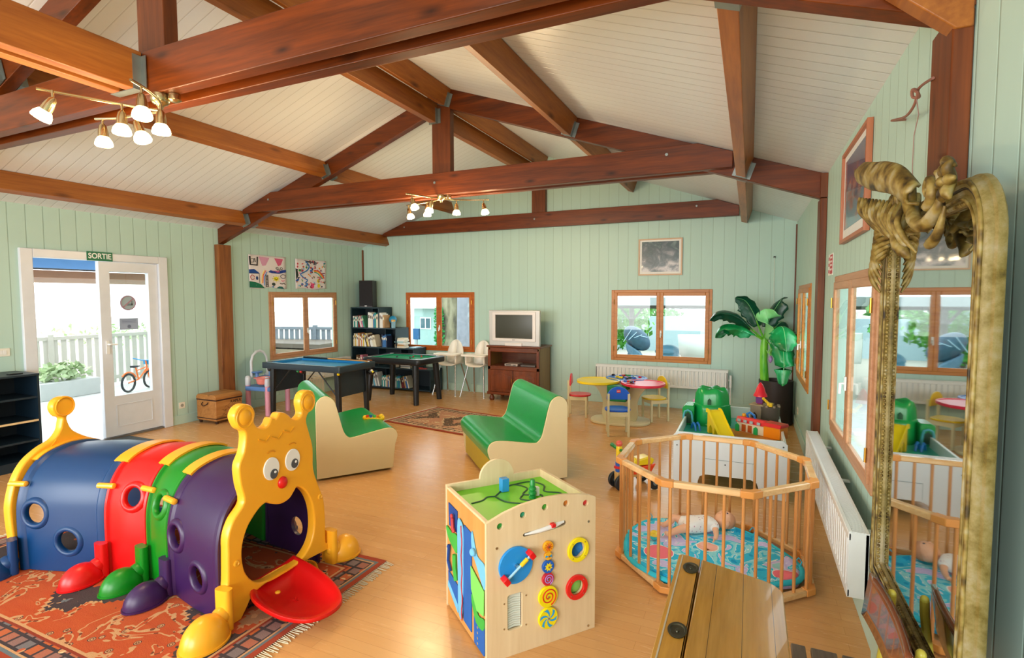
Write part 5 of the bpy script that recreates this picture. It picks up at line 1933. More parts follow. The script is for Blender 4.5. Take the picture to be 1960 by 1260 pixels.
bx = thing('toy_bottle', 'small yellow and blue printed tub on the top shelf end of the bookcase', 'tub', (-5.69, 7.60, 1.08))
MB().lathe([(.035, 0), (.036, .03), (.036, .11), (.034, .115)], 18).build('tub', plain('7fa8b8', .4, var=.4), bx)
MB().lathe([(.038, .112), (.038, .14), (.03, .143)], 18).build('lid', plastic('e0a83c'), bx)
bx = thing('globe_toy', 'bright blue round toy standing behind the tub on the bookcase', 'toy', (-5.76, 7.68, 1.08))
MB().ball((0, 0, .14), .07).lathe([(.04, 0), (.02, .02), (.012, .08)], 14).build('blue_ball', plastic('1f8ab8'), bx)
for i, (c, x, y) in enumerate((('c83a30', -5.18, 7.62), ('a83028', -5.05, 7.56))):
    bx = thing('folded_booklet', '%s red booklet lying on the lowest step of the bookcase' % ('left' if i == 0 else 'right'), 'booklet', (x, y, .391), .3 * i)
    MB().box(-.06, .06, -.04, .04, 0, .012).build('cover', plain(c, .5), bx)
cp = thing('blue_folder', 'pale blue folder lying on the third step of the bookcase', 'folder', (-5.46, 7.66, .741), .1)
MB().box(.12, .24, -.12, .10, 0, .012).build('cover', plain('7fb0cc', .4), cp)

sp = thing('loudspeaker', 'tall black loudspeaker standing on top of the stepped bookcase', 'loudspeaker', (-6.29, 7.67, 1.44), math.radians(22))
MB().box(-.12, .12, -.125, .13, 0, .475).build('cabinet', plain('241a1c', .45), sp, bevel=.004)
MB().box(-.115, .115, -.137, -.125, .02, .47).build('grille', plain('17141a', .8), sp, bevel=.003)
MB().box(-.02, .02, -.142, -.137, .015, .03).build('badge', plain('d8d8d8', .3), sp)

# ------------------------------------------------------------------ high chairs
m_hc = plain('f4eee2', .35, var=.03)
m_alu = plain('c9c9cc', .22, .9, var=.03)
hc = thing('high_chair', 'white plastic high chair with metal legs, the right one beside the TV cabinet', 'high chair', (-4.02, 7.62, 0), 0, 'white high chairs')
seat = MB()
rows = []
for x, z in [(-.17, .66), (-.165, .53), (-.10, .50), (0, .495), (.10, .50), (.165, .53), (.17, .66)]:
    rows.append([(x, -.15, z - .005 if z < .6 else z), (x, 0, z), (x, .12, z)])
seat.grid(rows)
seat.build('seat', m_hc, hc, smooth=60, solid=.008)
bk_ = [(-.165, .50), (-.15, .70), (-.12, .80), (-.07, .87), (0, .895), (.07, .87), (.12, .80), (.15, .70), (.165, .50)]
rows = [[(x, .125 + .06 * (z - .5) / .4 + .0, z) for x, z in cr(bk_, 3, closed=False)], [(x * .5, .155 + .06 * (z - .5) / .4, .5 + (z - .5) * .97) for x, z in cr(bk_, 3, closed=False)], [(x * .02, .16 + .06 * (z - .5) / .4, .5 + (z - .5) * .96) for x, z in cr(bk_, 3, closed=False)]]
MB().grid(rows).build('backrest', m_hc, hc, smooth=70, solid=.010)
finish(plate([rrect(-.225, .225, -.235, .0, .06), ], .018, .006, Matrix.Translation((0, 0, .672))), 'tray', m_hc, hc, smooth=50)
finish(plate([rrect(-.222, .222, -.232, -.003, .058), rrect(-.205, .205, -.215, -.018, .05)], .014, .003, Matrix.Translation((0, 0, .684))), 'tray_rim', m_hc, hc, smooth=50)
for sx in (-1, 1):
    for y0, y1, nm in ((-.10, -.235, 0), (.10, .25, 1)):
        lg = MB().tube([(sx * .14, y0, .50), (sx * (.215), y1, .012)], .0125, 10).build('leg', m_alu, hc, smooth=60)
        MB().ball((sx * .215, y1, .012), .014).build('foot_cap', m_white, lg)
    MB().box(sx * .165 - .015, sx * .165 + .015, -.14, .02, .55, .67).build('armrest', m_hc, hc, bevel=.006)
dup(hc, (-4.53, 7.60, 0), label='white plastic high chair with metal legs, the left one under the far window')

# ------------------------------------------------------------------ TV cabinet, TV
m_oak = wood('dark_cherry_cabinet', '4a1f0e', '7f3d1c', 'x', .9, rough=.3, coat=.3)
m_oakz = wood('dark_cherry_panel', '4f220f', '84411e', 'z', .9, rough=.3, coat=.3)
m_side = wood('cabinet_side', '6e4a14', '8f6824', 'z', .9, rough=.35)
tc = thing('tv_cabinet', 'dark wooden television cabinet with two panelled doors by the far wall', 'cabinet', (-3.285, 7.36, 0))
hw, dp = .43, .47
MB().box(-hw - .02, hw + .02, -.02, dp + .02, .84, .865).build('top', m_oak, tc, bevel=.006)
MB().box(-hw, hw, 0, .03, .765, .84).build('cornice', m_oak, tc, bevel=.01)
MB().box(-hw, -hw + .03, 0, dp, .12, .84).build('side', m_side, tc)
MB().box(hw - .03, hw, 0, dp, .12, .84).build('side', m_side, tc)
MB().box(-hw, hw, dp - .012, dp, .12, .84).build('back', m_oak, tc)
MB().box(-hw + .03, hw - .03, 0, dp - .012, .53, .55).build('shelf', m_oak, tc)
MB().box(-hw + .03, hw - .03, 0, dp - .012, .12, .14).build('bottom', m_oak, tc)
MB().box(-hw, hw, -.012, .018, .49, .545).build('rail', m_oak, tc, bevel=.004)
for xs in (-hw, hw - .045):
    MB().box(xs, xs + .045, -.012, .018, .13, .80).build('stile', m_oakz, tc, bevel=.004)
MB().box(-hw - .015, hw + .015, -.02, .04, .10, .145).build('plinth_moulding', m_oak, tc, bevel=.008)
for sx in (-1, 1):
    x0, x1 = (-hw + .045, -.005) if sx < 0 else (.005, hw - .045)
    cxm = (x0 + x1) / 2
    dr = MB().box(x0, x1, -.014, .008, .15, .488).build('door', m_oakz, tc, bevel=.003)
    w_ = (x1 - x0) / 2 - .035
    pn = [(cxm - w_, .19), (cxm + w_, .19), (cxm + w_, .40), (cxm + w_ * .75, .405), (cxm + w_ * .5, .425), (cxm + w_ * .2, .445), (cxm, .45), (cxm - w_ * .2, .445), (cxm - w_ * .5, .425), (cxm - w_ * .75, .405), (cxm - w_, .40)]
    finish(plate([pn], .014, .005, frame((0, -.017, 0), (1, 0, 0), (0, 0, 1), (0, -1, 0))), 'raised_panel', m_oakz, dr)
    inner_ = [(cxm + (x - cxm) * .82, .30 + (z - .30) * .82) for x, z in pn]
    finish(plate([inner_], .008, .003, frame((0, -.025, 0), (1, 0, 0), (0, 0, 1), (0, -1, 0))), 'raised_field', m_oakz, dr)
    MB().box(cxm * 0 + sx * .02 - .005, sx * .02 + .005, -.022, -.014, .31, .36).build('escutcheon', plain('b58a3a', .3, 1.0), dr)
    for y in (.03, dp - .05):
        MB().lathe([(.03, 0), (.04, .02), (.044, .045), (.03, .07), (.022, .085), (.035, .10)], 18, (sx * (hw - .05), y, 0)).build('bun_foot', m_oak, tc, smooth=60)
dv_ = thing('video_player', 'silver video player on the left of the cabinet shelf under the television', 'video player', (-3.34, 7.40, .552))
MB().box(-.11, .11, 0, .20, 0, .035).build('case', plain('b8aaa0', .35, .3), dv_, bevel=.003)
MB().box(-.09, .0, -.002, 0, .01, .024).box(.03, .08, -.002, 0, .01, .02).build('front_slot', plain('3a3230', .4), dv_)
dv_ = thing('video_player', 'dark flat decoder box on the right of the cabinet shelf', 'decoder', (-3.06, 7.40, .552))
MB().box(-.12, .12, 0, .20, 0, .028).build('case', plain('5a5350', .4), dv_, bevel=.003)

tv = thing('television', 'silver tube television standing on the dark wooden cabinet', 'television', (-3.29, 7.42, .866))
m_sil = plain('c9c7c6', .3, .2, var=.02)
m_sil2 = plain('dcd6d4', .3, .1, var=.02)
fr_ = [(-.42, .0), (.42, .0), (.425, .545), (-.425, .545)]
finish(plate([fr_, [(-.31, .115), (.31, .115), (.31, .475), (-.31, .475)]], .05, .008, frame((0, 0, 0), (1, 0, 0), (0, 0, 1), (0, -1, 0))), 'bezel', m_sil, tv)
finish(plate([rrect(-.36, .36, .07, .52, .01), rrect(-.31, .31, .115, .475, .006)], .02, .004, frame((0, -.03, 0), (1, 0, 0), (0, 0, 1), (0, -1, 0))), 'inner_bezel', m_sil2, tv)
rows = [[(-.312 + .624 * i / 12, -.012 - .012 * (1 - (2 * i / 12 - 1) ** 2) - .006 * (1 - (2 * j / 8 - 1) ** 2), .113 + .364 * j / 8) for i in range(13)] for j in range(9)]
MB().grid(rows).build('screen', plain('3a3a2e', .3, var=0), tv, smooth=80)
MB().box(-.14, .14, -.05, -.02, .0, .045).build('control_flap', m_sil2, tv, bevel=.003)
rows = []
for y, k, zt, zb in ((.02, 1, .53, .01), (.12, .96, .52, .01), (.25, .72, .44, .03), (.38, .5, .34, .05)):
    rows.append([(-.40 * k, y, zb), (.40 * k, y, zb), (.40 * k, y, zt), (-.40 * k, y, zt)])
tb = MB().grid(rows, closed=True)
tb.f.append((12, 13, 14, 15))
tb.build('tube_housing', m_sil, tv, smooth=30)
finish(text_mesh('SONY', .018, .0004, frame((0, -.041, .092), (1, 0, 0), (0, 0, 1), (0, -1, 0))), 'lettering', plain('5a5a5c', .4), tv, smooth=0)

# ------------------------------------------------------------------ children's building table and chairs
m_may = plain('d9cfa6', .4, var=.03)
ptb = thing('play_table', 'children\'s building table with yellow, blue and red tops on curved pale panels', 'table', (-1.50, 6.76, 0))
ZP = .525
finish(plate([[(x, y) for x, y in cr([(-.30, -.20), (0, -.28), (.30, -.20), (.38, 0), (.30, .2), (0, .27), (-.30, .2), (-.38, 0)], 6)]], .03, .006, Matrix.Translation((0, 0, .016)) @ Matrix.Rotation(.12, 4, 'Z')), 'base_plate', m_may, ptb, smooth=50)


def petal(a, col, name):
    M = Matrix.Translation((0, 0, ZP - .012)) @ Matrix.Rotation(a, 4, 'Z')
    sh_ = cr([(.02, -.05), (.12, -.20), (.26, -.27), (.42, -.25), (.53, -.15), (.56, 0), (.53, .15), (.42, .25), (.26, .27), (.12, .20), (.02, .05)], 5)
    o = finish(plate([sh_], .026, .008, M), name, plastic(col, .3), ptb, smooth=50)
    rim = [(x * .93 + .02, y * .9, ) for x, y in sh_]
    finish(plate([sh_, rim], .012, .004, Matrix.Translation((0, 0, .014)) @ M), 'table_rim', plastic(col, .3), o, smooth=50)


petal(math.radians(188), 'f2d413', 'yellow_top')
petal(math.radians(-8), 'e02648', 'red_top')
petal(math.radians(88), '2176cf', 'blue_top')
for a, c in ((188, 'd8cea4'), (-8, 'd8cea4'), (88, 'd8cea4')):
    prf = [(.0, .03), (.21, .03), (.235, .10), (.225, .20), (.235, .30), (.30, .42), (.40, .50), (0, .50)]
    pr_ = [prf[0]] + cr(prf[1:-1], 4, closed=False) + [prf[-1]]
    M = Matrix.Rotation(math.radians(a), 4, 'Z')
    MB().prism(pr_, 'y', -.014, .014, M).build('curved_panel', plain(c, .4, var=.03), ptb, bevel=.003)
finish(plate([circ(0, 0, .13, n=30)], .05, .005, Matrix.Translation((0, 0, .46))), 'centre_bin', plastic('0f7a3c'), ptb)
MB().box(-.12, .12, -.24, -.13, .30, .50).build('storage_pouch', plain('0f7a44', .6), ptb, bevel=.01)
# bricks on the table: each its own
rnd = random.Random(9)
brk = []
bc_ = [('red', 'd02020'), ('black', '1c1c20'), ('white', 'e6e6e6'), ('yellow', 'e8c81c'), ('blue', '2060c0'), ('green', '1f8a3c')]
for i in range(26):
    ang = math.radians(rnd.uniform(60, 116)) if i < 20 else math.radians(rnd.uniform(-50, -20))
    rr = rnd.uniform(.16, .44) if i < 20 else rnd.uniform(.10, .22)
    x, y = rr * math.cos(ang), rr * math.sin(ang)
    cn, cc = bc_[i % 6] if i < 20 else rnd.choice(bc_)
    L_ = rnd.choice((.032, .048, .064))
    b_ = thing('toy_brick', '%s toy brick, %s from left on the %s of the building table' % (cn, ORD[i if i < 20 else i - 20], 'blue top' if i < 20 else 'near edge'), 'toy brick',
               (-1.50 + x, 6.76 + y, ZP + .009), rnd.uniform(0, 3), 'plastic bricks on the building table')
    mb = MB().box(-L_ / 2, L_ / 2, -.015, .015, 0, .019)
    for k in range(int(L_ / .016)):
        for s in (-1, 1):
            mb.cyl((-L_ / 2 + .008 + .016 * k, .008 * s, .019), (-L_ / 2 + .008 + .016 * k, .008 * s, .0225), .0048, n=8)
    mb.build('brick', plastic(cc), b_, smooth=30)


def kchair(label, loc, rz, col):
    """front is -y; seat .30 high"""
    r = thing('toddler_chair', label, 'chair', loc, rz, 'small coloured chairs at the building table')
    m = plastic(col, .3)
    for x in (-.115, .115):
        MB().box(x - .0125, x + .0125, .105, .13, 0, .50).build('rear_leg', m_may, r, bevel=.003)
        MB().box(x - .0125, x + .0125, -.13, -.105, 0, .285).build('front_leg', m_may, r, bevel=.003)
        MB().box(x - .010, x + .010, -.105, .105, .235, .285).build('side_rail', m_may, r, bevel=.002)
    MB().box(-.105, .105, -.126, -.108, .235, .285).build('front_rail', m_may, r, bevel=.002)
    MB().box(-.105, .105, .108, .126, .235, .285).build('rear_rail', m_may, r, bevel=.002)
    finish(plate([cr([(-.14, -.08), (-.08, -.16), (0, -.175), (.08, -.16), (.14, -.08), (.145, .03), (.10, .10), (0, .115), (-.10, .10), (-.145, .03)], 4)], .022, .007, Matrix.Translation((0, 0, .297))), 'seat', m, r, smooth=50)
    bk_ = [(-.135, .43), (.135, .43)] + [(.135 * math.cos(a), .445 + .135 * math.sin(a)) for a in [PI * i / 18 for i in range(19)]]
    finish(plate([bk_], .02, .006, frame((0, .092, 0), (1, 0, 0), (0, 0, 1), (0, -1, 0))), 'backrest', m, r, smooth=50)
    return r


bchr = kchair('small chair with blue seat and back, its back to the viewer, at the building table', (-1.385, 6.10, 0), math.radians(180 + 18), '1560d8')
kchair('small chair with red seat and back, left of the building table', (-2.10, 6.86, 0), math.radians(90 + 12), 'd82a3c')
kchair('small chair with yellow seat and back, right of the building table', (-1.10, 7.03, 0), math.radians(-90 + 38), 'e8c414')
# small red logo plate on the blue chair's back (seen from behind)
lgp = finish(plate([rrect(-.022, .022, .51, .545, .003)], .003, .0005, frame((0, .1035, 0), (-1, 0, 0), (0, 0, 1), (0, 1, 0))), 'logo_plate', plain('d8202a', .4), bchr)
finish(text_mesh('LEGO', .016, .0004, frame((0, .1055, .527), (-1, 0, 0), (0, 0, 1), (0, 1, 0))), 'lettering', plain('f4f4ee', .4), bchr, smooth=0)

# ------------------------------------------------------------------ white activity table with toys
tt = thing('train_table', 'large white play table with a turquoise tray behind the playpen', 'play table', (-.135, 5.24, 0))
m_wp = plain('dfe9ee', .3, var=.02)
fr_ = [rrect(-.43, .43, .03, .475, .03)]
M_ = frame((0, -.64, 0), (1, 0, 0), (0, 0, 1), (0, -1, 0))
cut_ = [(-.23, .03), (-.23, .09), (-.21, .125), (-.17, .14), (.17, .14), (.21, .125), (.23, .09), (.23, .03)]
outl = [(-.43, 0), (-.23, 0)] + [(-.23, .07), (-.215, .115), (-.17, .135), (.17, .135), (.215, .115), (.23, .07)] + [(.23, 0), (.43, 0), (.43, .445), (.40, .475), (-.40, .475), (-.43, .445)]
finish(plate([outl], .02, .004, M_), 'front_panel', m_wp, tt)
finish(plate([outl], .02, .004, frame((0, .64, 0), (1, 0, 0), (0, 0, 1), (0, -1, 0))), 'back_panel', m_wp, tt)
for x in (-.425, .405):
    MB().box(x, x + .02, -.63, .63, .22, .445).build('side_panel', m_wp, tt, bevel=.003)
MB().box(-.405, .405, -.63, .63, .345, .36).build('tray_bottom', plain('2fae9c', .4), tt)
MB().box(-.18, .19, -.653, -.650, .268, .271).build('flap_joint', plain('8aa0a8', .5), tt)
MB().box(.18, .183, -.653, -.65, .15, .27).box(-.18, -.177, -.653, -.65, .15, .27).build('flap_edge', plain('b5c6cc', .5), tt)
for x, z in ((-.40, .43), (.40, .43), (.40, .36), (-.02, .235), (-.40, .36)):
    MB().cyl((x, -.654, z), (x, -.650, z), .006 if x else .009, n=10).build('screw', plain('4a5458', .4), tt)

m_cg = plastic('0f9a4a', .25)
ct = thing('toy_mountain', 'big green plastic toy mountain with a tunnel on the white play table', 'toy', (-.32, 5.50, .36))
rows = []
for z, k in ((0, 1), (.03, 1.02), (.16, .98), (.20, .95), (.205, .90), (.30, .86), (.345, .80), (.36, .66), (.355, .4), (.35, .02)):
    rows.append([((.17 * k * (1 + .05 * math.cos(6 * a) * (z < .33))) * math.cos(a), .15 * k * (1 + .05 * math.cos(6 * a)) * math.sin(a), z + (.012 * math.cos(5 * a) if z > .33 else 0)) for a in [2 * PI * i / 48 for i in range(48)]])
MB().grid(rows, closed=True).build('mountain_shell', m_cg, ct, smooth=50)
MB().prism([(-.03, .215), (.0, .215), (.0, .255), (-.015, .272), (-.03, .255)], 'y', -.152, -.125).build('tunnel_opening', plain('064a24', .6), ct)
ad = MB()
ad.prism([(-.26, .0), (-.15, 0), (-.15, .19), (-.24, .19), (-.26, .17)], 'y', -.14, .08)
ad.build('portal_block', m_cg, ct, bevel=.012)
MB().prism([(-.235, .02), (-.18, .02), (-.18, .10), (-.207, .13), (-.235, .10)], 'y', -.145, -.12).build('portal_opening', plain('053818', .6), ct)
mb = MB()
mb.tube([(-.245, -.15, .0), (-.245, -.15, .10), (-.235, -.15, .135), (-.207, -.15, .148), (-.178, -.15, .135), (-.168, -.15, .10), (-.160, -.15, .0)], .010, 8)
mb.build('stone_arch', plain('4aa8b8', .4), ct)
MB().ball((.0, -.165, .02), (.05, .02, .02)).build('base_bulge', m_cg, ct)
sl_ = thing('toy_slide', 'yellow plastic ramp running down from the green mountain towards the playpen', 'toy ramp', (-.22, 5.02, .36))
pts_t = [(-.155, .12), (-.13, .125), (-.09, .115), (-.02, .06), (.07, -.01), (.16, -.07), (.20, -.075)]
top = cr(pts_t, 5, closed=False)
poly = [(x, z) for x, z in top] + [(x, z - .022) for x, z in reversed(top)]
M_ = Matrix.Rotation(math.radians(-62), 4, 'Z')
M_ = Matrix.Translation((0, 0, .09)) @ M_
MB().prism(poly, 'y', -.055, .055, M_).prism([(x, z + .014) for x, z in top] + [(x, z - .022) for x, z in reversed(top)], 'y', -.062, -.054, M_).prism([(x, z + .014) for x, z in top] + [(x, z - .022) for x, z in reversed(top)], 'y', .054, .062, M_).build('ramp', plastic('f2d61a', .25), sl_, smooth=40)
MB().prism([(-.15, -.088), (-.15, .10), (-.09, .09), (-.02, .04), (.0, -.0), (-.01, -.088), (-.04, -.088), (-.05, -.03), (-.08, -.0), (-.11, -.03), (-.115, -.088)], 'y', -.050, .050, M_).build('ramp_support', plastic('e8c414', .25), sl_, bevel=.003)
bb_ = thing('road_mat', 'orange-brown toy road board lying under the toy village', 'toy board', (.02, 5.12, .3605), 0)
MB().box(-.20, .22, -.30, .22, 0, .008).build('board', plain('c98428', .5, var=.15), bb_)
gb = thing('toy_bridge', 'small blue toy bridge end beside the green portal', 'toy', (-.44, 5.20, .36), .5)
mb = MB().tube([(-.02, -.05, .0), (-.02, -.03, .05), (-.02, 0, .065), (-.02, .03, .05), (-.02, .05, 0)], .010, 8)
mb.tube([(.02, -.05, .0), (.02, -.03, .05), (.02, 0, .065), (.02, .03, .05), (.02, .05, 0)], .010, 8)
mb.build('arch', plastic('1f78d0'), gb)
pkx = thing('pink_toy', 'pink ribbed toy tube peeping out behind the green mountain', 'toy', (-.50, 5.72, .36), 0)
mb = MB()
for i in range(6):
    mb.tube([(-.0 + .022 * i, .02, .19 - .008 * (i - 2) ** 2 * .6), (.0 + .022 * i, -.02, .20 - .008 * (i - 2) ** 2 * .6)], .016, 8)
mb.box(.02, .08, -.02, .02, 0, .17)
mb.build('pink_tube', plastic('e88ac0'), pkx, smooth=50)
# toy garage / village building
gv = thing('toy_garage', 'red-roofed plastic toy garage with green doors on the white play table', 'toy building', (.11, 5.22, .369), math.radians(-32))
MB().box(-.20, .07, -.05, .05, 0, .085).build('walls', plastic('e8dcc0'), gv, bevel=.003)
MB().box(.07, .22, -.07, .06, 0, .10).build('orange_block', plastic('f08c14'), gv, bevel=.004)
MB().prism([(-.06, .085), (.06, .085), (.045, .125), (-.03, .135)], 'x', -.21, .07).build('roof', plastic('d8202c'), gv, bevel=.004)
MB().prism([(-.08, .10), (.07, .10), (.055, .13), (-.06, .13)], 'x', .06, .225).build('roof', plastic('d8202c'), gv, bevel=.004)
for x in (-.19, -.01):
    MB().prism([(x - .018, 0), (x + .018, 0), (x + .018, .055), (x, .07), (x - .018, .055)], 'y', -.064, -.052).build('green_door', plastic('1fae5c'), gv)
for x in (-.17, -.11, -.05, .02):
    MB().box(x - .015, x + .015, -.066, -.058, .092, .116).build('dormer', plain('a8b8c0', .4, var=.3), gv)
for x in (-.13, -.07):
    MB().box(x - .02, x + .02, -.053, -.049, .005, .07).build('garage_door', plastic('b8541c'), gv)
mb = MB().tube([(-.12, .0, .13), (-.12, -.02, .165), (-.09, -.02, .185), (-.05, -.02, .165), (-.05, 0, .13)], .010, 8)
mb.build('handle', plastic('2a7ad0'), gv)
MB().ball((-.16, 0, .145), (.02, .02, .018)).build('roof_knob', plastic('f0a01c'), gv)
# grey castle with a red tower
cs_ = thing('toy_castle', 'grey-brown toy castle with a red pointed turret on the white play table', 'toy castle', (.14, 5.62, .36), math.radians(-20))
MB().lathe([(.085, 0), (.088, .005), (.085, .17), (.088, .175), (.088, .20), (.078, .20), (.078, .175)], 20, (.06, 0, 0)).build('drum_wall', plain('5c5148', .6, var=.2), cs_)
MB().box(-.10, .04, -.06, .06, .0, .20).build('gatehouse', plain('8a7a64', .6, var=.2), cs_, bevel=.004)
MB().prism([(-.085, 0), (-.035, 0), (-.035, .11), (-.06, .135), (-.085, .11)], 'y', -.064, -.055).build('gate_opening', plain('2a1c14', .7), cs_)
for i in range(8):
    a = 2 * PI * i / 8
    MB().box(.06 + .083 * math.cos(a) - .010, .06 + .083 * math.cos(a) + .010, .083 * math.sin(a) - .010, .083 * math.sin(a) + .010, .198, .216).build('merlon', plain('8a7a64', .6), cs_)
MB().box(-.11, .02, -.07, .07, .20, .21).build('terrace', plain('a8906a', .6), cs_)
MB().lathe([(.028, .21), (.028, .29)], 16, (-.03, 0, 0)).build('tower_wall', plastic('8a2448'), cs_)
MB().lathe([(.062, .285), (.06, .30), (.045, .33), (.038, .36), (.02, .40), (.008, .415), (.004, .42)], 20, (-.03, 0, 0)).build('tower_roof', plastic('e01830'), cs_, smooth=60)
MB().box(-.06, .0, -.030, -.026, .22, .28).build('tower_window', plastic('6a2a7a'), cs_)
mb = MB()
for i in range(5):
    mb.ball((.02 + .014 * i, -.06, .275 - .012 * i), .014, 8, 6)
mb.box(.055, .10, -.07, -.03, .205, .24)
mb.build('yellow_ladder', plastic('e8c01c'), cs_)

# ------------------------------------------------------------------ wooden ride-on tricycle
tk = thing('wooden_tricycle', 'wooden ride-on tricycle with green handle and yellow seat left of the playpen', 'tricycle', (-.88, 4.42, 0), math.radians(42))
m_tyre = plain('1a242c', .4)
for y in (-.055, .055):
    w_ = MB().cyl((-.12, y - .016, .068), (-.12, y + .016, .068), .068, n=28).build('wheel', m_tyre, tk, bevel=.008)
    MB().cyl((-.12, y - .018, .068), (-.12, y + .018, .068), .028, n=20).build('hub', plain('6a7a80', .4), w_)
for y in (-.10, .10):
    w_ = MB().cyl((.16, y - .014, .058), (.16, y + .014, .058), .058, n=28).build('wheel', m_tyre, tk, bevel=.007)
    MB().cyl((.16, y - .016, .058), (.16, y + .016, .058), .022, n=20).build('hub', plain('6a7a80', .4), w_)
MB().cyl((-.12, -.07, .068), (-.12, .07, .068), .007, n=8).build('axle', m_steel, tk)
MB().cyl((.16, -.12, .058), (.16, .12, .058), .007, n=8).build('axle', m_steel, tk)
m_pine = plain('d8b070', .4)
MB().prism([(-.145, .05), (-.095, .05), (-.09, .15), (-.15, .15)], 'y', -.03, .03).build('fork', m_pine, tk, bevel=.004)
MB().cyl((-.12, 0, .15), (-.12, 0, .18), .03, n=20).build('blue_collar', plastic('1f62c0'), tk)
MB().cyl((-.12, 0, .18), (-.12, 0, .20), .042, n=20).build('red_collar', plastic('d82028'), tk)
MB().cyl((-.12, 0, .20), (-.12, 0, .23), .03, n=20).build('blue_collar', plastic('1f62c0'), tk)
MB().lathe([(.026, .23), (.026, .35), (.022, .365)], 18, (-.12, 0, 0)).build('yellow_column', plastic('f0d01c'), tk)
MB().ball((-.12, 0, .385), .028).build('red_head', plastic('d85a4a'), tk)
for s in (-1, 1):
    MB().tube([(-.12, s * .02, .335), (-.12, s * .06, .338), (-.12, s * .125, .345), (-.12, s * .135, .345)], [.012, .014, .018, .008], 12).build('green_handle', plastic('0f7a38'), tk, smooth=60)
MB().box(-.10, .17, -.045, .045, .10, .125).build('frame_board', m_pine, tk, bevel=.005)
MB().prism([(-.02, .125), (.15, .125), (.20, .20), (.06, .185), (-.04, .20)], 'y', -.06, .06).build('red_body', plastic('e8461c'), tk, bevel=.008)
MB().prism([(-.02, .195), (.17, .195), (.19, .24), (.14, .265), (.05, .25), (-.0, .262)], 'y', -.055, .055).build('yellow_seat', plastic('f0d01c'), tk, bevel=.01)

# ------------------------------------------------------------------ banana plant
pl = thing('banana_plant', 'artificial banana plant in a tall dark planter in the far right corner', 'plant', (.325, 7.50, 0))
MB().lathe([(.19, 0), (.20, .01), (.20, .55), (.185, .55), (.175, .50)], 28).build('planter', plain('2a1c1c', .5, var=.2), pl)
MB().lathe([(.174, .50), (.17, .505)], 28).build('soil', plain('3a2a1c', .9), pl)
t = NT('banana_stem')
o = t.obj()
sx = t.noise(t.map(o, (6, 6, 1)), 4, 3)[0]
m_stem = t.base(t.ramp(sx, [(.3, '2f9a12'), (.6, '7fd03a')]), .35)
MB().tube([(-.13, -.02, .50), (-.14, -.03, .65), (-.15, -.03, .80), (-.148, -.03, .97), (-.145, -.03, 1.08)], [.055, .05, .046, .046, .04], 18).build('stem', m_stem, pl, smooth=60)
m_lf = NT('banana_leaf')
o = m_lf.obj()
n_ = m_lf.noise(o, 5, 3)[0]
m_lf.bump(m_lf.noise(o, 25, 2)[0], .35, .006)
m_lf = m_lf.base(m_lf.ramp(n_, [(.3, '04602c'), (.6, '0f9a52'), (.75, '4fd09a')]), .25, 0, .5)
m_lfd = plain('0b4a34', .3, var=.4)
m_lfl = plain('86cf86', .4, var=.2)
C = Vector((-.145, -.03, 1.05))


def leafb(spine, w, mat, droop=.25, twist=0.0, label=None, w0=.25):
    pts = [Vector(p) for p in cr(spine, 6, closed=False)]
    k = len(pts)
    rows = []
    start = int(k * w0)
    MB().tube(pts[:start + 3], [.014 - .006 * i / (start + 3) for i in range(start + 3)], 8).build('leaf_stalk', m_stem, pl, smooth=60)
    rn = random.Random(int(w * 1000) + k + int(spine[-1][0] * 100))
    for i in range(start, k):
        q = (i - start) / (k - 1 - start)
        d = (pts[min(i + 1, k - 1)] - pts[i - 1]).normalized()
        side = d.cross(Vector((0, 0, 1)))
        if side.length < .15:
            side = Vector((1, 0, 0))
        side.normalize()
        side = (Matrix.Rotation(twist, 3, d) @ side)
        up = side.cross(d).normalized()
        ww = w * (math.sin(PI * min(1, .08 + .92 * q)) ** .55) * (1 + .10 * math.sin(i * 1.7) + rn.uniform(-.06, .06))
        if q > .98:
            ww = .01
        row = []
        for j in range(-4, 5):
            u = j / 4
            row.append(pts[i] + side * (u * ww * .5) + up * (-droop * ww * abs(u) ** 1.5 + .05 * ww * (abs(u) > 0)))
        rows.append(row)
    lf_ = MB().grid(rows).build('leaf', mat, pl, smooth=80, solid=.003)
    MB().tube(pts[start:], [.006 - .004 * i / (k - start) for i in range(k - start)], 6).build('midrib', m_lfl, lf_, smooth=60)


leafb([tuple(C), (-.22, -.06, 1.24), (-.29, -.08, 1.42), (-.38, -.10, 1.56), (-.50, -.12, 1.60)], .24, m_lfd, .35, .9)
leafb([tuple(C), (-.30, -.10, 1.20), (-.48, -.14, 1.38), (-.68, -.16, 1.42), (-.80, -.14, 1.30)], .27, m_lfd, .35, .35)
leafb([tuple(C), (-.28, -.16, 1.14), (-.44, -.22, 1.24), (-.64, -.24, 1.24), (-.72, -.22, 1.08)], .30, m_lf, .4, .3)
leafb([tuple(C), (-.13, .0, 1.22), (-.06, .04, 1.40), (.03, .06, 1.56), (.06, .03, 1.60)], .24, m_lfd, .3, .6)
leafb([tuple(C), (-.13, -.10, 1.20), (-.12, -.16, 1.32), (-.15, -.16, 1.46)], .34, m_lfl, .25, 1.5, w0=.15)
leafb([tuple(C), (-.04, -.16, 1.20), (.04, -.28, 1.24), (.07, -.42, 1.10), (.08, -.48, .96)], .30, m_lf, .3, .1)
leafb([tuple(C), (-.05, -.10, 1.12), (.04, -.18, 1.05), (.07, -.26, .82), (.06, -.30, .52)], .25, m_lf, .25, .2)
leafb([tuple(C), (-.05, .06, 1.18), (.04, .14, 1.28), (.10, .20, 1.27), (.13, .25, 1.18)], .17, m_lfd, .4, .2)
mb = MB()
mb.tube(cr([(-.12, -.07, 1.05), (-.08, -.14, 1.00), (-.07, -.15, .92), (-.075, -.15, .86)], 4, closed=False), .008, 8)
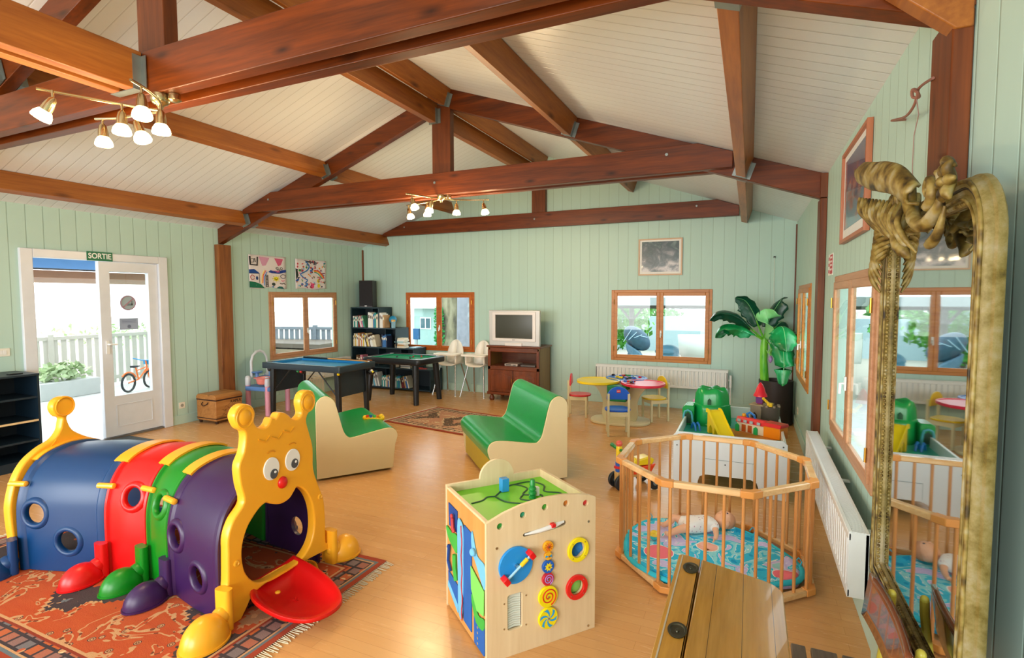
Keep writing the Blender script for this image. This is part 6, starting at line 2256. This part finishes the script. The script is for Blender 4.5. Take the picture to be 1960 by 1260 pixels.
mb.build('flower_stalk', m_stem, pl)
for i in range(6):
    a = i * 1.05
    MB().tube([(-.07, -.15, .95 - .01 * i), (-.07 + .035 * math.cos(a), -.15 + .035 * math.sin(a), .94 - .01 * i), (-.07 + .05 * math.cos(a), -.15 + .05 * math.sin(a), .97 - .01 * i)], [.008, .011, .005], 8).build('small_banana', plain('8fd070', .4), pl, smooth=60)
MB().lathe([(.004, -.05), (.018, -.03), (.026, 0), (.018, .03), (.006, .045)], 14, (-.075, -.152, .83)).build('purple_bud', plain('9a78b0', .4), pl, smooth=60)

# ------------------------------------------------------------------ toy chest
m_chest = wood('pine_chest', '98602c', 'bd864a', 'y', 1.2, rough=.5, knots=.2)
ch = thing('toy_chest', 'pine toy chest marked KAPLA on small dark feet against the left wall', 'chest', (-6.31, 4.70, 0))
MB().box(-.18, .18, -.19, .19, .04, .30).build('box', m_chest, ch, bevel=.006)
MB().prism([(-.185, .312), (.185, .312), (.185, .345), (.15, .375), (-.15, .375), (-.185, .345)], 'y', -.195, .195).build('lid', m_chest, ch, bevel=.006)
MB().box(-.183, .183, -.193, .193, .298, .313).box(-.183, .183, -.193, .193, .065, .075).build('dark_band', plain('3a1c10', .6), ch)
for x in (-.15, .15):
    for y in (-.16, .16):
        MB().lathe([(.016, 0), (.02, .02), (.024, .04)], 12, (x, y, 0)).build('foot', plain('2a1610', .5), ch)
MB().tube([(-.06, -.191, .275), (-.06, -.21, .255), (-.03, -.222, .235), (.0, -.222, .235), (.04, -.21, .255), (.04, -.191, .275)], .006, 8).build('rope_handle', plain('3a1f14', .8), ch)
finish(text_mesh('KAPLA', .052, .0005, frame((.181, .095, .262), (0, 1, 0), (0, 0, 1), (1, 0, 0))), 'lettering', plain('2c1810', .6), ch, smooth=0)
mb = MB()
rnd = random.Random(4)
for i in range(26):
    y, z = rnd.uniform(-.10, .13), rnd.uniform(.09, .24)
    mb.tube([(.1815, y + rnd.uniform(-.03, .03), z + rnd.uniform(-.025, .025)), (.1815, y, z), (.1815, y + rnd.uniform(-.03, .03), z + rnd.uniform(-.025, .025))], .0016, 4)
mb.build('burnt_drawing', plain('6a3a1c', .7), ch, smooth=0)

# ------------------------------------------------------------------ toy vanity / kitchen
kt = thing('toy_vanity', 'pink and blue plastic toy vanity with a grey arch beside the toy chest', 'toy vanity', (-6.17, 5.33, 0), math.radians(8))
m_pk, m_bl, m_gy = plastic('e8a0b4', .35), plastic('5f8ac8', .35), plastic('cfd6e0', .35)
for x, y in ((.16, -.18), (.20, .17), (-.16, .18), (-.18, -.16)):
    MB().tube([(x, y, 0), (x, y, .40)], [.034, .032], 20).build('pink_leg', m_pk, kt, smooth=50)
    MB().lathe([(.034, .40), (.036, .41), (.036, .50), (.026, .525), (.01, .532)], 20, (x, y, 0)).build('grey_leg_top', m_gy, kt, smooth=50)
finish(plate([rrect(-.21, .21, -.21, .21, .05)], .06, .01, Matrix.Translation((0, 0, .36))), 'blue_shelf', m_bl, kt, smooth=50)
finish(plate([rrect(-.20, .20, .0, .20, .04)], .03, .008, Matrix.Translation((0, 0, .47))), 'grey_worktop', m_gy, kt, smooth=50)
MB().box(-.17, .13, .02, .17, .485, .50).build('blue_hob', plastic('2a62b8'), kt, bevel=.01)
MB().lathe([(.05, .42), (.075, .44), (.085, .50), (.115, .512), (.115, .52), (.08, .518), (.066, .46)], 28, (.08, -.17, .0)).build('pink_basin', plastic('f09088'), kt, smooth=50)
MB().lathe([(.06, 0), (.075, .01), (.078, .02), (.05, .022)], 24, (-.12, -.05, .56)).lathe([(.025, .50), (.022, .56)], 12, (-.12, -.05, 0)).build('blue_dish', m_bl, kt, smooth=50)
MB().tube([(-.17, -.10, .50), (-.17, -.10, .72), (-.17, -.07, .80), (-.17, .0, .85), (-.17, .07, .86), (-.17, .14, .83), (-.17, .19, .76), (-.17, .20, .68), (-.17, .20, .50)], .018, 12).build('grey_arch', m_gy, kt, smooth=60)
finish(plate([[(-.09, .52)] + [(.05 + .13 * math.cos(a), .70 + .13 * math.sin(a)) for a in [PI - PI * i / 12 for i in range(13)]] + [(.18, .52)]], .006, .001, frame((-.17, 0, 0), (0, 1, 0), (0, 0, 1), (1, 0, 0))), 'clear_mirror', plain('9fc4b8', .15), kt)
MB().lathe([(.055, .50), (.06, .58), (.068, .585), (.068, .60), (.05, .605)], 22, (.02, .10, 0)).build('blue_rimmed_pot', plastic('7fa4d8'), kt, smooth=50)
MB().cyl((.02, .10, .600), (.02, .10, .612), .05, n=20).build('black_burner', m_blk, kt)
MB().box(.09, .18, -.19, .05, .47, .485).build('tray', plain('e0c890', .4), kt, bevel=.004)
for i in range(5):
    MB().cyl((-.06 + .03 * i, .12, .56), (-.06 + .03 * i, .12, .60), .006, n=8).build('white_slat', m_white, kt)

bk = thing('storage_crate', 'pale slatted crate on the floor between the toy vanity and the left radiator', 'crate', (-6.27, 6.26, 0))
mb = MB()
for z in (.01, .36):
    mb.box(-.14, .14, -.13, .13, z, z + .016) if z < .1 else mb.box(-.14, .14, -.13, -.118, z, z + .016).box(-.14, .14, .118, .13, z, z + .016).box(.128, .14, -.13, .13, z, z + .016).box(-.14, -.128, -.13, .13, z, z + .016)
mb.build('rim', plain('d8cbb0', .5), bk)
for s in (-1, 1):
    mb = MB()
    for i in range(9):
        u = -.12 + .03 * i
        mb.cyl((s * .134, u, .02), (s * .134, u, .36), .004, n=8)
        mb.cyl((u, s * .124, .02), (u, s * .124, .36), .004, n=8)
    mb.build('slats', plain('d8cbb0', .5), bk)

# ------------------------------------------------------------------ low dark shelf unit at the left edge
m_sh = plain('0e2230', .45, var=.1)
ls = thing('shelf_unit', 'low blue-black open shelf unit at the left edge beside the exit door', 'shelf', (-6.35, 2.20, 0))
MB().box(-.22, .21, -.50, .52, .875, .895).build('top', m_sh, ls, bevel=.003)
for y in (-.50, .0, .50):
    MB().box(-.22, .20, y, y + .018, 0, .875).build('side_panel', m_sh, ls)
MB().box(-.225, -.215, -.50, .515, 0, .875).build('back_board', plain('0a1822', .6), ls)
for z, m_ in ((.66, m_sh), (.44, None), (.25, m_sh), (.07, m_sh)):
    for y0, y1 in ((-.48, .0), (.018, .50)):
        mm_ = m_ or plain('d6bb8c', .5)
        MB().box(-.21, .19, y0, y1, z, z + .018).build('shelf', m_sh if m_ else m_sh, ls)
        if m_ is None:
            MB().box(.19, .198, y0, y1, z, z + .018).build('bare_shelf_edge', mm_, ls)
MB().box(-.21, .19, -.48, .50, 0, .07).build('plinth', m_sh, ls)
rm = thing('small_block', 'small dark block lying on top of the low shelf unit', 'block', (-6.25, 2.58, .895))
MB().box(-.03, .03, -.05, .05, 0, .012).build('block', m_blk, rm, bevel=.003)

dm = thing('doormat', 'grey ribbed doormat inside the exit door', 'doormat', (-6.22, 3.45, 0), math.radians(1))
t = NT('grey_mat')
o = t.obj()
t.bump(t.noise(o, 200, 2)[0], .8, .004)
MB().box(-.33, .33, -.28, .28, 0.0005, .009).build('mat', t.base(t.mix(t.noise(o, 90, 2)[0], lin('3f4549'), lin('6c7478')), .95, 0, .1), dm, bevel=.004)
# ------------------------------------------------------------------ spotlights
m_brs = plain('b9a77e', .22, .95, var=.05)
t = NT('glowing_glass_shade')
t.put(t.b.inputs['Base Color'], lin('fff0d0'))
t.put(t.b.inputs['Emission Color'], lin('ffdca0'))
t.b.inputs['Emission Strength'].default_value = 7.0
t.b.inputs['Roughness'].default_value = .3
m_glow = t.m


def spots(label, loc, arms, power, heads):
    r = thing('spotlight_bar', label, 'ceiling light', loc, 0, 'six-spot ceiling lights')
    MB().lathe([(.045, 0), (.047, -.035), (.035, -.05), (.02, -.055), (.012, -.075)], 24).build('ceiling_rose', m_brs, r, smooth=50)
    MB().lathe([(.030, 0), (.032, -.03), (.02, -.04)], 20, (.075, .03, .0)).build('joint', m_brs, r, smooth=50)
    for arm in arms:
        pts = cr(arm, 6, closed=False) if len(arm) > 2 else arm
        MB().tube(pts, .0075, 8).build('arm', m_brs, r, smooth=50)
    for (x, y, z, tx, ty) in heads:
        ax = Vector((tx, ty, -1)).normalized()
        p = Vector((x, y, z - .045))
        h = MB().tube([(x, y, z), (x, y, z - .05)], .006, 8)
        q = Matrix.Translation(p) @ Vector((0, 0, 1)).rotation_difference(-ax).to_matrix().to_4x4()
        h.lathe([(.008, .012), (.018, .0), (.024, -.03), (.026, -.062), (.020, -.064)], 18, M=q)
        ho = h.build('spot_head', m_brs, r, smooth=50)
        g = MB().lathe([(.022, -.058), (.030, -.068), (.040, -.085), (.044, -.105), (.040, -.112), (.02, -.116), (.004, -.117)], 20, M=q)
        so = g.build('glass_shade', m_glow, ho, smooth=60)
        l = bpy.data.lights.new('bulb', 'POINT')
        l.energy = power
        l.color = (1, .72, .40)
        l.shadow_soft_size = .04
        lo_ = bpy.data.objects.new('bulb_light', l)
        COL.objects.link(lo_)
        lo_.parent = r
        lo_.location = p + ax * .165
    return r


# near fixture under the near truss, far fixture under the middle truss
# near fixture under the near truss, far fixture under the middle truss
def rel(root, pts, z):
    return [(x - root[0], y - root[1], z - root[2]) for x, y in pts]


R1, R2 = (-2.93, 1.893, 2.698), (-3.04, 4.925, 2.698)
spots('near six-spot ceiling light under the near truss, glowing warmly', R1, [
    rel(R1, [(-3.168, 1.45), (-3.016, 1.76), (-2.94, 1.885)], 2.615),
    rel(R1, [(-2.648, 1.577), (-2.70, 1.68), (-2.78, 1.785), (-2.90, 1.88)], 2.615),
    rel(R1, [(-3.38, 1.815), (-3.25, 1.86), (-3.10, 1.873), (-2.94, 1.888)], 2.608)], 5.5,
    [p[0] + p[1] for p in zip(rel(R1, [(-3.128, 1.497), (-3.016, 1.747), (-2.681, 1.644), (-2.825, 1.825), (-3.345, 1.832), (-3.103, 1.871)], 2.615),
                              [(-.55, -.35), (.0, -.05), (.15, -.1), (.0, 0), (.05, 0), (.35, .1)])])
spots('smaller-looking six-spot ceiling light under the middle truss', R2, [
    rel(R2, [(-3.215, 4.534), (-3.09, 4.82), (-3.04, 4.91)], 2.662),
    rel(R2, [(-2.588, 5.166), (-2.80, 5.10), (-3.02, 4.94)], 2.658),
    rel(R2, [(-3.60, 5.09), (-3.28, 5.01), (-3.05, 4.93)], 2.655)], 12.0,
    [p[0] + p[1] for p in zip(rel(R2, [(-3.18, 4.59), (-3.09, 4.82), (-2.93, 5.06), (-2.65, 5.155), (-3.575, 5.09), (-3.276, 5.01)], 2.66),
                              [(.35, 0), (-.35, .0), (0, 0), (.2, 0), (.3, 0), (.05, 0)])])

# ------------------------------------------------------------------ outside
GZ = -.25
t = NT('bleached_deck')
o = t.obj()
Y_ = t.xyz(o)[0]
f = t.ma('FRACT', t.ma('DIVIDE', Y_, .145))
c = t.mix(t.ma('LESS_THAN', f, .06), lin('c2c4c0'), lin('6c7276'))
m_dk = t.base(c, .6)
tag(MB().box(-11.5, XL - TH, -3, 11, -.14, -.04).build('deck_floor', m_dk, smooth=0), 'bleached timber deck outside the exit door', 'deck', kind='structure')
tag(MB().box(-60, 60, -30, 80, GZ - .1, GZ).build('ground', plain('a8a69c', .9, var=.1), smooth=0), 'pale gravel ground outside', 'ground', kind='structure')

# terrace roof edge seen through the door
aw = thing('terrace_awning', 'timber terrace canopy with a pale blue awning seen through the exit door', 'awning', (-9.3, 4.2, 0))
MB().box(-.05, .05, -4, 3.9, 1.905, 2.01).build('beam', plain('b47a5c', .6), aw)
MB().box(-.4, -.33, -4, 3.9, 1.84, 1.93).build('beam', plain('d4b09a', .6), aw)
MB().box(.10, .14, -4, 3.9, 2.015, 2.05).build('gutter', plain('6a5c54', .6), aw)
MB().box(.5, .53, -4, 3.9, 2.02, 2.30).build('blue_valance', plain('6a90c4', .7), aw)
MB().box(-.5, 1.2, -4, 3.9, 2.32, 2.34).build('canopy_cloth', plain('a8c4e4', .7), aw)
for y in (-3.9, 3.8):
    MB().box(-.06, .06, y - .06, y + .06, -.04, 1.905).build('post', plain('b98a70', .6), aw)

m_fc = plain('b8b4aa', .7)
for k, (x0, y0, x1, y1, lb) in enumerate(((-11.0, 3.2, -11.0, 8.6, 'bleached picket fence along the terrace edge opposite the exit door'),
                                         (-10.9, 8.75, -7.6, 9.7, 'dark slatted railing of the terrace outside the left window'))):
    fn = thing('picket_fence', lb, 'fence', (x0, y0, -.04), math.atan2(y1 - y0, x1 - x0))
    L = math.hypot(x1 - x0, y1 - y0)
    col = m_fc if k == 0 else plain('78808a', .7)
    mb = MB().box(0, L, -.03, .03, .92, .98).box(0, L, -.02, .02, .12, .19)
    mb.build('rail', col, fn)
    n = int(L / .13)
    for i in range(min(n, 60)):
        MB().box(.05 + .13 * i, .13 + .13 * i, -.012, .012, .05, .93).build('picket', col, fn)
    for i in range(int(L / 1.8) + 1):
        MB().box(1.8 * i - .04 + .04, 1.8 * i + .08, -.04, .04, 0, 1.02).build('fence_post', col, fn)


def leafy(mb_, c, r, n, seed, s=.06):
    rn = random.Random(seed)
    for i in range(n):
        v = Vector((rn.gauss(0, 1), rn.gauss(0, 1), rn.gauss(0, 1))).normalized() * (rn.random() ** .4)
        p = Vector(c) + Vector((v.x * r[0], v.y * r[1], v.z * r[2]))
        a = Vector((rn.uniform(-1, 1), rn.uniform(-1, 1), rn.uniform(-1, 1))).normalized() * s
        b = a.cross(Vector((rn.uniform(-1, 1), rn.uniform(-1, 1), rn.uniform(-1, 1)))).normalized() * s * .6
        mb_.add([tuple(p - a), tuple(p + b), tuple(p + a), tuple(p - b)], [(0, 1, 2, 3)])


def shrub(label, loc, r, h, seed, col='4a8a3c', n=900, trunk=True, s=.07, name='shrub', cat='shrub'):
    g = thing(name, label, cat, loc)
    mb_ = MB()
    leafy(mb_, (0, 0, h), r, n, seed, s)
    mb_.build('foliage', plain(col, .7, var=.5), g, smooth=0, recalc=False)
    if trunk:
        MB().tube([(0, 0, 0), (.05, 0, h * .5), (0, 0, h)], [.08, .06, .03], 8).build('trunk', plain('6a5a48', .8), g)
    return g


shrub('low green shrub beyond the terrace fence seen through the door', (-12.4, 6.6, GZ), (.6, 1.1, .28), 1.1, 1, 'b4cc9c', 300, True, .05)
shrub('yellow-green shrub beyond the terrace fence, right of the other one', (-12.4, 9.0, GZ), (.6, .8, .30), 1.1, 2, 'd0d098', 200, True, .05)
pt = thing('planter_trough', 'white planter trough with grasses on the terrace', 'planter', (-10.45, 4.95, -.04), .1)
MB().box(-.2, .2, -.45, .45, 0, .28).build('trough', plain('b4b8b6', .6), pt, bevel=.01)
mb = MB()
leafy(mb, (0, 0, .42), (.22, .42, .18), 200, 5, .06)
mb.build('grasses', plain('a8bc90', .7, var=.5), pt, smooth=0, recalc=False)

# bicycle
bi = thing('childs_bicycle', 'small orange and blue children\'s bicycle leaning on the terrace', 'bicycle', (-9.95, 5.86, -.04), math.radians(112))
m_or = plastic('e8702c')
for x in (-.26, .26):
    w_ = thing('wheel_rig', None, None)
    bpy.data.objects.remove(w_)
    MB().tube([(x + .15 * math.cos(a), 0, .17 + .15 * math.sin(a)) for a in [2 * PI * i / 28 for i in range(28)]], .018, 8, closed=True).build('tyre', plain('23282c', .6), bi)
    mb = MB()
    for i in range(10):
        a = 2 * PI * i / 10
        mb.tube([(x, 0, .17), (x + .14 * math.cos(a), 0, .17 + .14 * math.sin(a))], .002, 4)
    mb.build('spokes', m_steel, bi)
    MB().tube([(x + .185 * math.cos(a), 0, .17 + .185 * math.sin(a)) for a in [PI * (.15 + .6 * i / 10) for i in range(11)]], .016, 6).build('mudguard', m_or, bi)
MB().tube([(.26, 0, .17), (.20, 0, .36), (.17, 0, .52)], .013, 8).tube([(.20, 0, .38), (-.02, 0, .20), (-.26, 0, .17)], .014, 8).tube([(-.02, 0, .20), (-.08, 0, .42)], .012, 8).tube([(.19, 0, .40), (-.07, 0, .36)], .012, 8).build('bicycle_frame', m_or, bi)
MB().tube([(.12, -.2, .56), (.17, -.08, .52), (.17, .08, .52), (.12, .2, .56)], .010, 8).build('handlebar', plastic('2a8ac8'), bi)
MB().prism([(-.16, .42), (-.02, .43), (-.02, .45), (-.17, .46)], 'y', -.04, .04).build('saddle', plain('2a2c34', .5), bi, bevel=.008)
MB().box(.20, .26, -.07, .07, .44, .52).build('number_plate', plastic('2a9ad0'), bi, bevel=.004)

# wooden terrace furniture outside the left window
tb = thing('stacked_boards', 'stack of pale timber boards on the terrace outside the left window', 'boards', (-9.2, 8.75, -.04), .1)
for i in range(6):
    MB().box(-1.1 + .05 * (i % 2), 1.1, -.6, .55 + .06 * (i % 3), .12 * i, .12 * i + .09).build('board', plain(('7a6a58', '94846c', '64584c')[i % 3], .7), tb)

# beyond the far wall: house, tree, letter box (left window) ; open boat shed (right window)
hs = thing('white_house', 'pale house with a small window beyond the far left window', 'house', (-8.6, 17.5, GZ))
MB().box(-3.5, 3.5, 0, 5, 0, 1.5).build('wall', plain('8fb0ae', .8), hs)
MB().prism([(-3.9, 1.46), (3.9, 1.46), (3.3, 2.7), (-3.3, 2.7)], 'y', -.4, 5.4).build('roof', plain('d8d4cc', .8), hs)
MB().box(-3.2, -2.7, -.03, 0, .64, 1.10).build('window', plain('e6ecec', .5), hs)
MB().box(-3.16, -2.98, -.05, -.03, .68, 1.06).box(-2.92, -2.74, -.05, -.03, .68, 1.06).build('window_pane', plain('2f5866', .2), hs)
lb_ = thing('sign_post', 'small blue sign box on a post outside the far left window', 'sign post', (-7.88, 11.5, GZ))
MB().box(-.02, .02, -.02, .02, 0, .85).build('post', plain('9aa6ac', .6), lb_)
MB().box(-.09, .09, -.03, .03, .78, 1.06).build('blue_box', plain('1a5a8a', .5), lb_)
tr = thing('ivy_clad_tree', 'thick tree trunk with ivy right outside the far left window', 'tree', (-6.95, 12.0, GZ))
t = NT('plane_tree_bark')
o = t.obj()
n_ = t.noise(t.map(o, (3, 3, 1.2)), 2, 5)[0]
t.bump(n_, .6, .05)
m_bark = t.base(t.ramp(n_, [(.35, '4f4a40'), (.5, '7f7860'), (.65, '9a937a')]), .9)
MB().tube([(0, 0, 0), (.03, 0, .8), (0, 0, 2.2), (.05, 0, 4.5), (0, 0, 7)], [.62, .5, .46, .42, .35], 24).build('trunk', m_bark, tr, smooth=60)
MB().tube([(.40, -.42, 0), (.41, -.42, 2), (.5, -.3, 6)], [.17, .14, .11], 18).build('second_trunk', plain('8a8c98', .9, var=.3), tr, smooth=60)
mb = MB()
leafy(mb, (-.24, -.50, 1.0), (.15, .10, .85), 620, 8, .04)
mb.build('ivy', plain('2f9a4a', .6, var=.5), tr, smooth=0, recalc=False)
mb = MB()
leafy(mb, (0, 0, 6.6), (3.2, 3.0, 1.8), 2600, 9, .14)
mb.build('crown', plain('5f9a4c', .6, var=.5), tr, smooth=0, recalc=False)
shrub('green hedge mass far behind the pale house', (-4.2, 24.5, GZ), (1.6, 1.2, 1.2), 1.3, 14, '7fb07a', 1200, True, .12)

sd = thing('boat_shed', 'open-sided timber boat shed outside the golden far window', 'shed', (-1.6, 12.6, GZ))
MB().box(-3.4, 4.2, -.10, .10, 1.60, 1.71).build('front_beam', plain('50504c', .8), sd)
MB().prism([(-.5, 1.78), (-.5, 1.84), (2.0, 2.5), (2.0, 2.44)], 'x', -3.5, 4.5).build('roof_sheet', plain('cfd6da', .6), sd)
MB().box(-3.5, 4.5, -.56, -.5, 1.68, 1.86).build('fascia', plain('9aa0a4', .6), sd)
for x in (-3.3, -.95, 2.4):
    MB().box(x - .05, x + .05, -.05, .05, 0, 1.60).build('post', plain('605e58', .8), sd)
for x in (-.95, 2.4):
    for s in (-1, 1):
        MB().tube([(x, 0, 1.28), (x + s * .26, 0, 1.62)], .03, 6).build('brace', plain('6a6860', .8), sd)
bt = thing('motor_boat', 'white motor boat stored under the open shed', 'boat', (-.25, 11.4, GZ), math.radians(-12))
rows = []
for i in range(9):
    q = i / 8
    x = -.9 + 3.0 * q
    w = .75 * (1 - q ** 3 * .8)
    rows.append([(x, -w, 1.12 + .1 * q), (x, -w * .85, .75), (x, -w * .3, .5 + .2 * q), (x, w * .3, .5 + .2 * q), (x, w * .85, .75), (x, w, 1.12 + .1 * q)])
MB().grid(rows).build('hull', plain('e4e8e8', .3), bt, smooth=60, solid=.03)
MB().box(.1, .9, -.35, .35, .9, 1.45).build('console', plain('c8dce4', .3), bt, bevel=.05)
MB().tube([(.2, -.3, 1.4), (.2, -.3, 1.95), (.2, .3, 1.95), (.2, .3, 1.4)], .02, 8).tube([(.9, -.3, 1.4), (.9, -.3, 1.95), (.9, .3, 1.95), (.9, .3, 1.4)], .02, 8).build('frame_rail', plain('5a7070', .4), bt)
MB().tube([(.0 + .14 * math.cos(a), -.45, 1.35 + .14 * math.sin(a)) for a in [2 * PI * i / 20 for i in range(20)]], .018, 6, closed=True).build('steering_wheel', plain('245060', .4), bt)
MB().box(-.5, .0, -.3, .2, 1.1, 1.3).build('dark_cushion', plain('2c6478', .5), bt, bevel=.03)
om = thing('outboard_motor', 'blue-grey outboard motor tilted on its stand outside the golden far window', 'outboard motor', (-2.05, 10.4, GZ), math.radians(10))
m_om = plain('34546c', .5, var=.6)
MB().ball((0, 0, 0), (.30, .16, .19), 20, 12, Matrix.Translation((.05, 0, 1.06)) @ Matrix.Rotation(math.radians(42), 4, 'Y')).build('cowling', m_om, om, smooth=60)
MB().prism([(-.16, .98), (.12, .80), (.20, .66), (.02, .62), (-.14, .82)], 'y', -.12, .12).build('lower_cover', plain('5a7c98', .5, var=.4), om, bevel=.03)
for k in range(4):
    MB().tube([(-.20 + .10 * k, -.165 + .02 * abs(k - 1.5), 1.10 + .04 * k - .10), (-.05 + .10 * k, -.165 + .02 * abs(k - 1.5), 1.24 - .05 * k)], .008, 6).build('cowling_stripe', plain('a8c4d8', .5), om)
MB().prism([(-.10, .86), (.10, .76), (-.05, .30), (-.25, .20), (-.28, .30), (-.20, .42)], 'y', -.07, .07).build('leg', plain('3a6484', .4), om, bevel=.02)
MB().tube([(-.34, .0, .36), (-.24, 0, .38)], .05, 10).build('propeller_hub', plain('2f4a60', .4), om)
for k in range(3):
    a = 2 * PI * k / 3
    MB().obox((-.32, .07 * math.cos(a), .37 + .07 * math.sin(a)), (.02, .10, .10), (a, .3, 0)).build('propeller_blade', plain('2f4a60', .4), om)
MB().box(.0, .28, -.15, .15, .0, .62).build('green_stand', plain('2f8a78', .5, var=.3), om, bevel=.02)
cr_ = thing('fish_crate', 'pale pink crate beside the outboard motor', 'crate', (-1.50, 10.8, GZ))
MB().box(-.22, .22, -.2, .2, 0, .62).build('crate', plain('8a6458', .6, var=.2), cr_, bevel=.01)
sk = thing('small_dinghy', 'blue-grey upturned dinghy behind the outboard motor', 'dinghy', (-1.75, 12.9, GZ + .5))
MB().ball((0, 0, .05), (.3, .2, .2), z0=0).box(-.25, .25, -.16, .16, -.5, .08).build('hull', plain('4f7c94', .4), sk, smooth=60)
shrub('bright green bush behind the boat shed on the left', (-3.6, 15.0, GZ), (1.2, .8, .9), 1.2, 21, '5fb040', 1100, True, .10)
shrub('bright green bush behind the boat shed on the right', (.6, 17.0, GZ), (1.6, .7, .8), 1.7, 22, '4fae34', 1300, True, .10)
wl_ = thing('blue_boat_strip', 'pale garden wall beyond the boat shed', 'wall', (0, 19.0, GZ))  # long low box standing in for a blue boat beyond the shed
MB().box(-5, 9, -.1, .1, 0, 1.2).build('strip_body', plain('a4bcc6', .8), wl_)
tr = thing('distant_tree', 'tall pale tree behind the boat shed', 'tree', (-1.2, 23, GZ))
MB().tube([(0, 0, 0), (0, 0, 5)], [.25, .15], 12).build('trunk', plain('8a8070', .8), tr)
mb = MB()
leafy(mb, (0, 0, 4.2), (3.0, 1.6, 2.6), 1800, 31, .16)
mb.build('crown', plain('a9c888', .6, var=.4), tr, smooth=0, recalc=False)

# right of the building
bw = thing('neighbouring_wall', 'grey boarded wall seen through the right windows', 'wall', (3.2, 6.8, GZ))
t = NT('grey_boards')
o = t.obj()
f = t.ma('FRACT', t.ma('DIVIDE', t.xyz(o)[1], .14))
MB().box(0, .1, -3.2, 1.4, 0, 2.4).build('boards', t.base(t.mix(t.ma('LESS_THAN', f, .08), lin('c4c6c6'), lin('8a8e90')), .8), bw)
shrub('green creeper beside the grey boarded wall outside the large right window', (3.6, 9.3, GZ), (.5, .9, 1.0), 1.2, 41, '4fa048', 1500, True, .08)
shrub('tall green bush outside the large right window', (2.9, 11.5, GZ), (.9, 1.6, 1.4), 1.6, 42, '5fa850', 1500, True, .10)
pb_ = thing('paved_path', 'pale paved path outside the right windows', 'path', (1.9, 5, GZ))
MB().box(-1, 1.2, -6, 6, 0, .03).build('paving', plain('c4c8c8', .8, var=.15), pb_)
